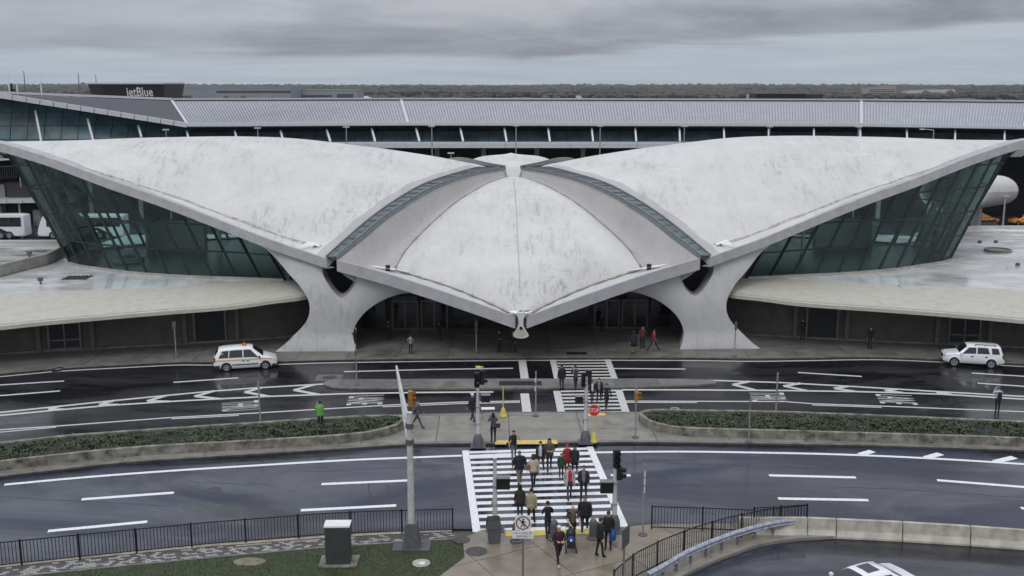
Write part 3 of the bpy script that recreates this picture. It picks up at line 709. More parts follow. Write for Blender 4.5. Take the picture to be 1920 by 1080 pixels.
PFR = smooth2([(8.51,66.18),(9.09,66.51),(10.00,66.63),(11.77,66.57),(17.52,66.29),(24.12,65.46),(28.20,64.86),(33.09,64.17),(38.10,63.29)], 6)
planter(PNR, PFR, 'long curved concrete planter with dark stained panels right of the crossing', 'low dark green hedge filling the right planter', 9)

# ================================================================== THE WINGED TERMINAL
BO = (0.11, 105.0); BA = -0.0235; BN = 1/math.hypot(1, BA)
term = empty('terminal_building', (BO[0], BO[1], 0), math.atan2(-BA, 1)*1.0, 'white concrete terminal with two great wing roofs and a beaked front shell', 'building')
# local axes: x to the right along the front, y into the building
EDGE = [(-15.85,-20.3,7.78), (-21.0,-17.6,9.0), (-26.4,-15,10.58), (-31.3,-13.3,12.15), (-36.3,-11.7,13.6), (-41.5,-9.2,15.05), (-45.2,-7,15.85), (-48.9,-4.4,16.45), (-52.3,-1.2,16.6)]
WARC = [(-15.85,-20.3,7.85), (-14.15,-17.75,9.28), (-12.35,-15.1,10.65), (-10.3,-12.05,11.88), (-8.1,-8.9,12.85), (-4.9,-4.1,13.5), (-3.4,-1.9,13.70), (-2.6,0,13.78)]
FARC = [(-15.0,-20.35,7.78), (-13.15,-17.7,9.08), (-11.5,-15.4,10.35), (-9.8,-13.1,11.33), (-8.1,-10.7,12.14), (-6.25,-8.1,12.8), (-4.3,-5.4,13.2), (-2.4,-2.7,13.4), (-.75,-.6,13.47)]
FEDGE = [(-15.0,-20.35,7.78), (-11.2,-21.6,6.95), (-7.5,-22.8,6.0), (-3.8,-23.95,4.95), (-1.3,-24.75,4.2), (-.45,-25.0,3.95)]
VARC = [(-10.4,-19.1,6.75), (-9.6,-16,7.95), (-7.95,-13,9.45), (-5.75,-9,11.05), (-3.3,-5,12.25), (-1.5,-2.6,12.8), (-.5,-1.5,12.95)]
VFRONT = [(-10.4,-19.1,6.7), (-9.0,-19.55,6.35), (-5.6,-21.0,5.55), (-2.6,-22.6,4.6), (-.9,-23.7,3.98), (-.35,-24.1,3.8)]
RIDGE = [(0,-24.1,3.9), (0,-23.0,5.0), (0,-21.3,6.5), (0,-18,8.15), (0,-14,9.95), (0,-9,11.65), (0,-4,12.7), (0,-1.5,12.98)]
def fl(p, sx=1, sy=1, dz=0): return Vector((p[0]*sx, p[1]*sy, p[2]+dz))
def curve(pts, n): return resamp(crom(pts, 10), n)
NS, NT = 45, 45
def wing_points():
    ef = curve(EDGE, NT); h = curve(WARC, NS//2+1); arc = h+[fl(p, 1, -1) for p in h[::-1][1:]]
    T_, F_ = ef[-1], ef[0]; eb = [fl(p, 1, -1, -1.2*ss(.35, .85, j/(NT-1))) for j, p in enumerate(ef)]; B_ = eb[0]; T2 = eb[-1]
    bt = [0, .1, .2, .35, .5, .65, .78, .88, .96, 1]; bv = [0, .85, 1.2, 1.3, .85, .28, -.08, -.22, -.1, 0]
    rows = []
    for i in range(NS):
        s_ = i/(NS-1); row = []
        for j in range(NT):
            t = j/(NT-1)
            tip = T_.lerp(T2, s_)
            p = arc[i]*(1-t)+tip*t+ef[j]*(1-s_)+eb[j]*s_-(F_*((1-s_)*(1-t))+B_*(s_*(1-t))+T_*((1-s_)*t)+T2*(s_*t))
            q = Vector(p)
            # smooth the bump table
            k = interp(t, bt, bv)*.6+.2*(interp(max(0, t-.05), bt, bv)+interp(min(1, t+.05), bt, bv))
            if t in (0., 1.): k = 0
            q.z += k*math.sin(math.pi*s_)**.8
            row.append(q)
        rows.append(row)
    return rows
WP = wing_points(); TH_ = .72
def wing_roof(sx):
    top = MB(); rows = [[fl(p, sx) for p in r] for r in WP]
    top.grid(rows, 0, flip=sx < 0)
    low = [[p-Vector((0, 0, TH_)) for p in r] for r in rows]; top.grid(low, 2, flip=sx > 0)
    o = top.build('wing_roof', [M['shell'], M['fascia'], M['int_white']], term, smooth=True)
    # edge band: front, tip and back, slightly proud of the shell
    rim = [r for r in rows[0]]+[rows[i][-1] for i in range(1, NS)]+[rows[-1][j] for j in range(NT-2, -1, -1)]
    fb = MB(); up = [p+Vector((0, -.04 if p.y < 0 else .04, .05)) for p in rim]; dn = [p-Vector((0, 0, TH_+.05))+Vector((0, -.04 if p.y < 0 else .04, 0)) for p in rim]
    inn = [p.lerp(Vector((sx*20, 0, p.z)), .018)+Vector((0, 0, .05)) for p in rim]; inl = [Vector((p.x, p.y, q.z)) for p, q in zip(inn, dn)]
    fb.grid([dn, up], 0, flip=sx > 0); fb.grid([up, inn], 0, flip=sx > 0); fb.grid([inl, dn], 0, flip=sx > 0); fb.grid([inn, [p-Vector((0, 0, .2)) for p in inn]], 0, flip=sx > 0)
    fb.build('edge_band', M['fascia'], o)
    # inner end along the skylight
    ib = MB(); a = [r[0] for r in rows]; ib.grid([[p+Vector((-sx*.02, 0, .02)) for p in a], [p-Vector((sx*.02, 0, TH_+.02)) for p in a]], 0, flip=sx > 0)
    ib.build('skylight_kerb', M['shell_side'], o)
    g = MB(); b1 = [r[0].lerp(r[1], .25)+Vector((0, 0, .03)) for r in rows[:NS//2]]; b2 = [r[1].lerp(r[2], .1+.1*math.sin(i*1.7))+Vector((0, 0, .035)) for i, r in enumerate(rows[:NS//2])]
    g.grid([b1, b2], 0, flip=sx < 0); g.build('gutter', M['flange'], o, smooth=True)
    # ragged dirt filled gutter just behind the front edge
    g = MB(); m_ = NT-1; b1 = [rows[1][j].lerp(rows[0][j], .30+.05*math.sin(j*1.9)+.04*math.sin(j*4.3))+Vector((0, 0, .03)) for j in range(3, m_)]; b2 = [rows[1][j].lerp(rows[0][j], .16-.09*abs(math.sin(j*2.7))-.07*math.sin(j*.9))+Vector((0, 0, .05)) for j in range(3, m_)]
    g.grid([b1, b2], 0, flip=sx < 0); g.build('gutter', M['edge_dirt'], o, smooth=True)
    # ragged white sealant and an outlet at the low corner
    sl = MB(); c_ = rows[0][2]
    ring = []
    for k in range(14):
        t = k/14*6.283; r = 1+.35*math.sin(k*2.3)+.2*math.sin(k*5.1)
        ring.append((c_.x+sx*(.3+1.1*r*math.cos(t)), c_.y+.75+.32*r*math.sin(t)))
    def wz(x, y):
        return min(((p.x-x)**2+(p.y-y)**2, p.z) for r in rows[:8] for p in r[:12])[1]
    sl.add([(x, y, wz(x, y)+.07) for x, y in ring], [tuple(range(14)) if sx*1 > 0 or True else None])
    sl.build('sealant_patch', M['chalk'], o)
    d = MB(); d.tube((c_.x+sx*.15, c_.y+.7, c_.z+.1), (c_.x+sx*.15, c_.y+.7, c_.z+.34), .16); d.build('roof_outlet', M['black'], o)
wing_roof(1); wing_roof(-1)

def front_shell(sy, name):
    n = 36; oa, va = curve(FARC, n), curve(VARC, n); of_, vf = curve(FEDGE, n), curve(VFRONT, n)
    def V_(p, sx): return fl(p, sx, sy)
    top = MB(); flip0 = lambda sx: (sx*sy > 0)
    ridge = None
    for sx in (1, -1):
        # flange to the skylight: concave between rim and valley
        rows = []
        for k in range(7):
            t = k/6; rows.append([V_(a.lerp(b, t)-Vector((0, 0, 1.0*math.sin(math.pi*t)*min(1, (a-b).length/3.2))), sx) for a, b in zip(oa, va)])
        top.grid(rows, 1, flip=not flip0(sx))
        rows = []
        for k in range(5):
            t = k/4; rows.append([V_(a.lerp(b, t)-Vector((0, 0, .12*math.sin(math.pi*t))), sx) for a, b in zip(of_, vf)])
        top.grid(rows, 3, flip=flip0(sx))
        outer = vf[::-1]+va[1:]; outer = resamp(outer, 64); rd = resamp(crom(RIDGE, 8), 64)
        rows = []
        for k in range(15):
            t = k/14; r = []
            for i, (a, b) in enumerate(zip(rd, outer)):
                f = i/63; p = a.lerp(b, t); p = Vector(p)
                bl = .9*math.sin(math.pi*min(1, f*1.02))**.7*(.12+.88*ss(.99, .62, f))
                p.z += bl*math.sin(math.pi*t**1.45)*1.05
                if t == 1: p.z -= .02
                r.append(V_(p, sx))
            rows.append(r)
        top.grid(rows, 0, flip=flip0(sx))
        # stained gutter line lying in the valley
        gl = MB(); path = vf[::-1][2:]
        w0 = [V_(Vector(p)+Vector((0, -.16-.08*math.sin(i*1.3), .05)), sx) for i, p in enumerate(path)]; w1 = [V_(Vector(p)+Vector((0, .22+.10*math.sin(i*2.1), .16)), sx) for i, p in enumerate(path)]
        top.grid([w0, w1], 2, flip=not flip0(sx))
        w0 = [V_(Vector(p)+Vector((-.05-.05*math.sin(i*1.7), 0, .06)), sx) for i, p in enumerate(va)]; w1 = [V_(Vector(p)+Vector((.07+.05*math.sin(i*2.3), 0, .10)), sx) for i, p in enumerate(va)]
        top.grid([w0, w1], 2, flip=not flip0(sx))
    b = len(top.v); low = [(x, y, z-.8) for x, y, z in top.v]; fs = [list(reversed(f)) for f in top.f]
    top.v += low; top.f += [[i+b for i in f] for f in fs]; top.m += [4]*len(fs)
    o = top.build(name, [M['shell'], M['flange'], M['gutter'], M['shell_side'], M['int_white']], term, smooth=True)
    sm_ = MB(); rs = [fl(p, 1, sy, .035) for p in curve(RIDGE, 30)][3:-2]; sm_.grid([[p+Vector((-.035-.015*math.sin(i*2.1), 0, 0)) for i, p in enumerate(rs)], [p+Vector((.035, 0, 0)) for p in rs]], 0, flip=sy > 0); sm_.build('ridge_seam', M['flange'], o)
    fb = MB()
    for sx in (1, -1):
        pts = [V_(p, sx) for p in of_]
        up = [p+Vector((0, -.05*sy, .04)) for p in pts]; dn = [p+Vector((0, -.05*sy, -.92)) for p in pts]; inn = [p+Vector((0, .28*sy, .04)) for p in pts]
        fb.grid([dn, up], 0, flip=not flip0(sx)); fb.grid([up, inn], 0, flip=not flip0(sx)); fb.grid([[p+Vector((0, .33*sy, 0)) for p in dn], dn], 0, flip=not flip0(sx))
    fb.build('edge_band', M['fascia'], o)
    eb = MB()
    for sx in (1, -1):
        pts = [V_(p, sx) for p in oa]; eb.grid([[p+Vector((sx*.05, 0, .06)) for p in pts], [p+Vector((sx*.05, 0, -.8)) for p in pts]], 0, flip=not flip0(sx))
        eb.grid([[p+Vector((sx*.05, 0, .06)) for p in pts], [p+Vector((-sx*.2, 0, .06)) for p in pts]], 0, flip=flip0(sx))
    eb.build('skylight_kerb', M['flange'], o)
    if sy > 0:
        for sx in (1, -1):
            mb = MB(); c_ = V_(Vector((-10.9, -19.55, 6.75)), sx)
            ring = []
            for k in range(16):
                t = k/16*6.283; r = 1+.3*math.sin(k*2.1)+.2*math.sin(k*4.7+sx); ring.append((c_.x+1.5*r*math.cos(t), c_.y+.28*r*math.sin(t)-.1*math.cos(t)*sx*1.2, c_.z+.2-.28*r*math.cos(t)*-sx*-1*.8))
            mb.add(ring, [tuple(range(16))]); mb.build('sealant_patch', M['chalk'], o)
            d = MB(); d.tube((c_.x, c_.y, c_.z), (c_.x, c_.y, c_.z+.45), .2); d.build('roof_outlet', M['black'], o)
    return o
fs_ = front_shell(1, 'front_roof'); bs_ = front_shell(-1, 'rear_roof')
# the rear shell rises a little behind the junction
for v in bs_.data.vertices:
    v.co.z += 3.25*math.exp(-((v.co.y-11)/6.5)**2)*max(0, 1-abs(v.co.x)/13.0)+.2*math.exp(-(v.co.y/3)**2)
for x0, x1, y, z in ((-5.6,-4.2,15.2,12.75), (-3.2,-2.3,15.2,12.9), (1.5,4.3,15.2,12.85)):
    mb = MB(); mb.box(x0, y, z-3, x1, y+1.2, z+.35); mb.build('roof_unit', M['signwhite'], term)
# crossing block
mb = MB(); mb.add([(-.8,-.75,13.5),(.8,-.75,13.5),(1.2,1.6,13.62),(-1.2,1.6,13.62),(-.55,-1.5,12.9),(.55,-1.5,12.9),(-1.2,1.6,12.4),(1.2,1.6,12.4)], [(0,1,2,3),(4,5,1,0),(5,7,2,1),(6,4,0,3)])
mb.build('crossing_slab', M['shell_side'], term)

# water spout at the tip of the beak
def spout():
    y = -25.35
    left = [(-.42,4.28), (-.30,4.12), (-.20,3.85), (-.17,3.55), (-.20,3.32), (-.34,2.98), (-.52,2.66), (-.62,2.52)]
    bot = [(-.5,2.40), (-.25,2.32), (0,2.30), (.25,2.32), (.5,2.40)]
    out = left+bot+[(-x, z) for x, z in left[::-1]]
    top = [(.24,4.36), (-.24,4.36)]
    pts = out+top; n = len(pts); mb = MB()
    tri = tessellate_polygon([[Vector((x, z, 0)) for x, z in pts]])
    mb.add([(x, y, z) for x, z in pts], [t for t in tri]); mb.add([(x, y+.7, z) for x, z in pts], [t[::-1] for t in tri])
    vs = [(x, y, z) for x, z in pts]+[(x, y+.7, z) for x, z in pts]; mb.add(vs, [(i, n+i, n+(i+1) % n, (i+1) % n) for i in range(n)])
    o = mb.build('rain_spout', M['shell'], term)
    m2 = MB(); inp = [(-.17,3.12), (-.42,2.62), (-.2,2.47), (0,2.44), (.2,2.47), (.42,2.62), (.17,3.12)]
    tri = tessellate_polygon([[Vector((x, z, 0)) for x, z in inp]]); m2.add([(x, y-.02, z) for x, z in inp], tri); m2.build('spout_trough', M['canopy'], o)
    m3 = MB(); m3.prism([(.13*math.cos(t*.5236), y-.035+.0*t) for t in range(12)], 3.1, 3.1, top_only=True) if False else m3.tube((0, y-.05, 3.14), (0, y+.1, 3.14), .13, n=12); m3.build('drain_hole', M['black'], o)  # black disc stands in for the dark inside of the hole
    m4 = MB(); m4.add([(-.42,-25.3,4.31),(.42,-25.3,4.31),(1.0,-24.5,4.32),(.5,-23.9,4.24),(-.5,-23.9,4.24),(-1.0,-24.5,4.32)], [(0,1,2,3,4,5)]); m4.build('spout_apron', M['chalk'], o)
    m5 = MB(); m5.add([(-.1,-24.75,4.34),(.15,-24.85,4.34),(.85,-24.42,4.37),(.6,-24.2,4.35)], [(0,1,2,3)]); m5.tube((.0,-24.75,4.3), (.0,-24.75,4.4), .16); m5.build('outlet_grille', M['signback'], o)
spout()

# ribbon skylights between the shells
def skylight(sx, sy):
    n = 24; A = resamp(crom(WARC[:-1], 10), n+1); B = resamp(crom(FARC, 10), n+1)
    root = empty('skylight'); root.parent = term
    def q(p, dz): return fl(p, sx, sy, dz)
    fr = MB()
    a = [q(p.lerp(r, -.02), .22) for p, r in zip(A, B)]; b = [q(p.lerp(r, .80), .22) for p, r in zip(A, B)]
    for i in range(n):
        fr.bar(a[i], a[i+1], .09, .16); fr.bar(b[i], b[i+1], .15, .20)
        c1, c2 = q(A[i].lerp(B[i], .98), .13), q(A[i+1].lerp(B[i+1], .98), .13); fr.bar(c1, c2, .12, .3)
        fr.bar(a[i], b[i], .05, .10)
    fr.bar(a[n], b[n], .1, .15)
    fr.build('frame', M['strip_frame'], root)
    for i in range(n):
        mb = MB(); e = .05; p = [a[i].lerp(a[i+1], e), a[i].lerp(a[i+1], 1-e), b[i].lerp(b[i+1], 1-e), b[i].lerp(b[i+1], e)]
        p = [v-Vector((0, 0, .03+.02*((i*7) % 3-1))) for v in p]
        if sx*sy < 0: p = p[::-1]
        mb.add(p, [(3, 2, 1, 0)]); mb.build('pane', M['strip_pane'], root)
    # closing flashing below the glass
    fl_ = MB(); fl_.grid([[v-Vector((0, 0, .12)) for v in a], [v-Vector((0, 0, .12)) for v in b], [q(x, -.1) for x in B]], 0); fl_.build('flashing', M['t5_soffit'], root)
for sx in (1, -1):
    for sy in (1, -1): skylight(sx, sy)

# Y shaped piers
PIER = [(-20.35,0), (-19.6,.55), (-18.75,1.35), (-18.0,2.1), (-17.55,2.8), (-17.4,3.5), (-17.55,4.3), (-18.3,5.35), (-19.3,6.2), (-20.6,7.35), (-21.6,8.05), (-22.6,8.75),
        (-22.4,9.0), (-21.0,8.6), (-18.4,7.85), (-15.9,7.2), (-16.3,6.9), (-16.32,6.45), (-16.0,5.8), (-15.35,4.9), (-14.75,4.45), (-14.2,4.75), (-13.7,5.4), (-13.42,6.1), (-13.5,6.55),
        (-11.6,6.25), (-9.4,5.6), (-9.0,5.05), (-9.9,4.85), (-11.4,4.25), (-12.7,3.35), (-13.5,2.4), (-13.85,1.5), (-13.8,.85), (-13.5,0)]
def pier(sx, sy):
    pts = [(q.x, q.y) for q in crom([(a, b, 0) for a, b in PIER], 3)]
    bm = bmesh.new(); vs = [bm.verts.new((x, 0, z)) for x, z in pts]
    es = [bm.edges.new((vs[i], vs[(i+1) % len(vs)])) for i in range(len(vs))]
    bmesh.ops.triangle_fill(bm, use_beauty=True, edges=es)
    for _ in range(2):
        long_ = [e for e in bm.edges if not e.is_boundary and e.calc_length() > .8]
        bmesh.ops.subdivide_edges(bm, edges=long_, cuts=1); bmesh.ops.triangulate(bm, faces=bm.faces[:])
    bm.verts.index_update(); bm.edges.index_update()
    ex, ey = [p[0] for p in EDGE][::-1], [p[1] for p in EDGE][::-1]; fx, fy = [p[0] for p in FEDGE], [p[1] for p in FEDGE]
    def front(x, z):
        t = ss(2.8, 8.2, z); e = interp(x, ex, ey)+.55 if x < -15.4 else interp(x, fx, fy)+.55
        foot = -20.35-.35*ss(1.6, 0, z)
        return lerp(foot, e, t)
    P0 = [(v.co.x, v.co.z) for v in bm.verts]; tris = [tuple(v.index for v in f.verts) for f in bm.faces]
    bnd = [tuple(v.index for v in e.verts) for e in bm.edges if e.is_boundary]
    bset = {i for e in bnd for i in e}; bm.free()
    cxm = sum(p[0] for p in P0)/len(P0)
    mb = MB(); n = len(P0)
    F_ = []; B_ = []
    for i, (x, z) in enumerate(P0):
        y = front(x, z); r = .16 if i in bset and z > .02 else 0
        F_.append(fl((x, y+r, z+.1), sx, sy)); B_.append(fl((x+(-16.9-x)*.10, y+2.3, z+.1), sx, sy))
    def orient(t):
        a, b, c_ = (F_[i] for i in t); nrm = (b-a).cross(c_-a); return t if nrm.y*sy < 0 else t[::-1]
    mb.add(F_+B_, [orient(t) for t in tris]+[tuple(n+i for i in orient(t)[::-1]) for t in tris])
    for a, b in bnd: mb.add([F_[a], F_[b], B_[b], B_[a]], [(0, 1, 2, 3)])
    o = mb.build('pier', M['pier'], term)
    bm = bmesh.new(); bm.from_mesh(o.data); bmesh.ops.remove_doubles(bm, verts=bm.verts, dist=.001); bmesh.ops.recalc_face_normals(bm, faces=bm.faces); bm.to_mesh(o.data); bm.free()
    sharp(o.data, 50)
for sx in (1, -1):
    for sy in (1, -1): pier(sx, sy)

# leaning glass walls under the wings
GBASE = [(-20.6,-13.7), (-23.7,-13.0), (-29.3,-11.9), (-34.6,-10.1), (-39.4,-7.3), (-42.2,-5.4), (-43.3,-4.0), (-43.9,-2.2), (-44.0,0)]
ZD = 4.82
def glass_wall(sx):
    root = empty('glass_wall'); root.parent = term
    base = resamp(crom([(x, y, ZD) for x, y in GBASE], 10), 14); full = base+[fl(p, 1, -1) for p in base[::-1][1:]]
    edge = [Vector(p)-Vector((0, 0, TH_+.05)) for p in resamp(crom(EDGE, 12), 160)]
    edge = edge+[fl(p, 1, -1, -1.2*ss(.35, .85, k/159)) for k, p in list(enumerate(edge))[::-1]]
    tops = []
    for b in full:
        best = None
        for e in edge:
            if (e.y > 0) != (b.y > 0) and abs(b.y) > 1.5: continue
            f = ss(0, 5, abs(b.y))
            want = b.x-.47*(e.z-b.z)
            d = abs(e.x-want)+(.0 if f > .9 else .3*abs(e.y-b.y))
            if best is None or d < best[0]: best = (d, e)
        e = best[1]; t = Vector((e.x+.35, e.y*.94 if abs(e.y) > 2 else e.y, e.z+.25)); 
        if t.z < b.z+.3: t.z = b.z+.3
        tops.append(t)
    # round the outer end so the last bays do not run out to the very tip
    for i, b in enumerate(full):
        k = ss(2.6, 0, abs(b.y))*1.0
        if k > 0: tops[i] = tops[i].lerp(Vector((-47.8, b.y*1.1, 14.9)), k)
    bars = MB()
    full = [fl(p, sx) for p in full]; tops = [fl(p, sx) for p in tops]
    zl = [ZD+.1, 7.35, 9.8, 12.2, 14.4, 30]
    def pt(i, z):
        t = (z-ZD)/(tops[i].z-ZD); return full[i].lerp(tops[i], t)
    lv = lambda i, z: min(z, tops[i].z)
    for i in range(len(full)):
        bars.bar(full[i], tops[i], .13, .24)
        if i < len(full)-1:
            bars.bar(full[i]+Vector((0, 0, .05)), full[i+1]+Vector((0, 0, .05)), .18, .16)
            for z in zl[1:-1]:
                if tops[i].z > z and tops[i+1].z > z: bars.bar(pt(i, z), pt(i+1, z), .1, .14)
                elif max(tops[i].z, tops[i+1].z) > z:
                    k = (z-tops[i].z)/(tops[i+1].z-tops[i].z); m_ = tops[i].lerp(tops[i+1], k); hi = i if tops[i].z > z else i+1
                    bars.bar(pt(hi, z), m_, .1, .14)
            for z0, z1 in zip(zl[:-1], zl[1:]):
                a0, a1, b0, b1 = lv(i, z0), lv(i, z1), lv(i+1, z0), lv(i+1, z1)
                if a1-a0 < .01 and b1-b0 < .01: continue
                poly = [pt(i, a0), pt(i+1, b0), pt(i+1, b1), pt(i, a1)]
                pp = []
                for p in poly:
                    if not pp or (p-pp[-1]).length > .02: pp.append(p)
                if (pp[0]-pp[-1]).length < .02: pp.pop()
                if len(pp) < 3: continue
                nrm = (pp[1]-pp[0]).cross(pp[2]-pp[0])
                if nrm.dot(pp[0]-Vector((sx*25, 0, pp[0].z))) < 0: pp = pp[::-1]
                mb = MB(); mb.add(pp, [tuple(range(len(pp)))]); mb.build('pane', M['glass_teal'], root)
    bars.build('mullions', M['metal_frame'], root)
    # sill upstand
    sl = MB(); out = [Vector((p.x+sx*.0, p.y, p.z)) for p in full]
    o1 = offset_line([(p.x, p.y) for p in full], .35*(1 if sx < 0 else -1)*-1)
    for i in range(len(full)-1):
        a, b = full[i], full[i+1]; c_, d = o1[i+1], o1[i]; h = .22
        sl.add([(a.x, a.y, ZD+h), (b.x, b.y, ZD+h), (*c_, ZD+h), (*d, ZD+h), (*c_, ZD-.05), (*d, ZD-.05)], [(0,1,2,3), (3,2,4,5)])
    sl.build('sill', M['parapet'], root)
    # floor inside
    fb = MB(); fb.prism([(p.x, p.y) for p in full], ZD+.02, ZD+.05, top_only=True); fb.build('inner_floor', M['int_floor'], term)
    wl = MB(); wl.box(min(sx*20.2, sx*20.6), -13.6, .2, max(sx*20.2, sx*20.6), 13.6, 8.2); wl.build('inner_wall', M['int_grey'], term)
    mz = MB(); mz.box(min(sx*20.6, sx*31), -1, 8.1, max(sx*20.6, sx*31), 6, 8.75); mz.build('mezzanine', M['int_mid'], term)
    for x, y in ((23.5,-.4), (29.6,-.4), (30.4,2.2)):
        cb = MB(); cb.tube((sx*x, y, ZD), (sx*x, y, 8.1), .16); cb.build('inner_column', M['int_white'], term)
    cw = MB(); arc = [(sx*(35+3.2*math.cos(t)), 2.5+2.4*math.sin(t)) for t in [k*.25 for k in range(1, 12)]]
    for a, b in zip(arc[:-1], arc[1:]): cw.bar((*a, ZD+1.5), (*b, ZD+1.5), .3, 3.0)
    cw.build('curved_partition', M['int_mid'], term)
for sx in (1, -1): glass_wall(sx)

# side wings: deck, curved canopy, lip, wall and doors
US   = [17.3, 18.5, 20.2, 23.5, 29.8, 37, 43, 55, 80]
LIPV = [-17.4,-19.3,-20.3,-21.4,-22.7,-24.3,-26.0,-30,-38.5]
LIPZ = [4.1, 4.2, 4.2, 3.95, 3.72, 3.42, 3.15, 3.0, 3.0]
FASV = [-15.2,-15.0,-14.4,-13.75,-16.2,-17.8,-19.3,-22.6,-31]
FASZ = [4.6, 4.75, 4.85, 4.84, 4.83, 4.83, 4.83, 4.83, 4.83]
WALU = [14.0, 17.5, 20.7, 25.5, 30, 36, 43, 60, 80]
WALV = [-12.95,-14.2,-15.9,-17.2,-18.3,-19.6,-21.1,-25.8,-33]
def side_wing(sx):
    root = empty('side_wing'); root.parent = term
    us = [17.3+ (80-17.3)*(i/60)**1.35 for i in range(61)]
    cv = lambda ys: (lambda c: [interp(u, [p.x for p in c], [p.y for p in c]) for u in us])(crom([(u, y, 0) for u, y in zip(US, ys)], 8))
    lv, lz, fv, fz = cv(LIPV), cv(LIPZ), cv(FASV), cv(FASZ)
    flip = sx > 0
    L_ = lambda k, dv=0, dz=0: [Vector((sx*u, v+dv, z+dz)) for u, v, z in zip(us, lv, lz)]
    Fs = [Vector((sx*u, v, z)) for u, v, z in zip(us, fv, fz)]
    lipt = L_(0, .05, .38)
    rows = []
    for k in range(9):
        t = k/8; bulge = .16*math.sin(math.pi*t)
        rows.append([a.lerp(b, t)+Vector((0, -.55*bulge, .75*bulge)) for a, b in zip(lipt, Fs)])
    cb = MB(); cb.grid(rows, 0, flip=not flip); 
    wv = [interp(u, WALU, WALV) for u in us]
    under = [[Vector((sx*u, v+.35, z)) for u, v, z in zip(us, lv, lz)], [Vector((sx*u, w+.3, 4.0)) for u, w in zip(us, wv)]]
    cb.grid(under, 0, flip=flip); cb.build('canopy', M['canopy'], root, smooth=True)
    lb = MB(); a, b, c_, d = L_(0, -.30, .0), L_(0, -.30, .30), L_(0, .10, .36), L_(0, .36, 0)
    lb.grid([a, b], 0, flip=not flip); lb.grid([b, c_], 0, flip=not flip); lb.grid([d, a], 0, flip=not flip); lb.build('canopy_lip', M['canopy'], root)
    # deck
    db = MB(); bx = [abs(p[0]) for p in GBASE]; bk = [Vector((sx*u, lerp(15.5, 3.6, ss(44.2, 46, u)) if sx < 0 else interp(u, [44, 46, 56, 80], [13.5, 12.0, 18.5, 18.5]), ZD)) for u in us]
    md = []
    for i in range(25): md.append([a.lerp(b, i/24)-Vector((0, 0, .0)) for a, b in zip(Fs, bk)])
    db.grid(md, 0, flip=not flip); db.build('roof_deck', M['deck'], root)
    bw = MB(); bw.grid([bk, [Vector((p.x, p.y, .1)) for p in bk]], 0, flip=not flip); bw.build('rear_wall', M['parapet'], root)
    # wall below
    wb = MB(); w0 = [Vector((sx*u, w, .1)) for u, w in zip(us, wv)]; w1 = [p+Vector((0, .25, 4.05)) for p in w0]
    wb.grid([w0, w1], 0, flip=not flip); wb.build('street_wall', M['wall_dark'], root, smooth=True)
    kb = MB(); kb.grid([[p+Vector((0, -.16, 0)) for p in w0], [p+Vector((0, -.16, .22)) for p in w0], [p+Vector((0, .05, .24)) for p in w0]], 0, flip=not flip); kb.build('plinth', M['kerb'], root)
    def at(u): return Vector((sx*u, interp(u, WALU, WALV), .14))
    for u0, u1, kind in ((25.2, 27.7, 'open'), (36.6, 39.0, 'double')):
        a, b = at(u0), at(u1); n_ = Vector(((b-a).y, -(b-a).x, 0)).normalized()
        if n_.y > 0: n_ = -n_
        a2, b2 = a+n_*.10, b+n_*.10; H_ = 3.0; Z = Vector((0, 0, 1))
        door = empty('door'); door.parent = root
        f = MB()
        for p, q in ((a2, a2+Z*H_), (b2, b2+Z*H_), (a2+Z*H_, b2+Z*H_)): f.bar(p, q, .14, .16)
        if kind == 'double':
            m_ = a2.lerp(b2, .5); f.bar(m_, m_+Z*2.35, .14, .12); f.bar(a2+Z*2.35, b2+Z*2.35, .1, .1)
            for h in (.16, .95): f.bar(a2+Z*h, b2+Z*h, .1, .12 if h > .5 else .26)
        f.build('frame', M['alu'], door)
        p_ = MB(); p_.quad(a2-n_*.03, b2-n_*.03, b2-n_*.03+Z*H_, a2-n_*.03+Z*H_); p_.build('pane', M['dark_in'], door)  # near-black sheet stands in for the unlit space behind the doorway
        for u in (u0-.95, u1+.75):
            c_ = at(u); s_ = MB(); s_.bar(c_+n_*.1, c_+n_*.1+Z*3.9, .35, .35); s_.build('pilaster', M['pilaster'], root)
    return root
swL, swR = side_wing(-1), side_wing(1)
mb = MB(); mb.bar((33.0,-22.05,4.1), (33.0,-17.2,4.86), .05, .05); mb.build('expansion_joint', M['gutter'], swR)
# raised roof and parapets, left
RP = [(-80,-9.5), (-47.6,-12.2), (-46.9,-11.4), (-46.2,-8.4), (-45.2,-5.0), (-45.6,0), (-46.2,3.6), (-80,3.2)]
mb = MB(); mb.prism(RP, ZD, 5.65); mb.build('upper_deck', [M['deck_dirty']], swL)
mb = MB()
for a, b in ((RP[0], RP[1]), (RP[1], RP[2]), (RP[2], RP[3]), (RP[3], RP[4]), (RP[4], RP[5])): mb.bar((*a, 5.4), (*b, 5.4), .28, 1.0)
mb.build('parapet', M['parapet'], swL)
mb = MB(); mb.bar((-46.0,3.5,5.75), (-80,3.1,5.75), .5, .5); mb.bar((-46.0,1.6,5.7), (-80,1.2,5.7), .3, .22); mb.build('parapet', M['shell_side'], swL)
mb = MB(); mb.bar((46.2,12.1,4.95), (56,18.4,4.95), .35, .4); mb.bar((56.1,18.4,4.95), (80,18.4,4.95), .35, .4); mb.build('parapet', M['shell_side'], swR)
for (x, y), r in (((50.6,1.0), 1.35),):
    mb = MB(); mb.lathe(x, y, [(r, ZD), (r, 5.1), (r-.18, 5.1), (r-.2, 5.0)], 24); o = mb.build('roof_light', M['kerb'], swR)
    mb = MB(); mb.lathe(x, y, [(r-.2, 5.0), (r-.2, 5.02)], 24); mb.build('lens', M['strip_pane'], o)
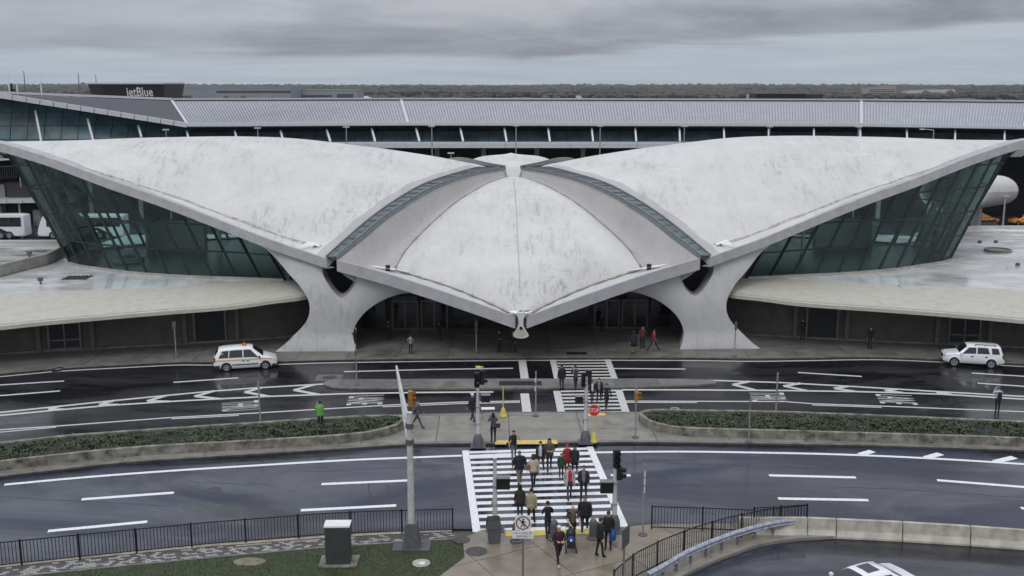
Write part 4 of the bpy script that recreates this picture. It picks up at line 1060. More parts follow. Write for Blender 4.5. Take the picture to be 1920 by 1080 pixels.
for x, y in ((51.5,7.0), (53.4,7.2), (48.4,-7.5)):
    mb = MB(); mb.lathe(x, y, [(.22, ZD), (.2, 5.05), (.12, 5.1)], 10); mb.build('roof_drain', M['bollard'], swR)
for x, y, z in ((-46.5,-5.5,5.65), (-41.6,-14.9,ZD)):
    mb = MB(); mb.tube((x, y, z), (x, y, z+.45), .09); mb.box(x-.2, y-.12, z+.3, x+.2, y+.12, z+.6); mb.build('roof_vent', M['signback'], swL)
gl = MB()
for k in range(6): gl.box(-40.6+k*.36, -12.9+.05*k, ZD+.01, -40.45+k*.36, -11.0+.05*k, ZD+.05)
for k in range(4): gl.box(-40.7, -12.8+k*.5, ZD+.012, -38.4, -12.7+k*.5, ZD+.055)
gl.build('roof_grating', M['black'], swL)

# recessed entrance under the front shell
ent = empty('entrance'); ent.parent = term
y0 = -12.9
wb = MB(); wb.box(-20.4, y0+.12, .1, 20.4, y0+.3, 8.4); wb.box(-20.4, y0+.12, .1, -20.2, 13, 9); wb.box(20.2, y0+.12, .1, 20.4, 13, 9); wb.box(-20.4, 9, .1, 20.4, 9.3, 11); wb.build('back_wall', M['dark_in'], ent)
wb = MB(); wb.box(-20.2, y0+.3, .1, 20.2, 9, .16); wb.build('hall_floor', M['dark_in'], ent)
for u0, u1 in ((-11.25,-8.95), (-8.6,-6.3), (7.1,9.3), (9.6,11.9), (12.2,14.0), (-14,-11.8), (-5.8,-2.0), (-1.6,2.2), (2.6,6.6)):
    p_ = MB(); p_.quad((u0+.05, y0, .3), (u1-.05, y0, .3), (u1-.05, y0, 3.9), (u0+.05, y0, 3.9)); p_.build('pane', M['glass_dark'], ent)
for u0, u1 in ((-11.25,-8.95), (-8.6,-6.3), (7.1,9.3), (9.6,11.9)):
    d = empty('door'); d.parent = ent; f = MB(); m_ = (u0+u1)/2
    for x in (u0, m_, u1): f.bar((x, y0-.06, .15), (x, y0-.06, 2.75), .10, .12)
    f.bar((u0, y0-.065, 2.75), (u1, y0-.065, 2.75), .09, .12); f.bar((u0, y0-.065, .2), (u1, y0-.065, .2), .09, .12)
    f.build('frame', M['alu'] if abs(u0) > 0 else None, d)
    hb = MB(); hb.bar((m_-.12, y0-.15, 1.0), (m_-.12, y0-.15, 1.4), .04); hb.bar((m_+.12, y0-.15, 1.0), (m_+.12, y0-.15, 1.4), .04); hb.build('handle', M['alu'], d)

# ================================================================== THE LONG TERMINAL BEHIND
long_t = empty('rear_terminal', (0, 170, 0), 0, 'long low terminal with a ribbed grey metal roof behind the winged building', 'building')
LO = Vector((0, 170, 0))
def lb(mb, name, m, parent=None, smooth=False):
    mb.v = [(x-LO.x, y-LO.y, z-LO.z) for x, y, z in mb.v]; return mb.build(name, m, parent or long_t, smooth)
EAVE = [(-99.93,163.00,23.13), (-80.36,166.00,20.19), (-52.41,170.00,15.45), (-16.85,170.50,15.60), (56.62,170.50,15.47), (82.29,169.00,15.10), (107.85,166.00,14.64)]
RID = [(-115.55,182.00,20.74), (-88.57,183.00,20.23), (-59.90,186.00,19.05), (-19.74,188.00,19.11), (62.16,188.00,18.93), (91.11,186.00,18.68), (121.10,183.00,18.37)]
EAVE = [Vector(p) for p in EAVE]; RID = [Vector(p) for p in RID]
# main ribbed roof, bays 2..5
for k in range(2, 6):
    a, b, c_, d = EAVE[k], EAVE[k+1], RID[k+1], RID[k]
    e = .18; ai, bi = a.lerp(b, .002), b.lerp(a, .002)
    mb = MB(); mb.quad(a, b, c_, d); ro = lb(mb, 'ribbed_roof', M['t5_roof'])
    n = int((b-a).length/.46); rb = MB()
    for i in range(n+1):
        t = i/n; p, q = a.lerp(b, t), d.lerp(c_, t); up = Vector((0, -.3, .95))*.07
        rb.bar(p.lerp(q, .03)+up, q.lerp(p, .01)+up, .10, .14)
    o = lb(rb, 'roof_seam', M['t5_rib'], ro); o['kind'] = 'stuff'
    mb = MB(); mb.bar(a+Vector((0, -.15, .05)), b+Vector((0, -.15, .05)), .9, .5); lb(mb, 'eave_band', M['t5_fascia'])
    mb = MB(); mb.bar(d+Vector((0, .25, .25)), c_+Vector((0, .25, .25)), .5, .36); lb(mb, 'ridge_cap', M['t5_fascia'])
    mb = MB(); mb.bar(d+Vector((0, -.2, .02)), c_+Vector((0, -.2, .02)), .25, .3); lb(mb, 'ridge_gutter', M['t5_void'])
    mb = MB(); mb.bar(a.lerp(d, .01)+Vector((0, 0, .12)), d+Vector((0, 0, .12)), .45, .12); lb(mb, 'hip_flashing', M['t5_fascia'])
# dark sloping roof over the tall end
mb = MB()
for k in (0, 1): mb.quad(EAVE[k], EAVE[k+1], RID[k+1], RID[k])
lb(mb, 'shingle_roof', M['t5_dark'])
for k in (0, 1):
    n = 8 if k == 0 else 14
    for i in range(n):
        p, q = EAVE[k].lerp(EAVE[k+1], (i+.03)/n), EAVE[k].lerp(EAVE[k+1], (i+.97)/n)
        mb = MB(); mb.bar(p+Vector((0, -.2, 0)), q+Vector((0, -.2, 0)), .8, .75); lb(mb, 'eave_panel', M['t5_fascia'])
    mb = MB(); mb.bar(RID[k]+Vector((0, .2, .3)), RID[k+1]+Vector((0, .2, .3)), .6, .38); lb(mb, 'ridge_cap', M['t5_fascia'])
# soffit, glass, columns, slab
def along(pts, t):
    n = len(pts)-1; t = min(n-1e-6, max(0, t)); i = int(t); return pts[i].lerp(pts[i+1], t-i)
GT = [p+Vector((0, 4.0, -.95)) for p in EAVE]
GB = [Vector((p.x, p.y+1.2, 12.75)) for p in EAVE]; GB[0].z = GB[1].z = 11.0; GB[2].z = 12.6
mb = MB()
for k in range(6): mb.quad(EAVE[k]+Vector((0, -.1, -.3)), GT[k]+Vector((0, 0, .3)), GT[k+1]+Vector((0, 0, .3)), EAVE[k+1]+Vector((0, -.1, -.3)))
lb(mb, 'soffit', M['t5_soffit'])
npan = [5, 11, 16, 34, 12, 12]
mull = MB()
for k in range(6):
    n = npan[k]; tall = k < 2
    for i in range(n):
        t0, t1 = (i+.02)/n, (i+.98)/n
        a, b = GB[k].lerp(GB[k+1], t0), GB[k].lerp(GB[k+1], t1); c_, d = GT[k].lerp(GT[k+1], t1), GT[k].lerp(GT[k+1], t0)
        rows = [0, 1] if not tall else None
        if tall:
            zs = [11.0]+[13.2+2.15*j for j in range(0, 6)]
            for z0, z1 in zip(zs[:-1], zs[1:]):
                def pz(lo, hi, z): return lo.lerp(hi, min(1, max(0, (z-lo.z)/(hi.z-lo.z))))
                p = [pz(a, d, z0+.05), pz(b, c_, z0+.05), pz(b, c_, z1-.05), pz(a, d, z1-.05)]
                if (p[3]-p[0]).length < .15 and (p[2]-p[1]).length < .15: continue
                mb = MB(); mb.add(p, [(0, 1, 2, 3)]); lb(mb, 'pane', M['t5_glass'])
        else:
            mb = MB(); mb.quad(a, b, c_, d); lb(mb, 'pane', M['t5_glass2'])
    mull.quad(GB[k]+Vector((0, .12, -.6)), GB[k+1]+Vector((0, .12, -.6)), GT[k+1]+Vector((0, .12, .3)), GT[k]+Vector((0, .12, .3)))
lb(mull, 'glazing_frame', M['t5_mull'])
cols = [((-76.04,168.20,17.74), (-74.00,165.00,12.19)), ((-68.21,169.20,16.45), (-66.39,166.30,12.95)), ((-60.50,170.20,15.31), (-59.19,167.60,13.56)), ((-52.95,171.00,14.42), (-51.76,168.00,13.20)), ((-45.13,171.00,14.42), (-44.07,168.00,13.20)), ((-37.67,171.00,14.42), (-36.65,168.00,13.03)),
 ((-30.16,171.00,14.59), (-29.09,168.00,12.82)), ((-22.82,171.00,14.76), (-21.92,168.00,12.86)), ((-15.62,171.00,14.81), (-14.82,168.00,12.86)), ((-8.42,171.00,14.81), (-7.82,168.00,12.86)), ((-1.26,171.00,14.81), (-0.85,168.00,12.86)), ((5.86,171.00,14.81), (6.07,168.00,12.86)), ((12.97,171.00,14.81), (12.99,168.00,12.86)), ((20.04,171.00,14.81), (19.91,168.00,12.86)), ((27.24,171.00,14.81), (26.91,168.00,12.86)),
 ((34.44,171.00,14.85), (34.00,168.00,13.03)), ((41.73,171.00,14.85), (41.13,168.00,13.03)), ((49.10,171.00,14.85), (48.35,168.00,13.03)), ((56.65,171.00,14.81), (55.78,168.00,13.03)), ((64.21,171.00,14.68), (63.31,168.00,12.86)), ((71.91,170.50,14.57), (70.76,167.50,12.72)), ((79.73,170.00,14.46), (78.42,167.00,12.58))]
for p, q in cols:
    mb = MB(); mb.bar(q, p, .27, .4); lb(mb, 'column', M['t5_col'])
SL = [Vector((p.x, p.y-3.6, 12.35)) for p in EAVE]; SL[0].z = SL[1].z = 10.6
for k in range(1, 6):
    n = max(2, int((SL[k+1]-SL[k]).length/5.2))
    for i in range(n):
        p, q = SL[k].lerp(SL[k+1], (i+.004)/n), SL[k].lerp(SL[k+1], (i+.996)/n)
        mb = MB(); mb.bar(p, q, .6, .75); lb(mb, 'slab_edge', M['t5_fascia'])
mb = MB()
for k in range(6):
    mb.quad(SL[k]+Vector((0, 0, .3)), SL[k+1]+Vector((0, 0, .3)), GB[k+1]+Vector((0, 0, -.1)), GB[k]+Vector((0, 0, -.1)))
    mb.quad(SL[k]+Vector((0, 0, -.3)), SL[k+1]+Vector((0, 0, -.3)), SL[k+1]+Vector((0, 14, -.3)), SL[k]+Vector((0, 14, -.3)))
lb(mb, 'deck_slab', M['t5_soffit'])
mb = MB()
for k in range(6): mb.quad(SL[k]+Vector((0, .3, .37)), SL[k+1]+Vector((0, .3, .37)), GB[k+1]+Vector((0, -.05, -.03)), GB[k]+Vector((0, -.05, -.03)))
lb(mb, 'deck_top', M['t5_fascia'])  # separate paler face, so the slab top reads as lit
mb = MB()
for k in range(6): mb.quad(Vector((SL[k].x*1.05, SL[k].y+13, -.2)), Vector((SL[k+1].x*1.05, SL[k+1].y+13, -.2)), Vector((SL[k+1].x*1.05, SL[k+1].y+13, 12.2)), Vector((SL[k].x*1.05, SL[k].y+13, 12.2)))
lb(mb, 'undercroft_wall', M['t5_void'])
mb = MB()
for k in range(6):
    a, b = RID[k], RID[k+1]; mb.quad(a+Vector((0, .4, 0)), b+Vector((0, .4, 0)), Vector((b.x, b.y+40, 13)), Vector((a.x, a.y+40, 13)))
lb(mb, 'rear_roof', M['t5_soffit'])
for px_ in range(18):
    x = -70+px_*8.2+.3*math.sin(px_*3.); mb = MB(); mb.tube((x, 172.5, 0), (x, 172.5, 12.1), .4, n=8); lb(mb, 'pillar', M['parapet'])
# dark plant box on the roof, right
bx = empty('plant_box', (*(44.58,193.00,19.80)[:2], 17), 0, 'long black louvred plant box on the ridge of the ribbed roof', 'roof plant')
mb = MB(); p, q = Vector((44.61,193.00,19.13)), Vector((53.71,193.00,20.23)); mb.box(0, 0, 0, q.x-p.x, 6, q.z-17); mb.build('louvre_housing', M['black'], bx)
mb = MB(); q2 = Vector((56.92,193.00,20.23)); mb.box(q.x-p.x+.02, .3, 0, q2.x-p.x, 5.6, q.z-17-.08); mb.build('end_housing', M['tower'], bx)
# black flaring tower with its lettering
tw = empty('sign_tower', (*(-72.56,200.00,19.23)[:2], 17), 0, 'black flared tower with large white lettering rising behind the dark roof', 'tower')
tx = lambda px: (px-241)/1950*(200*.981+.5)
zb, zt = 1.55, 4.95
mb = MB()
bot = [(tx(186), 0), (tx(205), -1.2), (tx(311), -1.2), (tx(311), 7), (tx(186), 7)]; top = [(tx(165.5), 0.2), (tx(204), -2.6), (tx(317.5), -2.6), (tx(320), 9), (tx(165.5), 9)]
n = 5; mb.add([(x, y, -1.5) for x, y in bot]+[(x, y, zt) for x, y in top], [(i, (i+1) % n, n+(i+1) % n, n+i) for i in range(n)]+[(5, 6, 7, 8, 9)]); mb.build('cladding', M['tower'], tw)
mb = MB()
for i in range(n):
    a, b = top[i], top[(i+1) % n]; mb.bar((*a, zt+.12), (*b, zt+.12), .3, .28)
mb.build('parapet_cap', M['t5_fascia'], tw)
vs, fs, asp = text_geo("jetBlue", .018); mb = MB()
x0, x1, z0, z1 = tx(246), tx(295.5), 2.15, 4.35
mb.add([(lerp(x0, x1, x), -1.2-1.4*((lerp(z0, z1, y)+1.5)/(zt+1.5))-.12, lerp(z0, z1, y)) for x, y in vs], fs); mb.build('lettering', M['signwhite'], tw)
for k, (px, w) in enumerate(((179, 12), (203, 12), (227, 12), (249, 11))):
    mb = MB(); x = tx(px); mb.box(-.62, -.5, -.2, .62, .5, .62); mb.box(-.5, -.4, .62, .5, .4, .74)
    o = mb.build('roof_fan', M['parapet']); o.location = (tw.location.x+x, 186.6, 19.35-.012*(px-179))
    tag(o, ('leftmost', 'second from left', 'third from left', 'rightmost')[k]+' small grey fan housing of four on the ridge before the lettered tower', 'roof fan', 'roof fans before the tower')
# masts
def mast(b, t, r, m, label, white=None):
    o = MB(); o.tube((0, 0, 0), (0, 0, t[2]-b[2]), r, r*.6, n=6); o = o.build('roof_mast', M[m]); o.location = b
    if white:
        w = MB(); w.tube((0, 0, 0), (0, 0, white), r*2.6, n=6); w.build('mast_sleeve', M['t5_col'], o)
    tag(o, label, 'mast', 'masts above the dark roof')
mast((-88.30,186.00,20.07), (-87.97,186.00,23.65), .05, 't5_col', 'white whip mast at the far left end of the roof ridge', 2.0)
mast((-86.89,186.00,20.07), (-86.67,186.00,22.55), .05, 't5_col', 'shorter white whip mast, second from the left end of the ridge', 2.0)
mast((-83.13,187.00,19.96), (-82.80,187.00,23.66), .05, 't5_col', 'white sleeved mast standing alone between two dark masts', 1.9)
mast((-119.52,260.00,19.04), (-118.98,260.00,25.07), .13, 'signback', 'dark thin mast just right of the white pair')
mast((-110.32,270.00,18.66), (-109.84,270.00,24.66), .13, 'signback', 'dark thin mast left of the lettered tower')
mast((-80.81,206.00,21.19), (-80.62,206.00,23.73), .08, 'signback', 'thin dark mast standing on top of the lettered tower')
mast((91.86,190.00,18.71), (91.33,190.00,24.25), .12, 'signback', 'tall grey mast at the far right end of the ridge')
o = MB(); o.box(-.5, -.4, 0, .5, .4, 1.0); o.box(.8, -.3, 0, 1.6, .3, .6); o.box(-.15, -.15, 1.0, .15, .15, 2.0); o = o.build('roof_instrument', M['black']); o.location = (-88.35,187.00,20.06); tag(o, 'small black instrument cluster between the white whip masts', 'instrument')

# street lamps along the rear road
def rear_lamp(b, top, label, arm=None, heavy=False):
    h = top[2]; root = empty('street_lamp', (b[0], b[1], 0), 0, label, 'street lamp', 'lamp posts on the rear road')
    mb = MB(); mb.tube((0, 0, 0), (0, 0, h), .16 if heavy else .11, .10 if heavy else .075, n=8); 
    if heavy: mb.lathe(0, 0, [(.34, 0), (.26, .8), (.18, 1.2)], 10)
    mb.build('pole', M['steel_paint' if heavy else 'steel'], root)
    hd = MB(); 
    if arm is None: hd.box(-.45, -.2, h-.02, .45, .2, h+.16)
    else: hd.bar((0, 0, h), (arm, 0, h+.15), .09); hd.box(min(arm, arm-.6), -.18, h+.05, max(arm, arm-.6), .18, h+.22)
    hd.build('lamp_head', M['steel_paint'], root)
LMP = [((-23.66,150.00,15.88), 'in front of the left third of the glass band'), ((-11.45,150.00,15.99), 'above the dip of the left wing roof'), ((0.57,150.00,16.07), 'rising right above the junction of the shells'), ((12.59,150.00,16.03), 'above the inner slope of the right wing roof'), ((24.61,150.00,15.99), 'peeping over the right wing roof, first from the middle'), ((36.78,150.00,15.95), 'peeping over the right wing roof beside a white column'), ((49.45,150.00,15.92), 'peeping over the crown of the right wing roof')]
for t, l in LMP: rear_lamp(t, t, 'tall slim grey lamp post '+l)
rear_lamp((-50.06,152.00,15.41), (-50.06,152.00,15.41), 'slim grey lamp post before the tall left glass end')
rear_lamp((-36.78,152.00,15.64), (-36.78,152.00,15.64), 'slim grey lamp post peeping over the crown of the left wing roof')
t = (60.21,150.00,15.50); rear_lamp(t, t, 'lamp post with an arm to the left over the right wing tip', arm=-1.4)
t = (-8.52,146.00,12.43); rear_lamp(t, t, 'short sign post in the dark gap beside the rear shell')
t = (60.08,133.00,7.58); rear_lamp(t, (t[0], t[1], 8.0), 'thick pale lamp post before the orange taxi', heavy=True)
t = (67.96,143.00,6.72); rear_lamp(t, t, 'pale lamp post with a square head between the two taxis', heavy=True)

# pale concrete tube linking the buildings
tb = MB(); a, b = Vector((49.42,118.00,10.00)), Vector((76.12,163.00,5.58)); d = (b-a); s_ = Vector((d.y, -d.x, 0)).normalized(); n = 24; rows = []
for k in range(9):
    c_ = a.lerp(b, k/8); rows.append([c_+s_*(3.0*math.cos(t*2*math.pi/n))+Vector((0, 0, 2.35*math.sin(t*2*math.pi/n))) for t in range(n+1)])
o = tb; tb.grid(rows, 0); tb.add(rows[-1][:-1], [tuple(range(n))])
tb.v = [(x-a.x, y-a.y, z) for x, y, z in tb.v]; o = tb.build('link_tube', M['tube_white'], None, True); o.location = (a.x, a.y, 0)
rb = MB(); c0 = b-a; rw = [[Vector((p.x-a.x, p.y-a.y, p.z)) for p in rows[-1]]]; cc = Vector((b.x-a.x, b.y-a.y, b.z)); rb.grid([[p+(p-cc)*.0 for p in rw[0]], [cc+(p-cc)*1.05 for p in rw[0]]], 0); rb.build('end_collar', M['black'], o)
for t in (.55,):
    c_ = a.lerp(b, t); mb = MB(); mb.box(c_.x-a.x-.5, c_.y-a.y-.5, 0, c_.x-a.x+.5, c_.y-a.y+.5, c_.z-2.2); mb.build('support', M['parapet'], o)
tag(o, 'pale oval concrete tube leading back from the right wing', 'walkway')

# low structures seen past the left wing tip
lw = empty('left_annex', (-75, 168, 0), 0, 'low dark annex with a pale canopy strip behind the white coaches', 'building')
def bx_(name, p, q, dep, m):
    mb = MB(); x0, x1 = sorted((p[0]+75, q[0]+75)); z0, z1 = sorted((p[2], q[2])); mb.box(x0, p[1]-168, max(z0, 0), x1, p[1]-168+dep, z1); return mb.build(name, m, lw)
bx_('brown_panel', (-80.72,166.00,6.56), (-75.79,166.00,3.57), 4, M['brown'])
bx_('side_wall', (-87.32,167.00,6.12), (-81.53,167.00,3.46), 4, M['parapet'])
for k, (a, b) in enumerate((((-85.47,163.00,4.12), (-79.49,163.00,3.53)), ((-79.39,163.00,4.12), (-76.97,163.00,3.57)), ((-76.87,163.00,4.20), (-74.28,163.00,3.61)))): bx_('canopy_strip', a, b, 5, M['t5_fascia'])
bx_('post', (-77.95,164.00,3.46), (-78.12,164.00,-0.71), .3, M['t5_col'])
bx_('recess', (-82.21,168.00,2.75), (-75.71,168.00,-3.19), 1, M['dark_in']); bx_('pale_pier', (-87.38,166.50,2.92), (-82.11,166.50,-2.97), 2, M['parapet']); bx_('pale_door', (-77.09,166.50,2.06), (-75.92,166.50,-0.19), 1, M['parapet'])
mb = MB()
a, b = Vector((-86.02,165.00,8.84)), Vector((-78.47,165.00,9.26)); mb.bar(a-Vector((-75, 168, 0)), b-Vector((-75, 168, 0)), .15)
for k in range(22):
    p = a.lerp(b, k/21)-Vector((-75, 168, 0)); mb.bar(p, p-Vector((0, 0, 1.9)), .05)
mb.build('roof_railing', M['steel_dk'], lw)
mb = MB(); p = (-77.43,164.00,9.59); mb.tube((p[0]+75, p[1]-168, 6), (p[0]+75, p[1]-168, p[2]), .12); mb.build('post', M['steel'], lw)
bx_('back_block', (-91.55,172.00,7.06), (-78.41,172.00,-3.79), 2, M['t5_void'])

# dark rear kerb lines and low fence near the taxis
mb = MB(); a, b = Vector((67.74,158.00,0.62)), Vector((84.07,158.00,0.62)); 
for k in range(34):
    p = a.lerp(b, k/33); mb.bar((p.x, p.y, 0), (p.x, p.y, 1.1), .07)
mb.bar((a.x, a.y, 1.1), (b.x, b.y, 1.1), .09); mb.bar((a.x, a.y, .3), (b.x, b.y, .3), .07)
o = mb.build('rear_fence', M['black']); tag(o, 'low black fence along the rear road before the taxis', 'fence')

# ------------------------------------------------------------------ beyond the terminal
def far_block(name, x0, x1, Y, dep, z1, m, label, bands=(), cat='building', group=None):
    root = empty(name, ((x0+x1)/2, Y, 0), 0, label, cat, group); w = (x1-x0)/2
    mb = MB(); mb.box(-w, 0, -.1, w, dep, z1); mb.build('wall', M[m], root)
    mb = MB(); mb.box(-w-.3, -.3, z1, w+.3, dep+.3, z1+.5); mb.build('roof', M['far_grey'] if 'far_grey' in M else M['far_bldg'], root)
    for a, b, z0, zz in bands:
        mb = MB(); mb.box(lerp(-w, w, a), -.25, z0, lerp(-w, w, b), -.02, zz); mb.build('window', M['far_win'], root)
    return root
far_block('warehouse', -330, -209, 1000, 60, 18.4, 'far_bldg', 'long grey warehouse with dark window strips, the nearer and taller', ((.0,.22,9,11), (.42,1.,13.6,15.6), (.42,.7,5,6.2)))
far_block('warehouse', -212, -154, 1050, 50, 15.8, 'far_bldg', 'lower grey warehouse joined to the right of the taller one', ((.02,.58,9,11), (.66,.94,5,12)))
far_block('hangar', -395, -360, 900, 30, 11.0, 'far_white', 'pale flat hangar left of the lettered tower')
far_block('hotel', 545, 588, 1620, 30, 16.5, 'far_tan', 'tan many storeyed block on the wooded horizon, right', tuple((.04, .96, 2+2.6*k, 3.2+2.6*k) for k in range(5)))
far_block('hotel', 586, 612, 1690, 30, 18.5, 'far_tan', 'taller tan block behind the first tan block on the horizon', tuple((.04, .96, 3+2.6*k, 4.2+2.6*k) for k in range(5)))
far_block('shed', 660, 712, 1700, 25, 13.0, 'far_white', 'low white building at the foot of the far right woods', ((.02,.98,5,6.5),))
far_block('shed', 618, 640, 1650, 25, 12.0, 'far_white', 'tiny white building left of the long white one, far right', ((.02,.98,5,6.5),))
far_block('shed', 280, 287, 1250, 12, 10.0, 'far_white', 'small white cabin just above the black roof box', ((.1,.9,4,6),))
for x, Y, l in ((-160, 1150, 'small white domed tank above the roof ridge, left of the middle'),):
    mb = MB(); mb.lathe(0, 0, [(9, 0), (9, 4.5), (7, 7), (3.5, 8.4), (.5, 8.8)], 16); o = mb.build('storage_tank', M['far_white']); o.location = (x, Y, 0); tag(o, l, 'tank')
mb = MB(); o = None
pl = empty('parked_airliner', (63, 640, 0), R(90), 'white airliner of which the swept tail fin shows over the roof', 'airliner')
mb = MB(); mb.tube((0, -20, 5), (0, 15, 5), 2.2, 2.2, n=12); mb.tube((0, 15, 5), (0, 24, 6), 2.2, .5, n=12); mb.tube((0, -24, 4.6), (0, -20, 5), .6, 2.2, n=12); mb.build('fuselage', M['far_white'], pl)
mb = MB(); mb.add([(-.25, 15, 6.5), (-.25, 22, 6.5), (-.25, 24.5, 15), (-.25, 21.5, 15), (.25, 15, 6.5), (.25, 22, 6.5), (.25, 24.5, 15), (.25, 21.5, 15)], [(0,1,2,3), (7,6,5,4), (0,3,7,4), (1,5,6,2), (2,6,7,3)]); mb.build('tail_fin', M['far_white'], pl)
mb = MB()
for s_ in (-1, 1): mb.add([(s_*1.8, -4, 4.2), (s_*1.8, 4, 4.2), (s_*17, 8, 5), (s_*17, 5.5, 5), (s_*1.8, -4, 4.6), (s_*1.8, 4, 4.6), (s_*17, 8, 5.2), (s_*17, 5.5, 5.2)], [(0,1,2,3), (7,6,5,4), (0,4,5,1), (2,6,7,3), (3,7,4,0)])
mb.build('wing', M['far_white'], pl)
mb = MB()
for x, z in ((-.3,0),(0,0)): mb.tube((x, -15, 0), (x, -15, 3), .3); mb.tube((x*8+1.2, 1, 0), (x*8+1.2, 1, 3), .4)
mb.build('landing_gear', M['tyre'], pl)
# woods: thousands of uneven crowns in several belts
wr = random.Random(21); wd = MB()
ico = bmesh.new(); bmesh.ops.create_icosphere(ico, subdivisions=1, radius=1); IV = [v.co.copy() for v in ico.verts]; IF = [tuple(v.index for v in f.verts) for f in ico.faces]; ico.free()
def crown(mb, x, y, r, h, rr):
    vs = []
    for v in IV:
        k = 1+rr.uniform(-.28, .28); vs.append((x+v.x*r*k, y+v.y*r*k, h*.52+v.z*h*.5*k))
    mb.add(vs, IF)
for Y0, n_, hm in ((1780, 1300, 11.5), (2050, 1200, 12.5), (2500, 1100, 13.5), (3100, 1000, 15), (3900, 900, 17), (4800, 800, 18.5)):
    for _ in range(n_):
        Y = Y0+wr.uniform(-110, 170)*(Y0/1900); X = wr.uniform(-.56, .56)*Y; k = Y0/1800
        h = hm*(1+.10*math.sin(X*.006/k+Y0)+.07*math.sin(X*.021/k+2*Y0))*wr.uniform(.86, 1.08)
        if wr.random() < .012: h *= 1.28
        crown(wd, X, Y, wr.uniform(6, 12)*k**.8, h, wr)
for _ in range(1100):
    Y = wr.uniform(1250, 1750); X = wr.uniform(-.55, .56)*Y
    if X > -.02*Y and Y < 1640: continue
    crown(wd, X, Y, wr.uniform(4, 8), wr.uniform(4.5, 8.5), wr)
for _ in range(420):
    Y = wr.uniform(1470, 1640); X = wr.uniform(.03, .55)*Y; crown(wd, X, Y, wr.uniform(4, 9), wr.uniform(5.5, 9.5), wr)
for _ in range(420):
    Y = wr.uniform(560, 900); X = -Y*wr.uniform(.33, .52); crown(wd, X, Y, wr.uniform(5, 9), wr.uniform(9, 15.5)*(1 if X/Y < -.38 else .9), wr)
for _ in range(46):
    Y = wr.uniform(940, 990); X = -Y*wr.choice((.325, .30, .262, .23, .215, .185, .17, .35)) + wr.uniform(-9, 9); crown(wd, X, Y, wr.uniform(4, 7), wr.uniform(6, 11), wr)
tag(wd.build('distant_woods', M['far_tree']), 'broad belt of grey green woods along the horizon', kind='stuff')
# cars and stands on the far apron, as small real blocks

# ================================================================== VEHICLES
def car_shell(st):
    rings = []
    for x, zb, zl, zt, w, wr in st:
        h = [(0, zb), (w*.9, zb), (w*.985, zb+.12), (w, lerp(zb, zl, .55)), (w*.965, zl), (lerp(w*.965, wr, .55), lerp(zl, zt, .55)), (wr, zt-.07*min(1, (zt-zl)*3)), (wr*.82, zt-.01), (0, zt+.015)]
        rings.append([Vector((x, -y, z)) for y, z in h]+[Vector((x, y, z)) for y, z in h[::-1][1:-1]])
    return rings
def car_surf(st, x, t):      # point on the left glasshouse side, t from belt to roof edge
    for a, b in zip(st[:-1], st[1:]):
        if min(a[0], b[0])-1e-6 <= x <= max(a[0], b[0])+1e-6:
            k = (x-a[0])/(b[0]-a[0]) if b[0] != a[0] else 0; s_ = [lerp(p, q, k) for p, q in zip(a, b)]
            break
    else: s_ = st[0]
    _, zb, zl, zt, w, wr = s_
    return Vector((x, lerp(w*.965, wr, t), lerp(zl, zt-.07*min(1, (zt-zl)*3), t)))
def wheel(root, x, y, r, w, five=False):
    s_ = 1 if y > 0 else -1; t = MB(); t.tube((x, y-w/2, r), (x, y+w/2, r), r, n=20); tyre = t.build('wheel', M['tyre'], root, 40)
    m = MB(); yo = y+s_*(w/2+.004); m.tube((x, yo-.02*s_, r), (x, yo+.01*s_, r), r*.26, n=12); 
    for k in range(5):
        a = k*1.2566+.3; m.bar((x+.05*math.cos(a), yo, r+.05*math.sin(a)), (x+r*.62*math.cos(a), yo, r+r*.62*math.sin(a)), r*.24, .02, up=(0, 1, 0))
    ring = []
    for k in range(25):
        a = k*2*math.pi/24; ring.append(Vector((math.cos(a), 0, math.sin(a))))
    m.grid([[Vector((x, yo, r))+v*r*.56 for v in ring], [Vector((x, yo+s_*.012, r))+v*r*.68 for v in ring]], 0)
    m.build('rim', M['rim'], tyre)
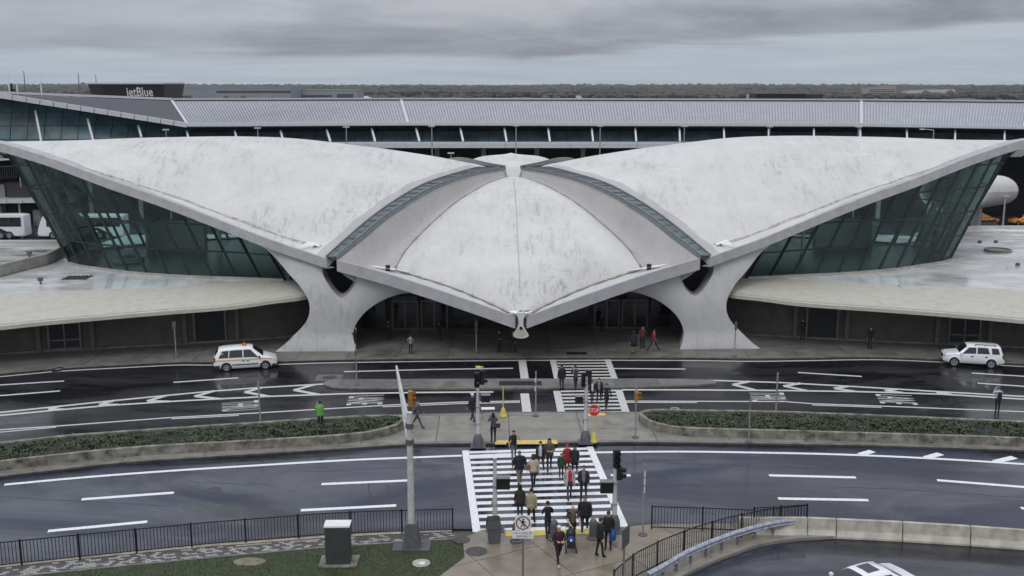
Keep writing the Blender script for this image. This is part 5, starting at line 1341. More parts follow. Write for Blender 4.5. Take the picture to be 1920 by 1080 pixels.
def vehicle(name, label, cat, loc, rz, st, paint, wheels, r, windows, ws=None, rw=None, extras=None, group=None, hub=.1):
    root = empty(name, loc, rz, label, cat, group)
    rings = car_shell(st); n = len(rings[0]); mb = MB()
    mb.grid([r_+[r_[0]] for r_ in rings], 0)
    mb.add(rings[0], [tuple(range(n))]); mb.add(rings[-1], [tuple(range(n-1, -1, -1))])
    body = mb.build('body', paint, root)
    bm = bmesh.new(); bm.from_mesh(body.data); bmesh.ops.remove_doubles(bm, verts=bm.verts, dist=.001); bmesh.ops.recalc_face_normals(bm, faces=bm.faces); bm.to_mesh(body.data); bm.free()
    sharp(body.data, 38)
    W_ = max(s_[4] for s_ in st)
    for x in wheels:
        for s_ in (-1, 1):
            a = MB(); ring = [(x+(r+.075)*math.cos(k*math.pi/14), r+(r+.075)*math.sin(k*math.pi/14)) for k in range(15)]+[(x-(r+.075), st[len(st)//2][1]-.02), (x+(r+.075), st[len(st)//2][1]-.02)]
            wl = interp(x, [q[0] for q in st] if st[0][0] < st[-1][0] else [q[0] for q in st[::-1]], [q[4] for q in st] if st[0][0] < st[-1][0] else [q[4] for q in st[::-1]])
            y = s_*(wl+.006); ps = [(px, y, pz) for px, pz in ring]; a.add(ps if s_ < 0 else ps[::-1], [tuple(range(len(ps)))]); a.build('arch_shade_plate', M['trim'], root)  # flat dark plate painted in for the shaded wheel well
            wheel(root, x, s_*(wl-.085), r, .2)
    for xs in windows:      # (x_low_rear, x_low_front, x_top_front, x_top_rear)
        for s_ in (-1, 1):
            a, b, c_, d = xs; t0, t1 = .10, .88; N = 6; lo = [car_surf(st, lerp(a, b, k/N), t0) for k in range(N+1)]; hi = [car_surf(st, lerp(d, c_, k/N), t1) for k in range(N+1)]
            g = MB(); f = lambda p: Vector((p.x, s_*(p.y+.012), p.z+.004)); g.grid([[f(p) for p in lo], [f(p) for p in hi]], 0, flip=s_ > 0); g.build('window', M['car_glass'], root)
    def screen(x0, x1, nm, up):
        a0, a1 = car_surf(st, x0, .12), car_surf(st, x1, 1.0); g = MB()
        lo = [Vector((x0, lerp(-1, 1, k/8)*(a0.y-.07), 0)) for k in range(9)]; hi = [Vector((x1, lerp(-1, 1, k/8)*(a1.y-.08), 0)) for k in range(9)]
        def top(x): 
            for p, q in zip(st[:-1], st[1:]):
                if min(p[0], q[0]) <= x <= max(p[0], q[0]): return lerp(p[3], q[3], (x-p[0])/(q[0]-p[0]))
        rows = []
        for j in range(7):
            x = lerp(x0, x1, j/6); rows.append([Vector((x, lerp(lo[k].y, hi[k].y, j/6), top(x)+.03-.05*abs(lerp(-1, 1, k/8))**3+up)) for k in range(9)])
        g.grid(rows, 0, flip=x1 > x0); g.build(nm, M['car_glass'], root, True)
    if ws: screen(*ws, 'windscreen', .0)
    if rw: screen(*rw, 'rear_window', .0)
    if extras: extras(root, st)
    return root
def lamps(root, xf, xr, yf, zf, yr, zr, sf=(.10,.16,.07), sr=(.05,.08,.16)):
    for s_ in (-1, 1):
        m = MB(); m.box(xf-sf[0], s_*yf-sf[1], zf-sf[2], xf+sf[0], s_*yf+sf[1], zf+sf[2]); m.build('headlight', M['lamp_clear'], root)
        m = MB(); m.box(xr-sr[0], s_*yr-sr[1], zr-sr[2], xr+sr[0], s_*yr+sr[1], zr+sr[2]); m.build('tail_light', M['lamp_red'], root)
VAN = [(-2.42,.34,.72,.78,.80,.70), (-2.40,.27,.92,1.02,.90,.82), (-2.30,.25,.98,1.22,.95,.84), (-2.02,.24,1.0,1.66,.97,.76), (-1.7,.22,1.0,1.74,.985,.74), (-.6,.2,.99,1.785,.99,.74), (.35,.2,.97,1.775,.99,.73), (.62,.2,.96,1.71,.985,.73), (1.40,.2,.94,1.10,.97,.80), (1.75,.2,.90,.985,.95,.80), (2.15,.21,.78,.84,.89,.72), (2.36,.25,.64,.68,.74,.58), (2.44,.3,.52,.54,.60,.46)]
def van_x(root, st):
    lamps(root, 2.2, -2.33, .66, .70, .86, .95, (.13,.17,.09), (.06,.10,.18))
    for s_ in (-1, 1):
        m = MB(); m.box(-2.2, s_*.985-.012, .90, 2.0, s_*.985+.012, .98) if False else None
        pts = [(-2.28,.952), (-1.7,.988), (-.6,.994), (.35,.994), (1.4,.972), (1.75,.955), (2.12,.90)]
        g = MB(); g.grid([[Vector((x, s_*(y+.008), .86+.03*(x > 1.8)*-1-(.05 if x > 2 else 0))) for x, y in pts], [Vector((x, s_*(y*.985+.010), .945-(.02 if x > 1.5 else 0)-(.08 if x > 2 else 0))) for x, y in pts]], 0); g.build('gold_stripe', M['stripe_gold'], root)
        g = MB(); g.bar((-1.0, s_*1.0, .52), (.95, s_*1.0, .52), .03, .07); g.build('rubbing_strip', M['trim'], root)
        for x in (-.15, .2): 
            g = MB(); g.box(x-.09, s_*1.0-.015, .77, x+.09, s_*1.0+.015, .82); g.build('handle', M['trim'], root)
        g = MB(); g.box(1.02, s_*1.08-.12, .98, 1.14, s_*1.08+.08, 1.14); g.build('mirror', M['trim'], root)
    m = MB(); m.box(-2.47, -.84, .26, -2.36, .84, .52); m.box(-2.42, .80, .27, -1.95, .965, .5); m.box(-2.42, -.965, .27, -1.95, -.80, .5); m.build('rear_bumper', M['trim'], root)
    m = MB(); m.box(2.25, -.66, .22, 2.47, .66, .44); m.box(2.0, -.9, .22, 2.3, .9, .40); m.build('front_bumper', M['trim'], root)
    m = MB(); m.tube((-.05, 0, 1.78), (-.05, 0, 1.84), .19, n=14); m.tube((-.05, 0, 1.84), (-.05, 0, 2.0), .17, .11, n=14); m.build('beacon', M['amber'], root)
b = Vector((-22.50,78.19)+(0,)); f = Vector((-19.68,78.88)+(0,))
VL = (f+b)/2; vdir = (f-b); va = math.atan2(vdir.y, vdir.x)
vehicle('minivan', 'white minivan with a gold side stripe and amber roof beacon at the kerb', 'minivan', (VL.x+.05, VL.y+.95, .0), va, VAN, M['car_white'], (-1.45, 1.5), .33,
        [(-2.02,-1.28,-1.22,-1.72), (-1.22,-.2,-.2,-1.16), (-.12,1.02,.42,-.12)], ws=(1.38, .62), rw=(-2.3, -2.02), extras=van_x)
SUV = [(-2.24,.42,.78,.82,.78,.70), (-2.20,.36,.98,1.04,.88,.80), (-2.12,.34,1.06,1.22,.90,.80), (-1.98,.32,1.07,1.66,.915,.74), (-1.75,.3,1.07,1.71,.92,.74), (-.6,.3,1.06,1.735,.92,.74), (.28,.3,1.04,1.71,.92,.73), (.50,.3,1.03,1.65,.92,.73), (1.06,.3,1.01,1.13,.91,.76), (1.3,.3,.99,1.07,.90,.76), (1.9,.32,.93,1.0,.88,.74), (2.12,.36,.82,.86,.82,.66), (2.2,.42,.66,.68,.74,.58)]
def suv_x(root, st):
    lamps(root, 2.04, -2.16, .70, .80, .80, .95, (.10,.13,.09), (.05,.09,.15))
    m = MB(); m.box(2.17, -.45, .58, 2.225, .45, .82); m.build('grille', M['trim'], root)
    for s_ in (-1, 1):
        g = MB(); g.bar((-1.6, s_*.63, 1.80), (-.1, s_*.63, 1.80), .05, .05)
        for x in (-1.6, -.85, -.1): g.bar((x, s_*.63, 1.70), (x, s_*.63, 1.80), .05)
        g.build('roof_rail', M['trim'], root)
        for x in (-.95, .1):
            g = MB(); g.box(x-.1, s_*.93-.015, .86, x+.1, s_*.93+.015, .92); g.build('handle', M['trim'], root)
        g = MB(); g.box(.86, s_*1.0-.1, 1.0, .98, s_*1.0+.09, 1.16); g.build('mirror', M['car_white'], root)
        for x in (-1.33, 1.38):
            a = MB(); ring = [Vector((x+.47*math.cos(k*math.pi/12), s_*.935, .36+.47*math.sin(k*math.pi/12))) for k in range(13)]; r2 = [Vector((x+.41*math.cos(k*math.pi/12), s_*.945, .36+.41*math.sin(k*math.pi/12))) for k in range(13)]; r0 = [Vector((v.x, s_*.88, v.z+.03)) for v in ring]
            a.grid([r0, ring, r2], 0); a.build('arch_flare', M['car_white'], root)
    m = MB(); m.box(-2.30, -.78, .42, -2.15, .78, .66); m.build('rear_bumper', M['car_white'], root)
f = Vector((35.32,79.74)+(0,)); b = Vector((37.91,79.12)+(0,))
VL = (f+b)/2; vdir = (f-b); va = math.atan2(vdir.y, vdir.x)
vehicle('parked_suv', 'white sport utility vehicle with roof rails parked at the right kerb', 'SUV', (VL.x, VL.y+.9, .0), va, SUV, M['car_white'], (-1.33, 1.38), .36,
        [(-1.93,-1.36,-1.30,-1.80), (-1.18,-.28,-.28,-1.05), (-.18,.86,.36,-.18)], ws=(1.05, .50), rw=(-2.12, -1.98), extras=suv_x)
SED = [(-2.4,.38,.72,.76,.70,.60), (-2.36,.30,.86,.92,.84,.72), (-1.9,.24,.94,1.02,.89,.74), (-1.62,.22,.94,1.06,.91,.74), (-1.0,.2,.93,1.40,.92,.62), (-.6,.2,.92,1.455,.92,.62), (.2,.2,.91,1.455,.92,.62), (.45,.2,.9,1.42,.92,.62), (1.22,.2,.88,1.0,.91,.74), (1.5,.2,.85,.93,.90,.74), (2.1,.22,.76,.82,.86,.70), (2.34,.26,.62,.66,.76,.58), (2.42,.32,.5,.52,.62,.48)]
def taxi_x(root, st):
    lamps(root, 2.2, -2.34, .62, .68, .68, .80, (.12,.15,.07), (.06,.14,.09))
    m = MB(); m.box(-.3, -.35, 1.47, -.05, .35, 1.60); m.build('roof_sign', M['signwhite'], root)
    for s_ in (-1, 1):
        g = MB(); g.box(.82, s_*1.0-.09, .92, .94, s_*1.0+.07, 1.05); g.build('mirror', M['car_yellow'], root)
def sedan_x(root, st):
    lamps(root, 2.2, -2.34, .62, .68, .68, .80, (.12,.15,.07), (.06,.14,.09))
    g = MB(); g.grid([[Vector((-.55, y, 1.475)) for y in (-.36, 0, .36)], [Vector((.12, y, 1.475)) for y in (-.36, 0, .36)]], 0, flip=True); g.build('sunroof', M['car_glass'], root)
    for s_ in (-1, 1):
        g = MB(); g.box(.82, s_*1.0-.09, .92, .94, s_*1.0+.07, 1.05); g.build('mirror', M['car_white'], root)
SW = [(-1.22,-.28,-.28,-.92), (-.18,.88,.34,-.18)]
x, y = (75.99,165.74); vehicle('taxi', 'orange yellow taxi left of the pale lamp post on the rear road', 'taxi', (x-.3, y+.5, 0), R(2), SED, M['car_yellow'], (-1.4, 1.45), .33, SW, ws=(1.2, .46), rw=(-1.6, -1.02), extras=taxi_x, group='orange taxis on the rear road')
x, y = (81.61,164.45); vehicle('taxi', 'orange yellow taxi cut off by the right border on the rear road', 'taxi', (x+.2, y+.5, 0), R(182), SED, M['car_yellow'], (-1.4, 1.45), .33, SW, ws=(1.2, .46), rw=(-1.6, -1.02), extras=taxi_x, group='orange taxis on the rear road')
x, y = (70.62,154.80); vehicle('black_car', 'black estate car below the orange taxi beside the right wing', 'car', (x, y+.8, 0), R(181), SUV, M['car_black'], (-1.33, 1.38), .36, [(-1.93,-1.36,-1.30,-1.80), (-1.18,-.28,-.28,-1.05), (-.18,.86,.36,-.18)], ws=(1.05, .50), rw=(-2.12, -1.98))
x, y = (15.28,41.40); vehicle('white_sedan', 'white saloon with a dark sunroof entering at the bottom border', 'car', (x-.1, y+.25, .01), R(207), SED, M['car_white'], (-1.4, 1.45), .33, SW, ws=(1.2, .46), rw=(-1.6, -1.02), extras=sedan_x)
# coaches
def coach(label, loc, rz, swoosh):
    root = empty('coach', loc, rz, label, 'coach', 'white coaches behind the left wing')
    st = [(-6.1,.35,1.6,3.2,1.2,1.12), (-6.0,.3,1.6,3.38,1.27,1.2), (-5.2,.28,1.6,3.45,1.28,1.2), (5.0,.28,1.6,3.45,1.28,1.2), (5.5,.28,1.6,3.2,1.28,1.18), (5.95,.3,1.5,2.2,1.26,1.2), (6.25,.32,1.2,1.35,1.22,1.12), (6.35,.36,.7,.8,1.12,1.0)]
    rings = car_shell(st); n = len(rings[0]); mb = MB(); mb.grid([r_+[r_[0]] for r_ in rings], 0); mb.add(rings[0], [tuple(range(n))]); mb.add(rings[-1], [tuple(range(n-1, -1, -1))])
    b_ = mb.build('body', M['car_white'], root); bm = bmesh.new(); bm.from_mesh(b_.data); bmesh.ops.recalc_face_normals(bm, faces=bm.faces); bm.to_mesh(b_.data); bm.free(); sharp(b_.data, 35)
    for s_ in (-1, 1):
        for k in range(6):
            x0, x1 = -5.7+k*1.78, -5.7+k*1.78+1.74; g = MB(); g.quad((x0, s_*1.285, 1.75), (x1, s_*1.285, 1.75), (x1, s_*1.262, 3.05), (x0, s_*1.262, 3.05)) ; g.build('window', M['car_glass'], root)
        for m_, off in (('trim', -3.2), ('bus_blue', swoosh)):
            g = MB(); g.add([(off-1.5, s_*1.292, .45), (off-.2, s_*1.292, .45), (off+1.6, s_*1.292, 1.62), (off+.7, s_*1.292, 1.62)], [(0, 1, 2, 3)]); g.build('livery_stripe', M[m_], root)
        for x in (-3.9, -2.7, 4.1): wheel(root, x, s_*1.2, .5, .3)
        for x in (-3.9, -2.7, 4.1):
            g = MB(); g.add([(x+.6*math.cos(k*math.pi/12), s_*1.296, .45+.6*math.sin(k*math.pi/12)) for k in range(13)]+[(x-.6, s_*1.296, .27), (x+.6, s_*1.296, .27)], [tuple(range(15))]); g.build('arch_shade_plate', M['trim'], root)  # dark flat plates give the coach wheel wells their shade
    g = MB(); g.grid([[Vector((6.2, y, 1.5)) for y in (-1.1, 0, 1.1)], [Vector((5.4, y, 3.3)) for y in (-1.05, 0, 1.05)]], 0, flip=True); g.build('windscreen', M['car_glass'], root)
    for s_ in (-1, 1):
        g = MB(); g.box(6.2, s_*.9-.18, .75, 6.4, s_*.9+.18, .95); g.build('headlight', M['lamp_clear'], root)
        g = MB(); g.bar((5.9, s_*1.25, 2.7), (6.4, s_*1.5, 2.5), .06); g.box(6.3, s_*1.5-.08, 2.0, 6.45, s_*1.5+.08, 2.55); g.build('mirror', M['trim'], root)
    return root
x, y = (-70.62,149.05); coach('white coach with dark and blue slanting stripes at the far left border', (x-6.1, y+1.3, 0), R(182), 3.9)
x, y = (-68.69,149.05); coach('white coach with a black raked windscreen half hidden by the left glass', (x+6.4, y+1.3, 0), R(180), -1.0)

# ================================================================== STREET FURNITURE
def cone_base(mb, r=.32, h=.8, mi=0): mb.lathe(0, 0, [(r*1.25, 0), (r*1.25, .08), (r, .1), (r*.92, h*.55), (r*.62, h*.85), (r*.30, h)], 14, mi)
def signal(root, pos, rz, n=3, mat_='black', s_=1.0, lens=True):
    c_, s2 = math.cos(rz), math.sin(rz)
    def w(x, y, z): return (pos[0]+x*c_-y*s2, pos[1]+x*s2+y*c_, pos[2]+z)
    mb = MB(); H_ = .36*n*s_; hw = .19*s_
    vs = [w(x, y, z) for z in (0, H_) for x, y in ((-hw, -.14*s_), (hw, -.14*s_), (hw, .14*s_), (-hw, .14*s_))]
    mb.add(vs, [(3,2,1,0), (4,5,6,7), (0,1,5,4), (1,2,6,5), (2,3,7,6), (3,0,4,7)]); hd = mb.build('signal_head', M[mat_], root)
    for k in range(n):
        z = (k+.5)*.36*s_; v = MB(); rows = []
        for dd in (0, .24*s_): rows.append([Vector(w(.15*s_*math.cos(t), -.14*s_-dd, z+.15*s_*math.sin(t))) for t in [(-20+k_*22)*math.pi/180 for k_ in range(11)]])
        v.grid(rows, 0); v.grid([r_[::-1] for r_ in rows], 0); v.build('visor', M[mat_], hd)
    return hd
def signal_pole(b, label, heads=(), boxes=(), base='bollard', r=.13, top_r=.09, cone=(.33, .82)):
    x, y, z0, h = b; root = empty('signal_pole', (x, y, z0), 0, label, 'signal pole', 'traffic signal poles at the crossing')
    mb = MB(); mb.tube((0, 0, .5), (0, 0, h), r, top_r, n=12); 
    mb.build('pole', M['steel_paint'], root, 40)
    mb = MB(); cone_base(mb, *cone); mb.box(-.46, -.42, -.02, .46, .42, .04); mb.build('base', M[base], root, 40)
    for x_, y_, z_, rz, n_, m_ in heads: signal(root, (x_, y_, z_), rz, n_, m_, .84)
    for x_, y_, z_, sx, sz, m_ in boxes:
        k = MB(); k.box(x_-sx/2, y_-.13, z_-sz/2, x_+sx/2, y_+.13, z_+sz/2); hb = k.build('walk_signal', M[m_], root)
        v = MB(); v.box(x_-sx/2-.02, y_-.30, z_+sz/2, x_+sx/2+.02, y_+.13, z_+sz/2+.03); v.bar((0, 0, z_), (x_, 0, z_), .05); v.build('bracket', M['steel_dk'], hb)
    for z, q in ((h, top_r*1.25), (h*.35, r*1.12), (h*.62, r*1.12)):
        c_ = MB(); c_.tube((0, 0, z), (0, 0, z+.06), q, n=12); c_.build('collar', M['steel'], root)
    pb = MB(); pb.box(-r-.05, -.05, 1.2, -r+.01, .05, 1.45); pb.build('push_button', M['orange'], root)
    return root
signal_pole((-2.08,60.88,0.150,4.02), 'pale signal pole with a yellow topped black head left of the far crossing', heads=((-.05, .02, 3.75, 0, 3, 'black'), (.25, .12, 3.9, 1.9, 3, 'black')), boxes=((.47, 0, 3.05, .55, .48, 'black'),))
o = None
signal_pole((4.56,61.56,0.150,4.22), 'pale signal pole behind the red stop sign with two black heads', heads=((-.14, .04, 3.55, .1, 3, 'black'), (.16, .1, 3.7, 3.3, 3, 'black')), boxes=((-.42, 0, 2.75, .5, .5, 'black'),))
signal_pole((5.09,48.52,0.120,4.08), 'pale signal pole at the near right corner of the crossing', heads=((.05, .0, 3.35, .25, 3, 'black'), (.22, -.02, 2.75, 1.3, 2, 'black')), boxes=((-.42, 0, 2.35, .62, .62, 'black'),), base='bollard', cone=(.30, .95))
signal_pole((-0.85,48.77,0.120,3.66), 'pale signal pole rising behind the rubbish bin at the crossing', boxes=((.42, 0, 2.45, .66, .62, 'black'),), cone=(.3, .6))
m = MB(); x, y, z0, h = (-2.07,60.88,0.150,5.09); m.box(-.12, -.2, 0, .18, .12, .06); m.bar((0, 0, .03), (.34, -.1, .05), .06); o = m.build('signal_cap', M['yellow2']); o.location = (x, y, z0+h-.12)
o.parent = [q for q in COL.objects if q.name.startswith('signal_pole')][0]; o.location = (0, 0, h-.1)
# mast arm signal, left
x, y, z0, h = (-4.83,46.80,0.100,6.71)
ma = empty('mast_arm_signal', (x, y, z0), 0, 'tall grey mast with a long twin rail arm reaching out over the near road', 'signal mast')
mb = MB(); mb.tube((0, 0, .5), (0, 0, h), .175, .13, n=16); mb.tube((0, 0, h), (0, 0, h+.05), .15, n=16); mb.build('pole', M['steel_paint'], ma, 40)
mb = MB(); mb.add([(sx*w, sy*w, z) for z, w in ((0, .42), (1.25, .28)) for sx, sy in ((-1,-1), (1,-1), (1,1), (-1,1))], [(0,1,5,4), (1,2,6,5), (2,3,7,6), (3,0,4,7), (4,5,6,7)]); mb.box(-.9, -.55, -.04, .9, .5, .06); mb.build('base', M['bollard'], ma)
mb = MB(); tip = Vector((-1.35, 7.0, h+.35)); a1, a2 = Vector((-.05, .1, h-.55)), Vector((-.1, .1, h-1.35)); mb.tube(a1, tip, .10, .06, n=8); mb.tube(a2, tip-Vector((0, 0, .12)), .08, .05, n=8)
for t in (.25, .5, .75): mb.bar(a1.lerp(tip, t), a2.lerp(tip, t), .06)
mb.build('arm', M['steel_paint'], ma)
for z in (h-.6, h-1.4):
    mb = MB(); mb.tube((0, 0, z-.12), (0, 0, z+.12), .20, n=14); mb.build('clamp', M['bollard'], ma)
q = a1.lerp(tip, .62); mb = MB(); mb.bar(q, q+Vector((.5, 0, .1)), .07); mb.build('bracket', M['steel_dk'], ma)
signal(ma, (q.x+.48, q.y, q.z-1.05), 1.75, 3, 'orange', .75)
# thin posts
def post(b, label, plates=(), r=.045, m='steel', foot=True, group='thin posts along the roads', cat='sign post'):
    x, y, z0, h = b; root = empty('sign_post', (x, y, z0), 0, label, cat, group)
    mb = MB(); mb.tube((0, 0, 0), (0, 0, h), r, n=8); mb.build('pole', M[m], root)
    if foot: mb = MB(); mb.lathe(0, 0, [(.24, -.01), (.24, .04), (.1, .09)], 10); mb.build('foot', M['bollard'], root)
    for px, w, z, hh, mm, rz in plates:
        mb = MB(); c_, s_ = math.cos(rz), math.sin(rz); mb.bar((px-w/2*c_, -.07-w/2*s_, z), (px+w/2*c_, -.07+w/2*s_, z), .025, hh); mb.build('sign_plate', M[mm], root)
    return root
post((-27.27,81.80,0.150,2.98), 'thin post with a narrow plate on the left terminal sidewalk', ((0,.28,2.7,.7,'signback',.3),))
post((-11.48,74.10,0.130,3.13), 'thin post on the left end of the slim traffic island', ((0,.2,2.5,.5,'signback',1.2),(0,.16,1.9,.3,'signback',1.2)))
post((-2.95,83.33,0.150,2.80), 'thin post with a narrow plate in the shade left of the beak', ((0,.25,2.3,.75,'signback',.3),))
post((-16.38,64.74,0.150,3.03), 'tall thin post at the left planter beside the road lettering', r=.06)
post((1.59,66.74,0.150,3.11), 'thin post with two small white tabs between the crossings', ((-.04,.1,2.5,.28,'signwhite',.9),(-.04,.1,1.9,.28,'signwhite',.9)))
o = post((7.76,62.45,0.150,3.69), 'thin post with an amber signal box right of the far crossing')
signal(o, (.0, -.1, 2.45), 1.5, 2, 'orange', .8)
post((18.14,82.14,0.150,2.94), 'thin post with a narrow plate beside the right pier', ((0,.22,2.6,.7,'signback',.3),))
post((17.70,66.85,0.150,2.97), 'tall thin post at the right planter, the taller of its pair', r=.06)
post((14.70,61.56,0.150,2.79), 'thin post on the near side of the right planter, the shorter of its pair', ((.0,.12,2.5,.5,'signback',1.2),))
post((6.46,48.08,0.120,3.70), 'thin post with broken white bands near the right railing', ((.03,.07,3.2,.3,'signwhite',.9),(.03,.07,2.8,.34,'signwhite',.9),(.03,.07,2.38,.3,'signwhite',.9)))
# stop sign and yellow ballast bases
def yellow_base(b, label, cat, hp):
    x, y, z0, h = b; root = empty('stop_sign' if hp else 'marker_post', (x, y, z0), 0, label, cat)
    mb = MB(); mb.lathe(0, 0, [(.25, 0), (.27, .07), (.235, .11), (.17, .36), (.115, .56), (.06, .64)], 14); mb.build('ballast_base', M['yellow2'], root, 45)
    mb = MB(); mb.tube((0, 0, .6), (0, 0, h), .035, n=8); mb.build('pole', M['yellow2'], root); return root, h
o, h = yellow_base((-0.59,66.62,0.150,2.08), 'bare yellow post in a yellow ballast base by the road edge', 'marker post', False)
o, h = yellow_base((5.07,61.56,0.150,2.11), 'red octagonal stop sign on a yellow ballast base beside the signal pole', 'stop sign', True)
def octo(r): return [(r*math.cos(R(22.5+45*k)), r*math.sin(R(22.5+45*k))) for k in range(8)]
zc = h-.03
for rr, yy, mm, nm in ((.40, -.06, 'signwhite', 'border'), (.375, -.066, 'stopred', 'plate')):
    mb = MB(); p8 = octo(rr); mb.add([(x, yy, zc+z) for x, z in p8]+[(x, yy+.012, zc+z) for x, z in p8], [tuple(range(8)), tuple(range(15, 7, -1))]+[(i, 8+i, 8+(i+1) % 8, (i+1) % 8) for i in range(8)]); mb.build(nm, M[mm], o)
def letter_plate(parent, txt, x0, x1, z0, z1, y, m, name='lettering'):
    vs, fs, _ = text_geo(txt); mb = MB(); mb.add([(lerp(x0, x1, a), y, lerp(z0, z1, b)) for a, b in vs], fs); return mb.build(name, M[m], parent)
letter_plate(o, "STOP", -.30, .30, zc-.13, zc+.13, -.072, 'signwhite')
# no pedestrians sign
x, y, z0, h = (0.48,42.69,0.120,3.37)
ns = empty('pedestrian_sign', (x, y, z0), 0, 'white square sign with a crossed out walking figure above a lettered plate', 'sign')
mb = MB(); mb.tube((0, 0, 0), (0, 0, h), .05, n=8); mb.build('pole', M['steel_dk'], ns)
sz = .345; zc = h-.32
mb = MB(); mb.box(-sz, -.085, zc-sz, sz, -.06, zc+sz); mb.build('plate', M['signwhite'], ns)
mb = MB(); ro, ri = .315, .265; n = 36
mb.grid([[Vector((ro*math.cos(k*2*math.pi/n), -.092, zc+ro*math.sin(k*2*math.pi/n))) for k in range(n+1)], [Vector((ri*math.cos(k*2*math.pi/n), -.092, zc+ri*math.sin(k*2*math.pi/n))) for k in range(n+1)]], 0); mb.build('ban_ring', M['textred'], ns)
mb = MB(); a = R(135); d = .275; mb.bar((d*math.cos(a), -.094, zc+d*math.sin(a)), (-d*math.cos(a), -.094, zc-d*math.sin(a)), .045, .004, up=(0, 1, 0)); mb.build('ban_bar', M['textred'], ns)
mb = MB(); mb.prism([(0,0),(1,0),(0,1)], 0, 0) if False else None
def fig(ps, w):
    for p, q in zip(ps[:-1], ps[1:]): mb.bar((p[0], -.0905, zc+p[1]), (q[0], -.0905, zc+q[1]), w, .003, up=(0, 1, 0))
fig([(.01,.12), (.0,-.02)], .085); fig([(0,-.02), (-.045,-.11), (-.10,-.2)], .042); fig([(0,-.02), (.05,-.10), (.06,-.2)], .042); fig([(.02,.10), (.075,.03), (.12,.0)], .03); fig([(0,.10), (-.06,.05), (-.09,-.02)], .03)
mb.add([(.01+.042*math.cos(k*.5236), -.0905, zc+.175+.042*math.sin(k*.5236)) for k in range(12)], [tuple(range(12))]); mb.build('walking_figure', M['black'], ns)
z1 = zc-.37; mb = MB(); mb.box(-.47, -.085, z1-.36, .47, -.06, z1); mb.build('text_plate', M['signwhite'], ns)
letter_plate(ns, "NO ACCESS TO", -.40, .40, z1-.155, z1-.055, -.09, 'textdark'); letter_plate(ns, "TERMINAL 5", -.32, .32, z1-.305, z1-.205, -.09, 'textdark')
x, y, z0, h = (4.90,42.45,0.120,2.89)
es = empty('edge_on_sign', (x, y, z0), R(62), 'grey sign seen almost edge on at the bottom border right of the pair of people', 'sign')
mb = MB(); mb.tube((0, 0, 0), (0, 0, h), .05, n=8); mb.build('pole', M['steel_dk'], es)
mb = MB(); mb.box(-.42, -.085, h-.85, .42, -.055, h+.04); mb.build('plate', M['signback'], es)
mb = MB(); mb.box(-.36, -.09, h-.8, .36, -.083, h-.02); mb.build('plate_face', M['bollard'], es)
# bollards and litter bins
def bollard(b, label):
    x, y = b; root = empty('bollard', (x, y, .12), 0, label, 'bollard', 'rounded grey bollards at the crossing')
    mb = MB(); mb.lathe(0, 0, [(.31, -.01), (.31, .09), (.22, .14)], 16); mb.build('foot', M['bollard'], root, 40)
    mb = MB(); mb.lathe(0, 0, [(.215, .12), (.205, .7), (.19, .88), (.14, .98), (.06, 1.02), (.01, 1.03)], 16); mb.build('post', M['bollard'], root, 40)
bollard((0.21,47.31), 'rounded grey bollard standing behind the no walking sign')
bollard((2.06,47.55), 'rounded grey bollard between the crossing and the stroller')
bollard((3.98,47.67), 'rounded grey bollard left of the man with the blue bag')
x, y = (-0.88,47.31); lbn = empty('litter_bin', (x, y, .12), .1, 'dark square litter bin with a sloping black hood before the signal pole', 'litter bin')
mb = MB(); mb.add([(sx*w, sy*w, z) for z, w in ((0, .27), (.8, .34)) for sx, sy in ((-1,-1), (1,-1), (1,1), (-1,1))], [(0,1,5,4), (1,2,6,5), (2,3,7,6), (3,0,4,7), (4,5,6,7), (3,2,1,0)]); mb.build('bin_body', M['bollard'], lbn)
mb = MB(); mb.add([(-.37,-.37,.8), (.37,-.37,.8), (.37,.37,.8), (-.37,.37,.8), (-.30,-.1,1.12), (.30,-.1,1.12), (.30,.33,1.2), (-.30,.33,1.2)], [(0,1,5,4), (1,2,6,5), (2,3,7,6), (3,0,4,7), (4,5,6,7)]); mb.build('hood', M['black'], lbn)
for c_, r, l in (((-7.29,65.30), .36, 'low grey ring planter pot at the right tip of the left planter'), ((10.94,66.97), .3, 'small grey ring pot at the left end of the right planter')):
    root = empty('ring_pot', (*c_, .15), 0, l, 'pot'); mb = MB(); mb.lathe(0, 0, [(r*.95, 0), (r, .38), (r, .46), (r*.6, .46), (r*.55, .35)], 16); mb.build('ring', M['steel'], root, 40)
    mb = MB(); mb.lathe(0, 0, [(r*.56, .34), (r*.5, .37)], 12); mb.build('soil', M['soil'], root)
# green cabinet on its pad
a = (-8.61,44.69); b_ = (-7.48,44.75); root = empty('utility_cabinet', (*a, .1), math.atan2(b_[1]-a[1], b_[0]-a[0])*.4, 'tall dark green utility cabinet with a white top on a concrete pad', 'cabinet'); w = b_[0]-a[0]
mb = MB(); mb.box(-.32, -.12, -.02, w+.32, 1.0, .09); mb.build('pad', M['wallpanel'], root)
mb = MB(); mb.box(0, 0, .09, w, .62, 1.92); mb.build('body', M['cab_green'], root)
mb = MB(); mb.box(.03, -.012, .22, w-.03, 0, 1.82); mb.build('door', M['cab_green'], root)
mb = MB(); mb.box(-.03, -.04, 1.92, w+.03, .68, 2.0); mb.build('cap', M['signwhite'], root)
mb = MB(); mb.box(w-.2, -.03, 1.78, w-.04, -.01, 1.86); mb.build('plate', M['bollard'], root)
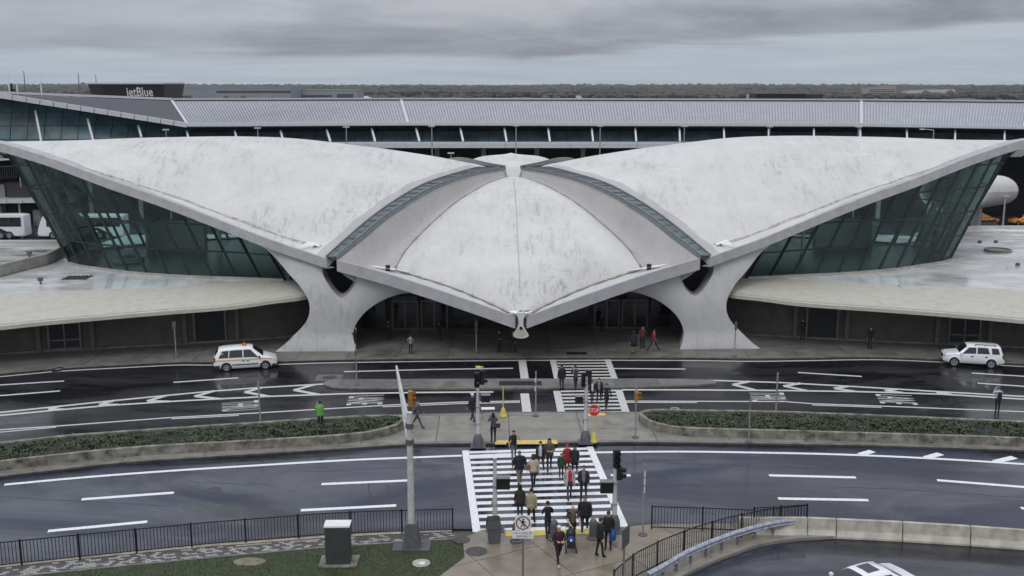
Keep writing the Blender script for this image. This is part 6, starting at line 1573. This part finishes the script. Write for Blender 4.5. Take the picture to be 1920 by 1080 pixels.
# railings
def railing(pts, label, posts, h=1.2, z0=.1, gap=.155, group='black railings along the pavement edge'):
    root = empty('railing', (pts[0][0], pts[0][1], z0), 0, label, 'railing', group)
    P3 = [Vector((p[0]-pts[0][0], p[1]-pts[0][1], 0)) for p in pts]; L_ = sum((b-a).length for a, b in zip(P3[:-1], P3[1:]))
    ps = resamp(P3, posts); Z = Vector((0, 0, 1)); bar_me = None; post_me = None
    for p in ps:
        if post_me is None:
            mb = MB(); mb.box(-.035, -.035, -.02, .035, .035, h+.07); o = mb.build('post', M['fence'], root); post_me = o.data
        else: o = linkmesh('post', post_me, root)
        o.location = p
    fine = resamp(P3, max(2, posts*3))
    for z_ in (h, .13):
        rl = MB(); rows_ = []
        for i_, p_ in enumerate(fine):
            d_ = (fine[min(i_+1, len(fine)-1)]-fine[max(0, i_-1)]).normalized(); s_ = Vector((-d_.y, d_.x, 0))*.024
            rows_.append([p_+Z*z_+s_*a_+Z*.021*b_ for a_, b_ in ((-1,-1), (1,-1), (1,1), (-1,1), (-1,-1))])
        rl.grid(rows_, 0); rl.build('top_rail' if z_ == h else 'bottom_rail', M['fence'], root)
    for k, p in enumerate(resamp(P3, min(301, int(L_/gap)+1))):
        if bar_me is None:
            mb = MB(); mb.box(-.012, -.012, .13, .012, .012, h); o = mb.build('baluster', M['fence'], root); bar_me = o.data
        else: o = linkmesh('baluster', bar_me, root)
        o.location = p
railing([(-25.16,44.21),(-23.63,44.59),(-19.45,45.68),(-14.51,46.89),(-9.54,47.88),(-7.13,48.19),(-2.95,48.47)], 'black railing along the kerb left of the tall mast', 10, 1.22)
railing([(6.99,48.78),(9.53,48.59),(11.98,48.34)], 'straight black railing along the kerb right of the crossing', 3, 1.22)
railing([(11.98,48.34),(13.30,48.53),(14.72,48.78)], 'short black railing before the concrete barrier', 3, 1.32)
railing([(4.41,41.75),(5.53,43.48),(6.99,44.91),(8.65,46.25),(10.40,47.37),(12.46,48.34),(14.76,48.91)], 'curving black railing above the blue grey guardrail', 8, 1.24)
# guardrail
gr_ = empty('guardrail', (0, 0, 0), 0, 'curved blue grey metal guardrail on short posts round the ramp', 'guardrail')
gp = crom([(*(6.01,42.48),.72),(*(6.69,43.18),.72),(*(8.15,44.75),.72),(*(10.21,46.42),.72),(*(12.15,47.61),.72),(*(13.47,48.16),.72),(*(14.58,48.34),.70),(*(15.50,48.34),.5),(*(16.07,48.38),.28)], 6)
mb = MB(); rows = []
for dy, dz in ((.0,-.15), (-.09,-.11), (-.09,-.04), (-.02,0), (-.09,.04), (-.09,.11), (.0,.17), (.10,.17)):
    off = offset_line([(p.x, p.y) for p in gp], dy); rows.append([Vector((x, y, p.z+dz)) for (x, y), p in zip(off, gp)])
mb.grid(rows, 0); mb.build('rail', M['rail_blue'], gr_, True)
for p in resamp(gp, 12)[:-1]:
    mb = MB(); mb.box(p.x-.06, p.y+.08, .1, p.x+.06, p.y+.2, p.z+.05); mb.build('post', M['steel_dk'], gr_)
# concrete barrier, one thing per unit
jb = [(11.21,48.34),(14.62,48.31),(16.00,48.16),(19.14,47.79),(22.26,47.31),(25.43,46.72),(28.69,46.14)]
lab = ['barrier unit half hidden behind the railings', 'short barrier unit at the foot of the guardrail', 'barrier unit third from the railings', 'barrier unit fourth from the railings', 'barrier unit meeting the right border', 'last barrier unit beyond the right border']
for k in range(6):
    a, b = Vector(jb[k]), Vector(jb[k+1]); d = (b-a); L_ = d.length; root_a = math.atan2(d.y, d.x); mb = MB(); prof = [(-.30, 0), (-.30, .10), (-.17, .38), (-.10, .92), (.10, .92), (.17, .38), (.30, .10), (.30, 0)]
    e = .025; rows = [[Vector((x, y, z)) for y, z in prof] for x in (e, e+.03, L_-e-.03, L_-e)]
    rows[0] = [Vector((v.x, v.y*.93, v.z*.985)) for v in rows[0]]; rows[3] = [Vector((v.x, v.y*.93, v.z*.985)) for v in rows[3]]
    mb.grid(rows, 0); mb.add(rows[0], [tuple(range(8))]); mb.add(rows[3], [tuple(range(7, -1, -1))]); o = mb.build('concrete_barrier', M['jersey']); o.location = (a.x, a.y, .02); o.rotation_euler = (0, 0, root_a)
    tag(o, 'stained concrete '+lab[k], 'barrier', 'concrete barrier units beside the ramp')
# bench like table on the median
x, y = (-1.60,66.18); root = empty('folding_table', (x, y, .15), .05, 'low pale folding table standing behind the left signal pole', 'table')
mb = MB(); mb.box(-.45, -.22, .68, .45, .22, .73); mb.build('table_top', M['signwhite'], root)
for sx in (-.38, .38):
    mb = MB(); mb.bar((sx, -.16, 0), (sx, -.16, .68), .04); mb.build('leg', M['steel_dk'], root); mb = MB(); mb.bar((sx, .16, 0), (sx, .16, .68), .04); mb.build('leg', M['steel_dk'], root)
# ring shaped bench inside the left wing, seen through the glass
o = MB(); a1, a2 = 1.5, 1.05; n = 28
o.grid([[Vector((r_*math.cos(k*2*math.pi/n), r_*math.sin(k*2*math.pi/n), z)) for k in range(n+1)] for r_, z in ((a1, 0), (a1, .45), (a2, .45), (a2, 0))], 0, flip=True)
o = o.build('ring_bench', M['int_white']); x, y = (-37.65,100.75); o.location = (x, y, 4.88); tag(o, 'pale ring shaped bench inside the left glass wall', 'bench')

# ================================================================== PEOPLE
CM = {}
def cloth(c):
    if c not in CM: CM[c] = mat("cloth_%d" % len(CM), c, .85, var=.12, scale=6)
    return CM[c]
def person(b, rz, label, top=(.012,.013,.018), legs=(.014,.015,.02), hair=(.015,.011,.009), shoes=(.012,.012,.012), stride=.0, arms='down', coat=None, long_hair=False, hat=None, bag=None, front=None, build=1.0, sleeves=True, lean=0.0, child=False, hood=False, scale=None, bald=False, pack=None, stripes=False):
    jit = math.sin(b[0]*12.9+b[1]*7.7); rz += .22*jit; stride = (stride+.10*abs(jit)) if stride > 0 else .05*abs(jit); build *= 1+.05*math.cos(b[0]*5.1)
    x, y, z0, h = b; h = max(1.0, min(1.95, h)) if scale is None else scale
    root = empty('person', (x, y, z0), rz, label, 'person', 'people about the crossing')
    k = h/1.76; B_ = build
    co, ra = [], []; ed = []; seg = []
    def V(p, r, par=None, tg='top'):
        co.append(Vector(p)*k); ra.append((r[0]*k, r[1]*k) if isinstance(r, tuple) else (r*k, r*k)); i = len(co)-1
        if par is not None: ed.append((par, i)); seg.append((par, i, tg))
        return i
    ly = lambda z: -lean*0 + lean*max(0, z-.95)
    pel = V((0, 0, .95), (.165*B_, .115*B_))
    wa = V((0, ly(1.12), 1.12), (.150*B_, .108*B_), pel); ch = V((0, ly(1.32), 1.32), (.175*B_, .118*B_), wa); up = V((0, ly(1.45), 1.45), (.125*B_, .085*B_), ch)
    nk = V((0, ly(1.53)+.012, 1.535), .052, up, 'skin'); hb = V((0, ly(1.6)+.03, 1.60), (.074, .087), nk, 'skin'); hm = V((0, ly(1.68)+.028, 1.665), (.085, .103), hb, 'skin'); ht = V((0, ly(1.74)+.018, 1.735), (.055, .07), hm, 'skin')
    foots = []
    for s_ in (-1, 1):
        a = stride*s_; hp = V((s_*.095*B_, 0, .90), .098*B_, pel, 'legs')
        kz, ky = .90-.43*math.cos(a), .43*math.sin(a); a2 = a-(.35*stride if a < 0 else .05); 
        kn = V((s_*.10, ky, kz), .062*B_, hp, 'legs'); az, ay = kz-.40*math.cos(a2), ky+.40*math.sin(a2); lift = az-.075
        an = V((s_*.105, ay, max(.075, az)), .045, kn, 'legs'); hl = V((s_*.105, ay-.04, max(.04, az-.035)), .045, an, 'shoes'); V((s_*.115, ay+.15, max(.033, az-.045)), (.045, .032), an, 'shoes')
    hands = []
    for s_ in (-1, 1):
        sh = V((s_*.195*B_, ly(1.42), 1.42), .068*B_, up, 'top')
        if arms == 'down': e, w = (s_*.245*B_, -.03+s_*stride*-.25, 1.14), (s_*.25*B_, .06-s_*stride*.45, .90)
        elif arms == 'camera': e, w = (s_*.27, .16, 1.24), (s_*.10, .30, 1.52)
        elif arms == 'front': e, w = (s_*.27*B_, .05, 1.16), (s_*.12, .27, 1.16)
        elif arms == 'push': e, w = (s_*.26*B_, .08, 1.16), (s_*.22, .40, 1.02)
        elif arms == 'raise': e, w = ((s_*.25, .05, 1.16), (s_*.25, .10, .92)) if s_ > 0 else ((-.28, .12, 1.25), (-.12, .16, 1.58))
        elif arms == 'phone': e, w = (s_*.24, .06, 1.18), (s_*.08, .28, 1.30)
        elif arms == 'pocket': e, w = (s_*.30*B_, -.06, 1.16), (s_*.21*B_, .08, .96)
        else: e, w = (s_*.25, 0, 1.14), (s_*.25, .05, .9)
        e = (e[0], e[1]+ly(e[2])*.8, e[2]); w = (w[0], w[1]+ly(w[2])*.8, w[2])
        el = V(e, .052*B_, sh, 'top' if sleeves else 'top'); wr = V(w, .034, el, 'top' if sleeves else 'skin')
        d = (Vector(w)-Vector(e)).normalized(); hands.append((Vector(w), d, s_))
        V(Vector(w)+d*.03, .03, wr, 'skin')
    me = bpy.data.meshes.new('body'); me.from_pydata(co, ed, []); o = linkmesh('body', me, root)
    sk = o.modifiers.new('s', 'SKIN'); sk.use_smooth_shade = True
    for i, v in enumerate(me.skin_vertices[0].data): v.radius = ra[i]; v.use_root = (i == 0)
    ss_ = o.modifiers.new('u', 'SUBSURF'); ss_.levels = 1; ss_.render_levels = 1
    dg = bpy.context.evaluated_depsgraph_get(); ev = bpy.data.meshes.new_from_object(o.evaluated_get(dg)); o.modifiers.clear(); o.data = ev; ev.name = 'body'
    # hands: palm, four fingers, thumb
    bm = bmesh.new(); bm.from_mesh(ev); nskin = []
    for w, d, s_ in hands:
        side = d.cross(Vector((0, 1, 0)) if abs(d.y) < .8 else Vector((1, 0, 0))).normalized(); nrm = side.cross(d)
        def slab(p, q, wd, th):
            vs = []
            for c_, f in ((p, 1), (q, .75)):
                for a, b2 in ((-1,-1), (1,-1), (1,1), (-1,1)): vs.append(bm.verts.new((c_+nrm*(a*wd*f)+side*(b2*th*f))*k))
            for f in ((0,1,2,3), (7,6,5,4), (0,4,5,1), (1,5,6,2), (2,6,7,3), (3,7,4,0)): nskin.append(bm.faces.new([vs[i] for i in f]))
        slab(w+d*.01, w+d*.10, .042, .016)
        for j, L_ in enumerate((.062, .075, .07, .052)):
            b0 = w+d*.095+nrm*(-.031+.0207*j); m_ = b0+d*L_*.55; slab(b0, m_, .009, .009); slab(m_, m_+(d*.8+side*-s_*.5)*L_*.5, .008, .008)
        t0 = w+d*.03+nrm*.04*(1); slab(t0, t0+(d*.7+nrm*.6)*.055, .011, .01)
    sk_set = set(f.index for f in nskin)
    bm.faces.index_update(); tagf = {f.index for f in nskin}; bm.to_mesh(ev); bm.free()
    ms = {'top': cloth(top), 'legs': cloth(legs), 'skin': M['skin'], 'shoes': cloth(shoes)}
    order = ['top', 'legs', 'skin', 'shoes']; ev.materials.clear()
    for q in order: ev.materials.append(ms[q])
    if stripes or front: ev.materials.append(cloth(front or (.55,.55,.55)))
    pw = Matrix.Identity(3)
    for p in ev.polygons:
        if p.index in tagf: p.material_index = 2; continue
        c_ = p.center; best = None
        for a, b2, tg in seg:
            A, D = co[a], co[b2]-co[a]; t = max(0, min(1, (c_-A).dot(D)/max(1e-9, D.length_squared))); dd = (c_-(A+D*t)).length-lerp(ra[a][0], ra[b2][0], t)*.6
            if best is None or dd < best[0]: best = (dd, tg, t)
        tg = best[1]
        if tg == 'top' and c_.z < .97*k and abs(c_.x) < .19*k: tg = 'legs'
        p.material_index = order.index(tg); p.use_smooth = True
        if front and tg == 'top' and c_.y > .045*k and abs(c_.x) < .085*k and c_.z > .95*k: p.material_index = 4
        if stripes and tg == 'top' and int(c_.z*22) % 3 == 0: p.material_index = 4
    hz = 1.665*k; hy = (ly(1.67)+.025)*k
    # hair or hat
    if not bald:
        mb = MB(); rows = []
        for i in range(7):
            ph = math.radians(90-i*(18 if not hood else 22)); row = []
            for j in range(15):
                th = 2*math.pi*j/14; r = math.cos(ph); fx = (.092+.012*long_hair+.02*hood)*k; fy = (.112+.012*long_hair+.02*hood)*k
                yy = fy*r*math.sin(th); zz = (.105*math.sin(ph))*k
                if yy > .02*k and zz < .035*k: zz = .035*k+(.035*k-zz)*.1
                row.append(Vector((fx*r*math.cos(th), hy-.008*k+yy, hz+.012*k+zz)))
            rows.append(row)
        mb.grid(rows, 0)
        if long_hair:
            rr = []
            for i in range(5):
                z = hz+.02*k-i*.085*k; rr.append([Vector(((.088+.012*i*(1 if i < 3 else .6))*k*math.cos(t), hy-.03*k+(.085)*k*math.sin(t), z)) for t in [math.pi+math.pi*q/8 for q in range(9)]])
            mb.grid(rr, 0)
        mb.build('hair' if not (hat or hood) else ('hat' if hat else 'hood'), cloth(hat or (top if hood else hair)), root, True)
        if hat:
            mb = MB(); mb.prism([(.08*k*math.cos(t*.5236), hy+.06*k+.12*k*max(0, math.sin(t*.5236))) for t in range(12)], hz+.04*k, hz+.052*k); mb.build('peak', cloth(hat), root)
    nose = MB(); nose.add([(-.014*k, hy+.10*k, hz-.03*k), (.014*k, hy+.10*k, hz-.03*k), (0, hy+.128*k, hz-.028*k), (0, hy+.10*k, hz+.012*k)], [(0,1,2), (1,3,2), (3,0,2)]); nose.build('nose', M['skin'], root)
    eyes = MB()
    for s_ in (-1, 1): eyes.box((s_*.032-.011)*k, hy+.094*k, hz-.001*k, (s_*.032+.011)*k, hy+.104*k, hz+.010*k)
    eyes.build('eyes', M['black'], root)
    if coat:
        zc, hem, flare = coat if len(coat) == 3 else (*coat, 1.1)
        mb = MB(); rows = []; N = 18
        for z, wx, wy in ((1.49, .10, .085), (1.455, .165, .10), (1.38, .20, .125), (1.25, .195, .135), (1.1, .175, .13), (.98, .185*flare**.5, .14*flare**.5), (hem, .19*flare, .15*flare)):
            rows.append([Vector((wx*B_*1.04*math.cos(2*math.pi*j/N), ly(z)+wy*B_*1.06*math.sin(2*math.pi*j/N)*(1+.03*math.sin(j*2.2)), z))*k for j in range(N+1)])
        if front: # open coat: leave a gap at the chest
            rows = [[r_[(j+6) % N] for j in range(0, N-2)] for r_ in rows]
        mb.grid(rows, 0, flip=False); c_ = mb.build('coat', cloth(zc), root, True)
        md = c_.modifiers.new('t', 'SOLIDIFY'); md.thickness = .012
    if bag:
        col, side_, z = bag; mb = MB(); mb.box(-.13*k, -.06*k, -.12*k, .13*k, .06*k, .12*k); o2 = mb.build('shoulder_bag', cloth(col), root); o2.location = (side_*.27*k, -.04, z*k)
        st = MB(); st.bar((0, 0, .1*k), (-side_*.2*k, .05*k, (1.46-z)*k), .02); st.build('strap', cloth(col), o2)
    if pack:
        mb = MB(); rows = []
        for z, w, d in ((-.24, .12, .10), (-.15, .15, .15), (.05, .15, .16), (.2, .12, .12), (.25, .06, .05)): rows.append([Vector((w*k*math.cos(2*math.pi*j/12), d*.5*k*math.sin(2*math.pi*j/12), z*k)) for j in range(13)])
        mb.grid(rows, 0); mb.add(rows[0][:-1], [tuple(range(12))]); mb.add(rows[-1][:-1], [tuple(range(11, -1, -1))]); o2 = mb.build('backpack', cloth(pack), root, True); o2.location = (0, (-.20+ly(1.25))*k, 1.22*k)
        for s_ in (-1, 1):
            sb = MB(); sb.bar((s_*.11*k, -.12*k, 1.44*k), (s_*.12*k, .10*k, 1.42*k), .03*k, .02); sb.bar((s_*.12*k, .115*k, 1.42*k), (s_*.13*k, .12*k, 1.12*k), .03*k, .015); sb.build('pack_strap', cloth(pack), root)
    return root
PI = math.pi; K = (.010,.010,.013); NV = (.012,.014,.028)
def T_(n): return n
# on the terminal pavement
person((-13.10,84.57,0.150,1.97), 2.0, 'person in dark clothes leaning in the arch of the left pier', lean=-.12, arms='phone')
person((-10.72,87.90,0.150,1.71), PI, 'person in black standing before the left entrance doors, the leftmost', arms='phone')
person((-8.34,82.99,0.150,1.63), .2, 'person in a grey shirt and dark trousers alone on the left forecourt', top=(.22,.22,.24), arms='front')
person((-6.30,87.71,0.150,1.61), PI, 'person in black right of the left entrance doors', top=K)
person((-1.06,83.51,0.150,1.86), PI, 'person in dark clothes hands at hips left of the spout', arms='front')
person((0.09,83.51,0.150,1.91), 2.6, 'person in a dark red top half behind the spout', top=(.06,.012,.014), stride=.15)
person((10.03,83.16,0.150,2.03), .6, 'woman in a navy knee length coat right of the beak', top=NV, coat=(NV,.62,1.25), legs=(.25,.17,.13), long_hair=True)
person((10.93,84.74,0.150,2.11), PI*.9, 'person in a maroon jacket standing between two others on the forecourt', top=(.12,.025,.03), arms='raise', bag=((.1,.07,.05),1,1.0))
person((11.71,83.51,0.150,2.00), -1.2, 'person in a red and white top striding along the right forecourt', top=(.26,.02,.06), stride=.5, front=(.6,.6,.62))
person((25.24,87.90,0.150,1.85), 2.8, 'person in black by the dark doorway of the right side wing', top=K, arms='phone')
person((30.06,84.74,0.150,1.89), PI*.8, 'person in black standing under the right canopy between two doors', top=K)
person((8.06,91.08,0.150,1.62), PI, 'dim figure deep in the shade by the right entrance doors', top=K, legs=K)
# on the far roadway
person((-12.30,63.89,0.150,1.93), .35, 'person in a bright green jacket taking a photo on the left planter edge', top=(.13,.33,.07), coat=((.13,.33,.07),.86,1.08), arms='camera', legs=NV)
person((32.98,67.77,0.000,1.88), .15, 'man in a pale blue shirt with a navy backpack on the right roadway', top=(.42,.50,.62), legs=K, pack=NV, arms='camera', hair=(.12,.10,.08))
person((-6.09,64.10,0.150,2.29), -1.9, 'person in dark grey with a backpack walking by the tall mast', top=(.10,.10,.115), legs=(.055,.057,.06), stride=.42, pack=(.12,.12,.13), hat=(.02,.02,.025))
person((-2.58,65.51,0.150,2.08), .8, 'person in navy with a white cap beside the left signal pole', top=NV, legs=(.03,.036,.06), hat=(.6,.6,.6), stride=.3, coat=(NV,.84,1.1))
person((-1.16,61.56,0.150,1.87), .1, 'woman in grey seen from behind taking a photo on the median', top=(.06,.06,.068), legs=K, long_hair=True, arms='camera', bag=((.03,.03,.035),1,1.0))
person((3.63,73.30,0.000,1.90), .1, 'person in a black jacket on the farther crossing, the left one', top=K, coat=(K,.84,1.12), legs=(.03,.03,.036))
person((4.65,73.30,0.000,1.82), .2, 'person raising a camera on the farther crossing beside the black jacket', top=(.05,.045,.04), arms='camera', stride=.2)
person((5.61,70.06,0.000,1.67), PI, 'person with an open dark jacket over a white shirt, left of three', top=K, front=(.55,.55,.55), coat=(K,.86,1.1), stride=.25)
person((6.12,70.31,0.000,1.75), PI, 'taller person in a navy jacket and grey scarf, middle of three', top=NV, front=(.22,.22,.25), coat=(NV,.80,1.1), stride=.2)
person((6.48,68.48,0.000,1.90), PI, 'person in dark navy with red shoes, right of three on the crossing', top=NV, legs=(.02,.025,.045), shoes=(.35,.03,.03), stride=.25)
# on the near crossing
person((0.11,58.52,0.000,2.15), PI*1.05, 'person in a black T shirt and grey trousers with one hand to the face', top=K, legs=(.10,.10,.12), arms='raise', stride=.5, sleeves=False, bag=((.02,.02,.02),1,.95))
person((0.42,55.01,0.000,1.98), .05, 'broad man in a black jacket and khaki trousers seen from behind', top=K, legs=(.16,.145,.11), build=1.28, hair=(.10,.09,.08), coat=(K,.88,1.12), stride=.15)
person((1.18,54.54,0.000,1.93), .0, 'woman in a cream jacket with long brown hair seen from behind', top=(.42,.37,.29), coat=((.42,.37,.29),.86,1.1), legs=K, hair=(.035,.028,.018), long_hair=True, stride=.2, bag=((.2,.08,.05),-1,1.1))
person((1.64,56.63,0.000,2.09), PI, 'man in a navy jacket over a white striped shirt facing the camera', top=NV, front=(.5,.5,.55), coat=(NV,.88,1.1), legs=(.05,.052,.055), stride=.3, bag=((.02,.02,.025),1,.9))
person((2.16,57.13,0.000,1.98), PI, 'woman in an olive jacket with dark curly hair facing the camera', top=(.075,.068,.045), coat=((.075,.068,.045),.84,1.12), legs=(.022,.024,.04), long_hair=True, arms='front', stride=.25)
person((3.17,56.80,0.000,1.71), PI, 'person in a long red hooded coat', top=(.30,.015,.02), coat=((.30,.015,.02),.66,1.2), legs=K, hood=True, stride=.15)
person((3.60,56.63,0.000,1.68), PI, 'woman in a long black coat beside the red coat', top=(.014,.014,.022), coat=((.014,.014,.022),.60,1.2), legs=K, long_hair=True, stride=.2)
person((2.80,56.13,0.000,1.41), PI, 'child in a dark green jacket beside the red coat', top=(.022,.05,.022), coat=((.022,.05,.022),.80,1.1), legs=(.02,.022,.03), child=True, hair=(.03,.02,.012))
person((3.09,52.87,0.000,1.94), PI, 'woman in an open grey coat over a bright red top', top=(.40,.39,.37), front=(.55,.015,.06), coat=((.40,.39,.37),.72,1.3), legs=(.035,.04,.065), stride=.15, hair=(.03,.02,.015))
person((3.85,52.80,0.000,1.97), PI, 'person in a dark plaid shirt and black trousers right of the grey coat', top=(.022,.022,.03), legs=K, front=(.16,.15,.15), coat=((.018,.018,.026),.90,1.1), stride=.2, hair=(.06,.04,.025))
person((0.41,50.21,0.000,1.89), .0, 'woman with long dark hair in an olive black jacket and jeans from behind', top=(.03,.028,.02), coat=((.03,.028,.02),.80,1.3), legs=(.04,.05,.075), long_hair=True, stride=.12)
person((0.98,49.55,0.000,2.07), .0, 'person in a beige jacket and black trousers walking away', top=(.33,.28,.19), coat=((.33,.28,.19),.84,1.1), legs=K, stride=.18)
person((1.76,47.91,0.000,2.01), .1, 'man in a black top looking down at his hands at the near kerb', top=K, legs=(.018,.02,.03), arms='phone', sleeves=True, stride=.15)
person((2.95,47.49,0.000,2.05), PI, 'bald man in a striped dark polo shirt pushing the stroller', top=(.018,.016,.014), legs=K, stripes=True, front=(.10,.085,.06), arms='push', sleeves=False, bald=True, build=1.12)
person((3.62,48.53,0.000,2.00), PI, 'man in a black jacket with white shoes behind the stroller', top=K, coat=(K,.84,1.15), legs=(.022,.028,.045), shoes=(.6,.6,.6), build=1.12, stride=.25, hair=(.08,.06,.05))
person((2.16,44.83,0.120,1.98), PI*1.02, 'older person with white hair in a dark maroon jacket walking nearest the camera', top=(.035,.012,.016), coat=((.035,.012,.016),.90,1.08), legs=K, hair=(.62,.61,.58), shoes=(.45,.43,.42), arms='front', stride=.4)
person((4.14,45.66,0.120,2.09), -1.35, 'person in black turned to a companion at the near right corner', top=K, legs=K, coat=(K,.88,1.05), hair=(.03,.02,.015), stride=.12)
person((4.60,46.46,0.120,1.96), PI*.85, 'man in a black jacket holding a blue bag beside a companion in black', top=K, legs=K, coat=(K,.86,1.08), hat=(.02,.02,.022))
person((-68.9, 152.5, 0.0, 1.75), PI, 'person in a blue top waiting behind the coaches', top=(.10,.18,.34))
x, y = (4.80,46.29); mb = MB(); mb.lathe(0, 0, [(.03, .62), (.16, .5), (.19, .2), (.15, 0), (.02, -.02)], 10); o = mb.build('blue_bag', cloth((.02,.07,.26))); o.location = (x, y+.1, .65); tag(o, 'limp blue bag hanging from the hand of the man in black', 'bag')
# stroller
x, y = (2.81,46.39); st = empty('stroller', (x, y, .12), PI, 'black stroller with a hood and a blue seated bundle', 'stroller')
for sx in (-.24, .24):
    for yy in (-.3, .32):
        mb = MB(); mb.tube((sx-.03, yy, .12), (sx+.03, yy, .12), .12, n=14); mb.build('wheel', M['tyre'], st)
    mb = MB(); mb.bar((sx, .32, .12), (sx*.95, -.32, 1.02), .03); mb.bar((sx, -.3, .12), (sx, .12, .62), .03); mb.build('frame_tube', M['signback'], st)
mb = MB(); mb.bar((-.23, -.33, 1.03), (.23, -.33, 1.03), .035); mb.build('handle', M['black'], st)
mb = MB(); mb.add([(-.2, .25, .45), (.2, .25, .45), (.2, -.12, .42), (-.2, -.12, .42), (-.2, -.25, .85), (.2, -.25, .85)], [(0,1,2,3), (3,2,5,4)]); mb.box(-.2, .2, .2, .2, .3, .45); mb.build('seat', M['trim'], st)
mb = MB(); rows = []
for k in range(7):
    a = k*R(24); rows.append([Vector((.24*math.cos(t), -.18+.30*math.sin(a-.5)*max(.2, math.sin(t)), .72+.32*math.sin(t)*math.cos(a-.5))) for t in [PI*j/10 for j in range(11)]])
mb.grid(rows, 0); mb.build('hood', M['black'], st, True)
mb = MB(); mb.lathe(0, .08, [(.02, .42), (.17, .45), (.18, .6), (.12, .72), (.02, .76)], 12); mb.build('seat_bundle', cloth((.02,.05,.22)), st, True)
mb = MB(); mb.lathe(0, .24, [(.02, .52), (.06, .55), (.06, .62), (.02, .66)], 10); mb.build('white_patch', cloth((.6,.6,.62)), st, True)

# ================================================================== HAZE
mb = MB(); mb.box(-3200, -120, -1.5, 3200, 5600, 30)
m = bpy.data.materials.new("pale_haze"); m.use_nodes = True; nt = m.node_tree; nt.nodes.clear()
out = nt.nodes.new("ShaderNodeOutputMaterial"); pv = nt.nodes.new("ShaderNodeVolumePrincipled")
pv.inputs["Color"].default_value = (.80, .87, .96, 1); pv.inputs["Density"].default_value = .00005; pv.inputs["Anisotropy"].default_value = 0.0
nt.links.new(pv.outputs[0], out.inputs["Volume"])
tag(mb.build('haze', m), kind='stuff')
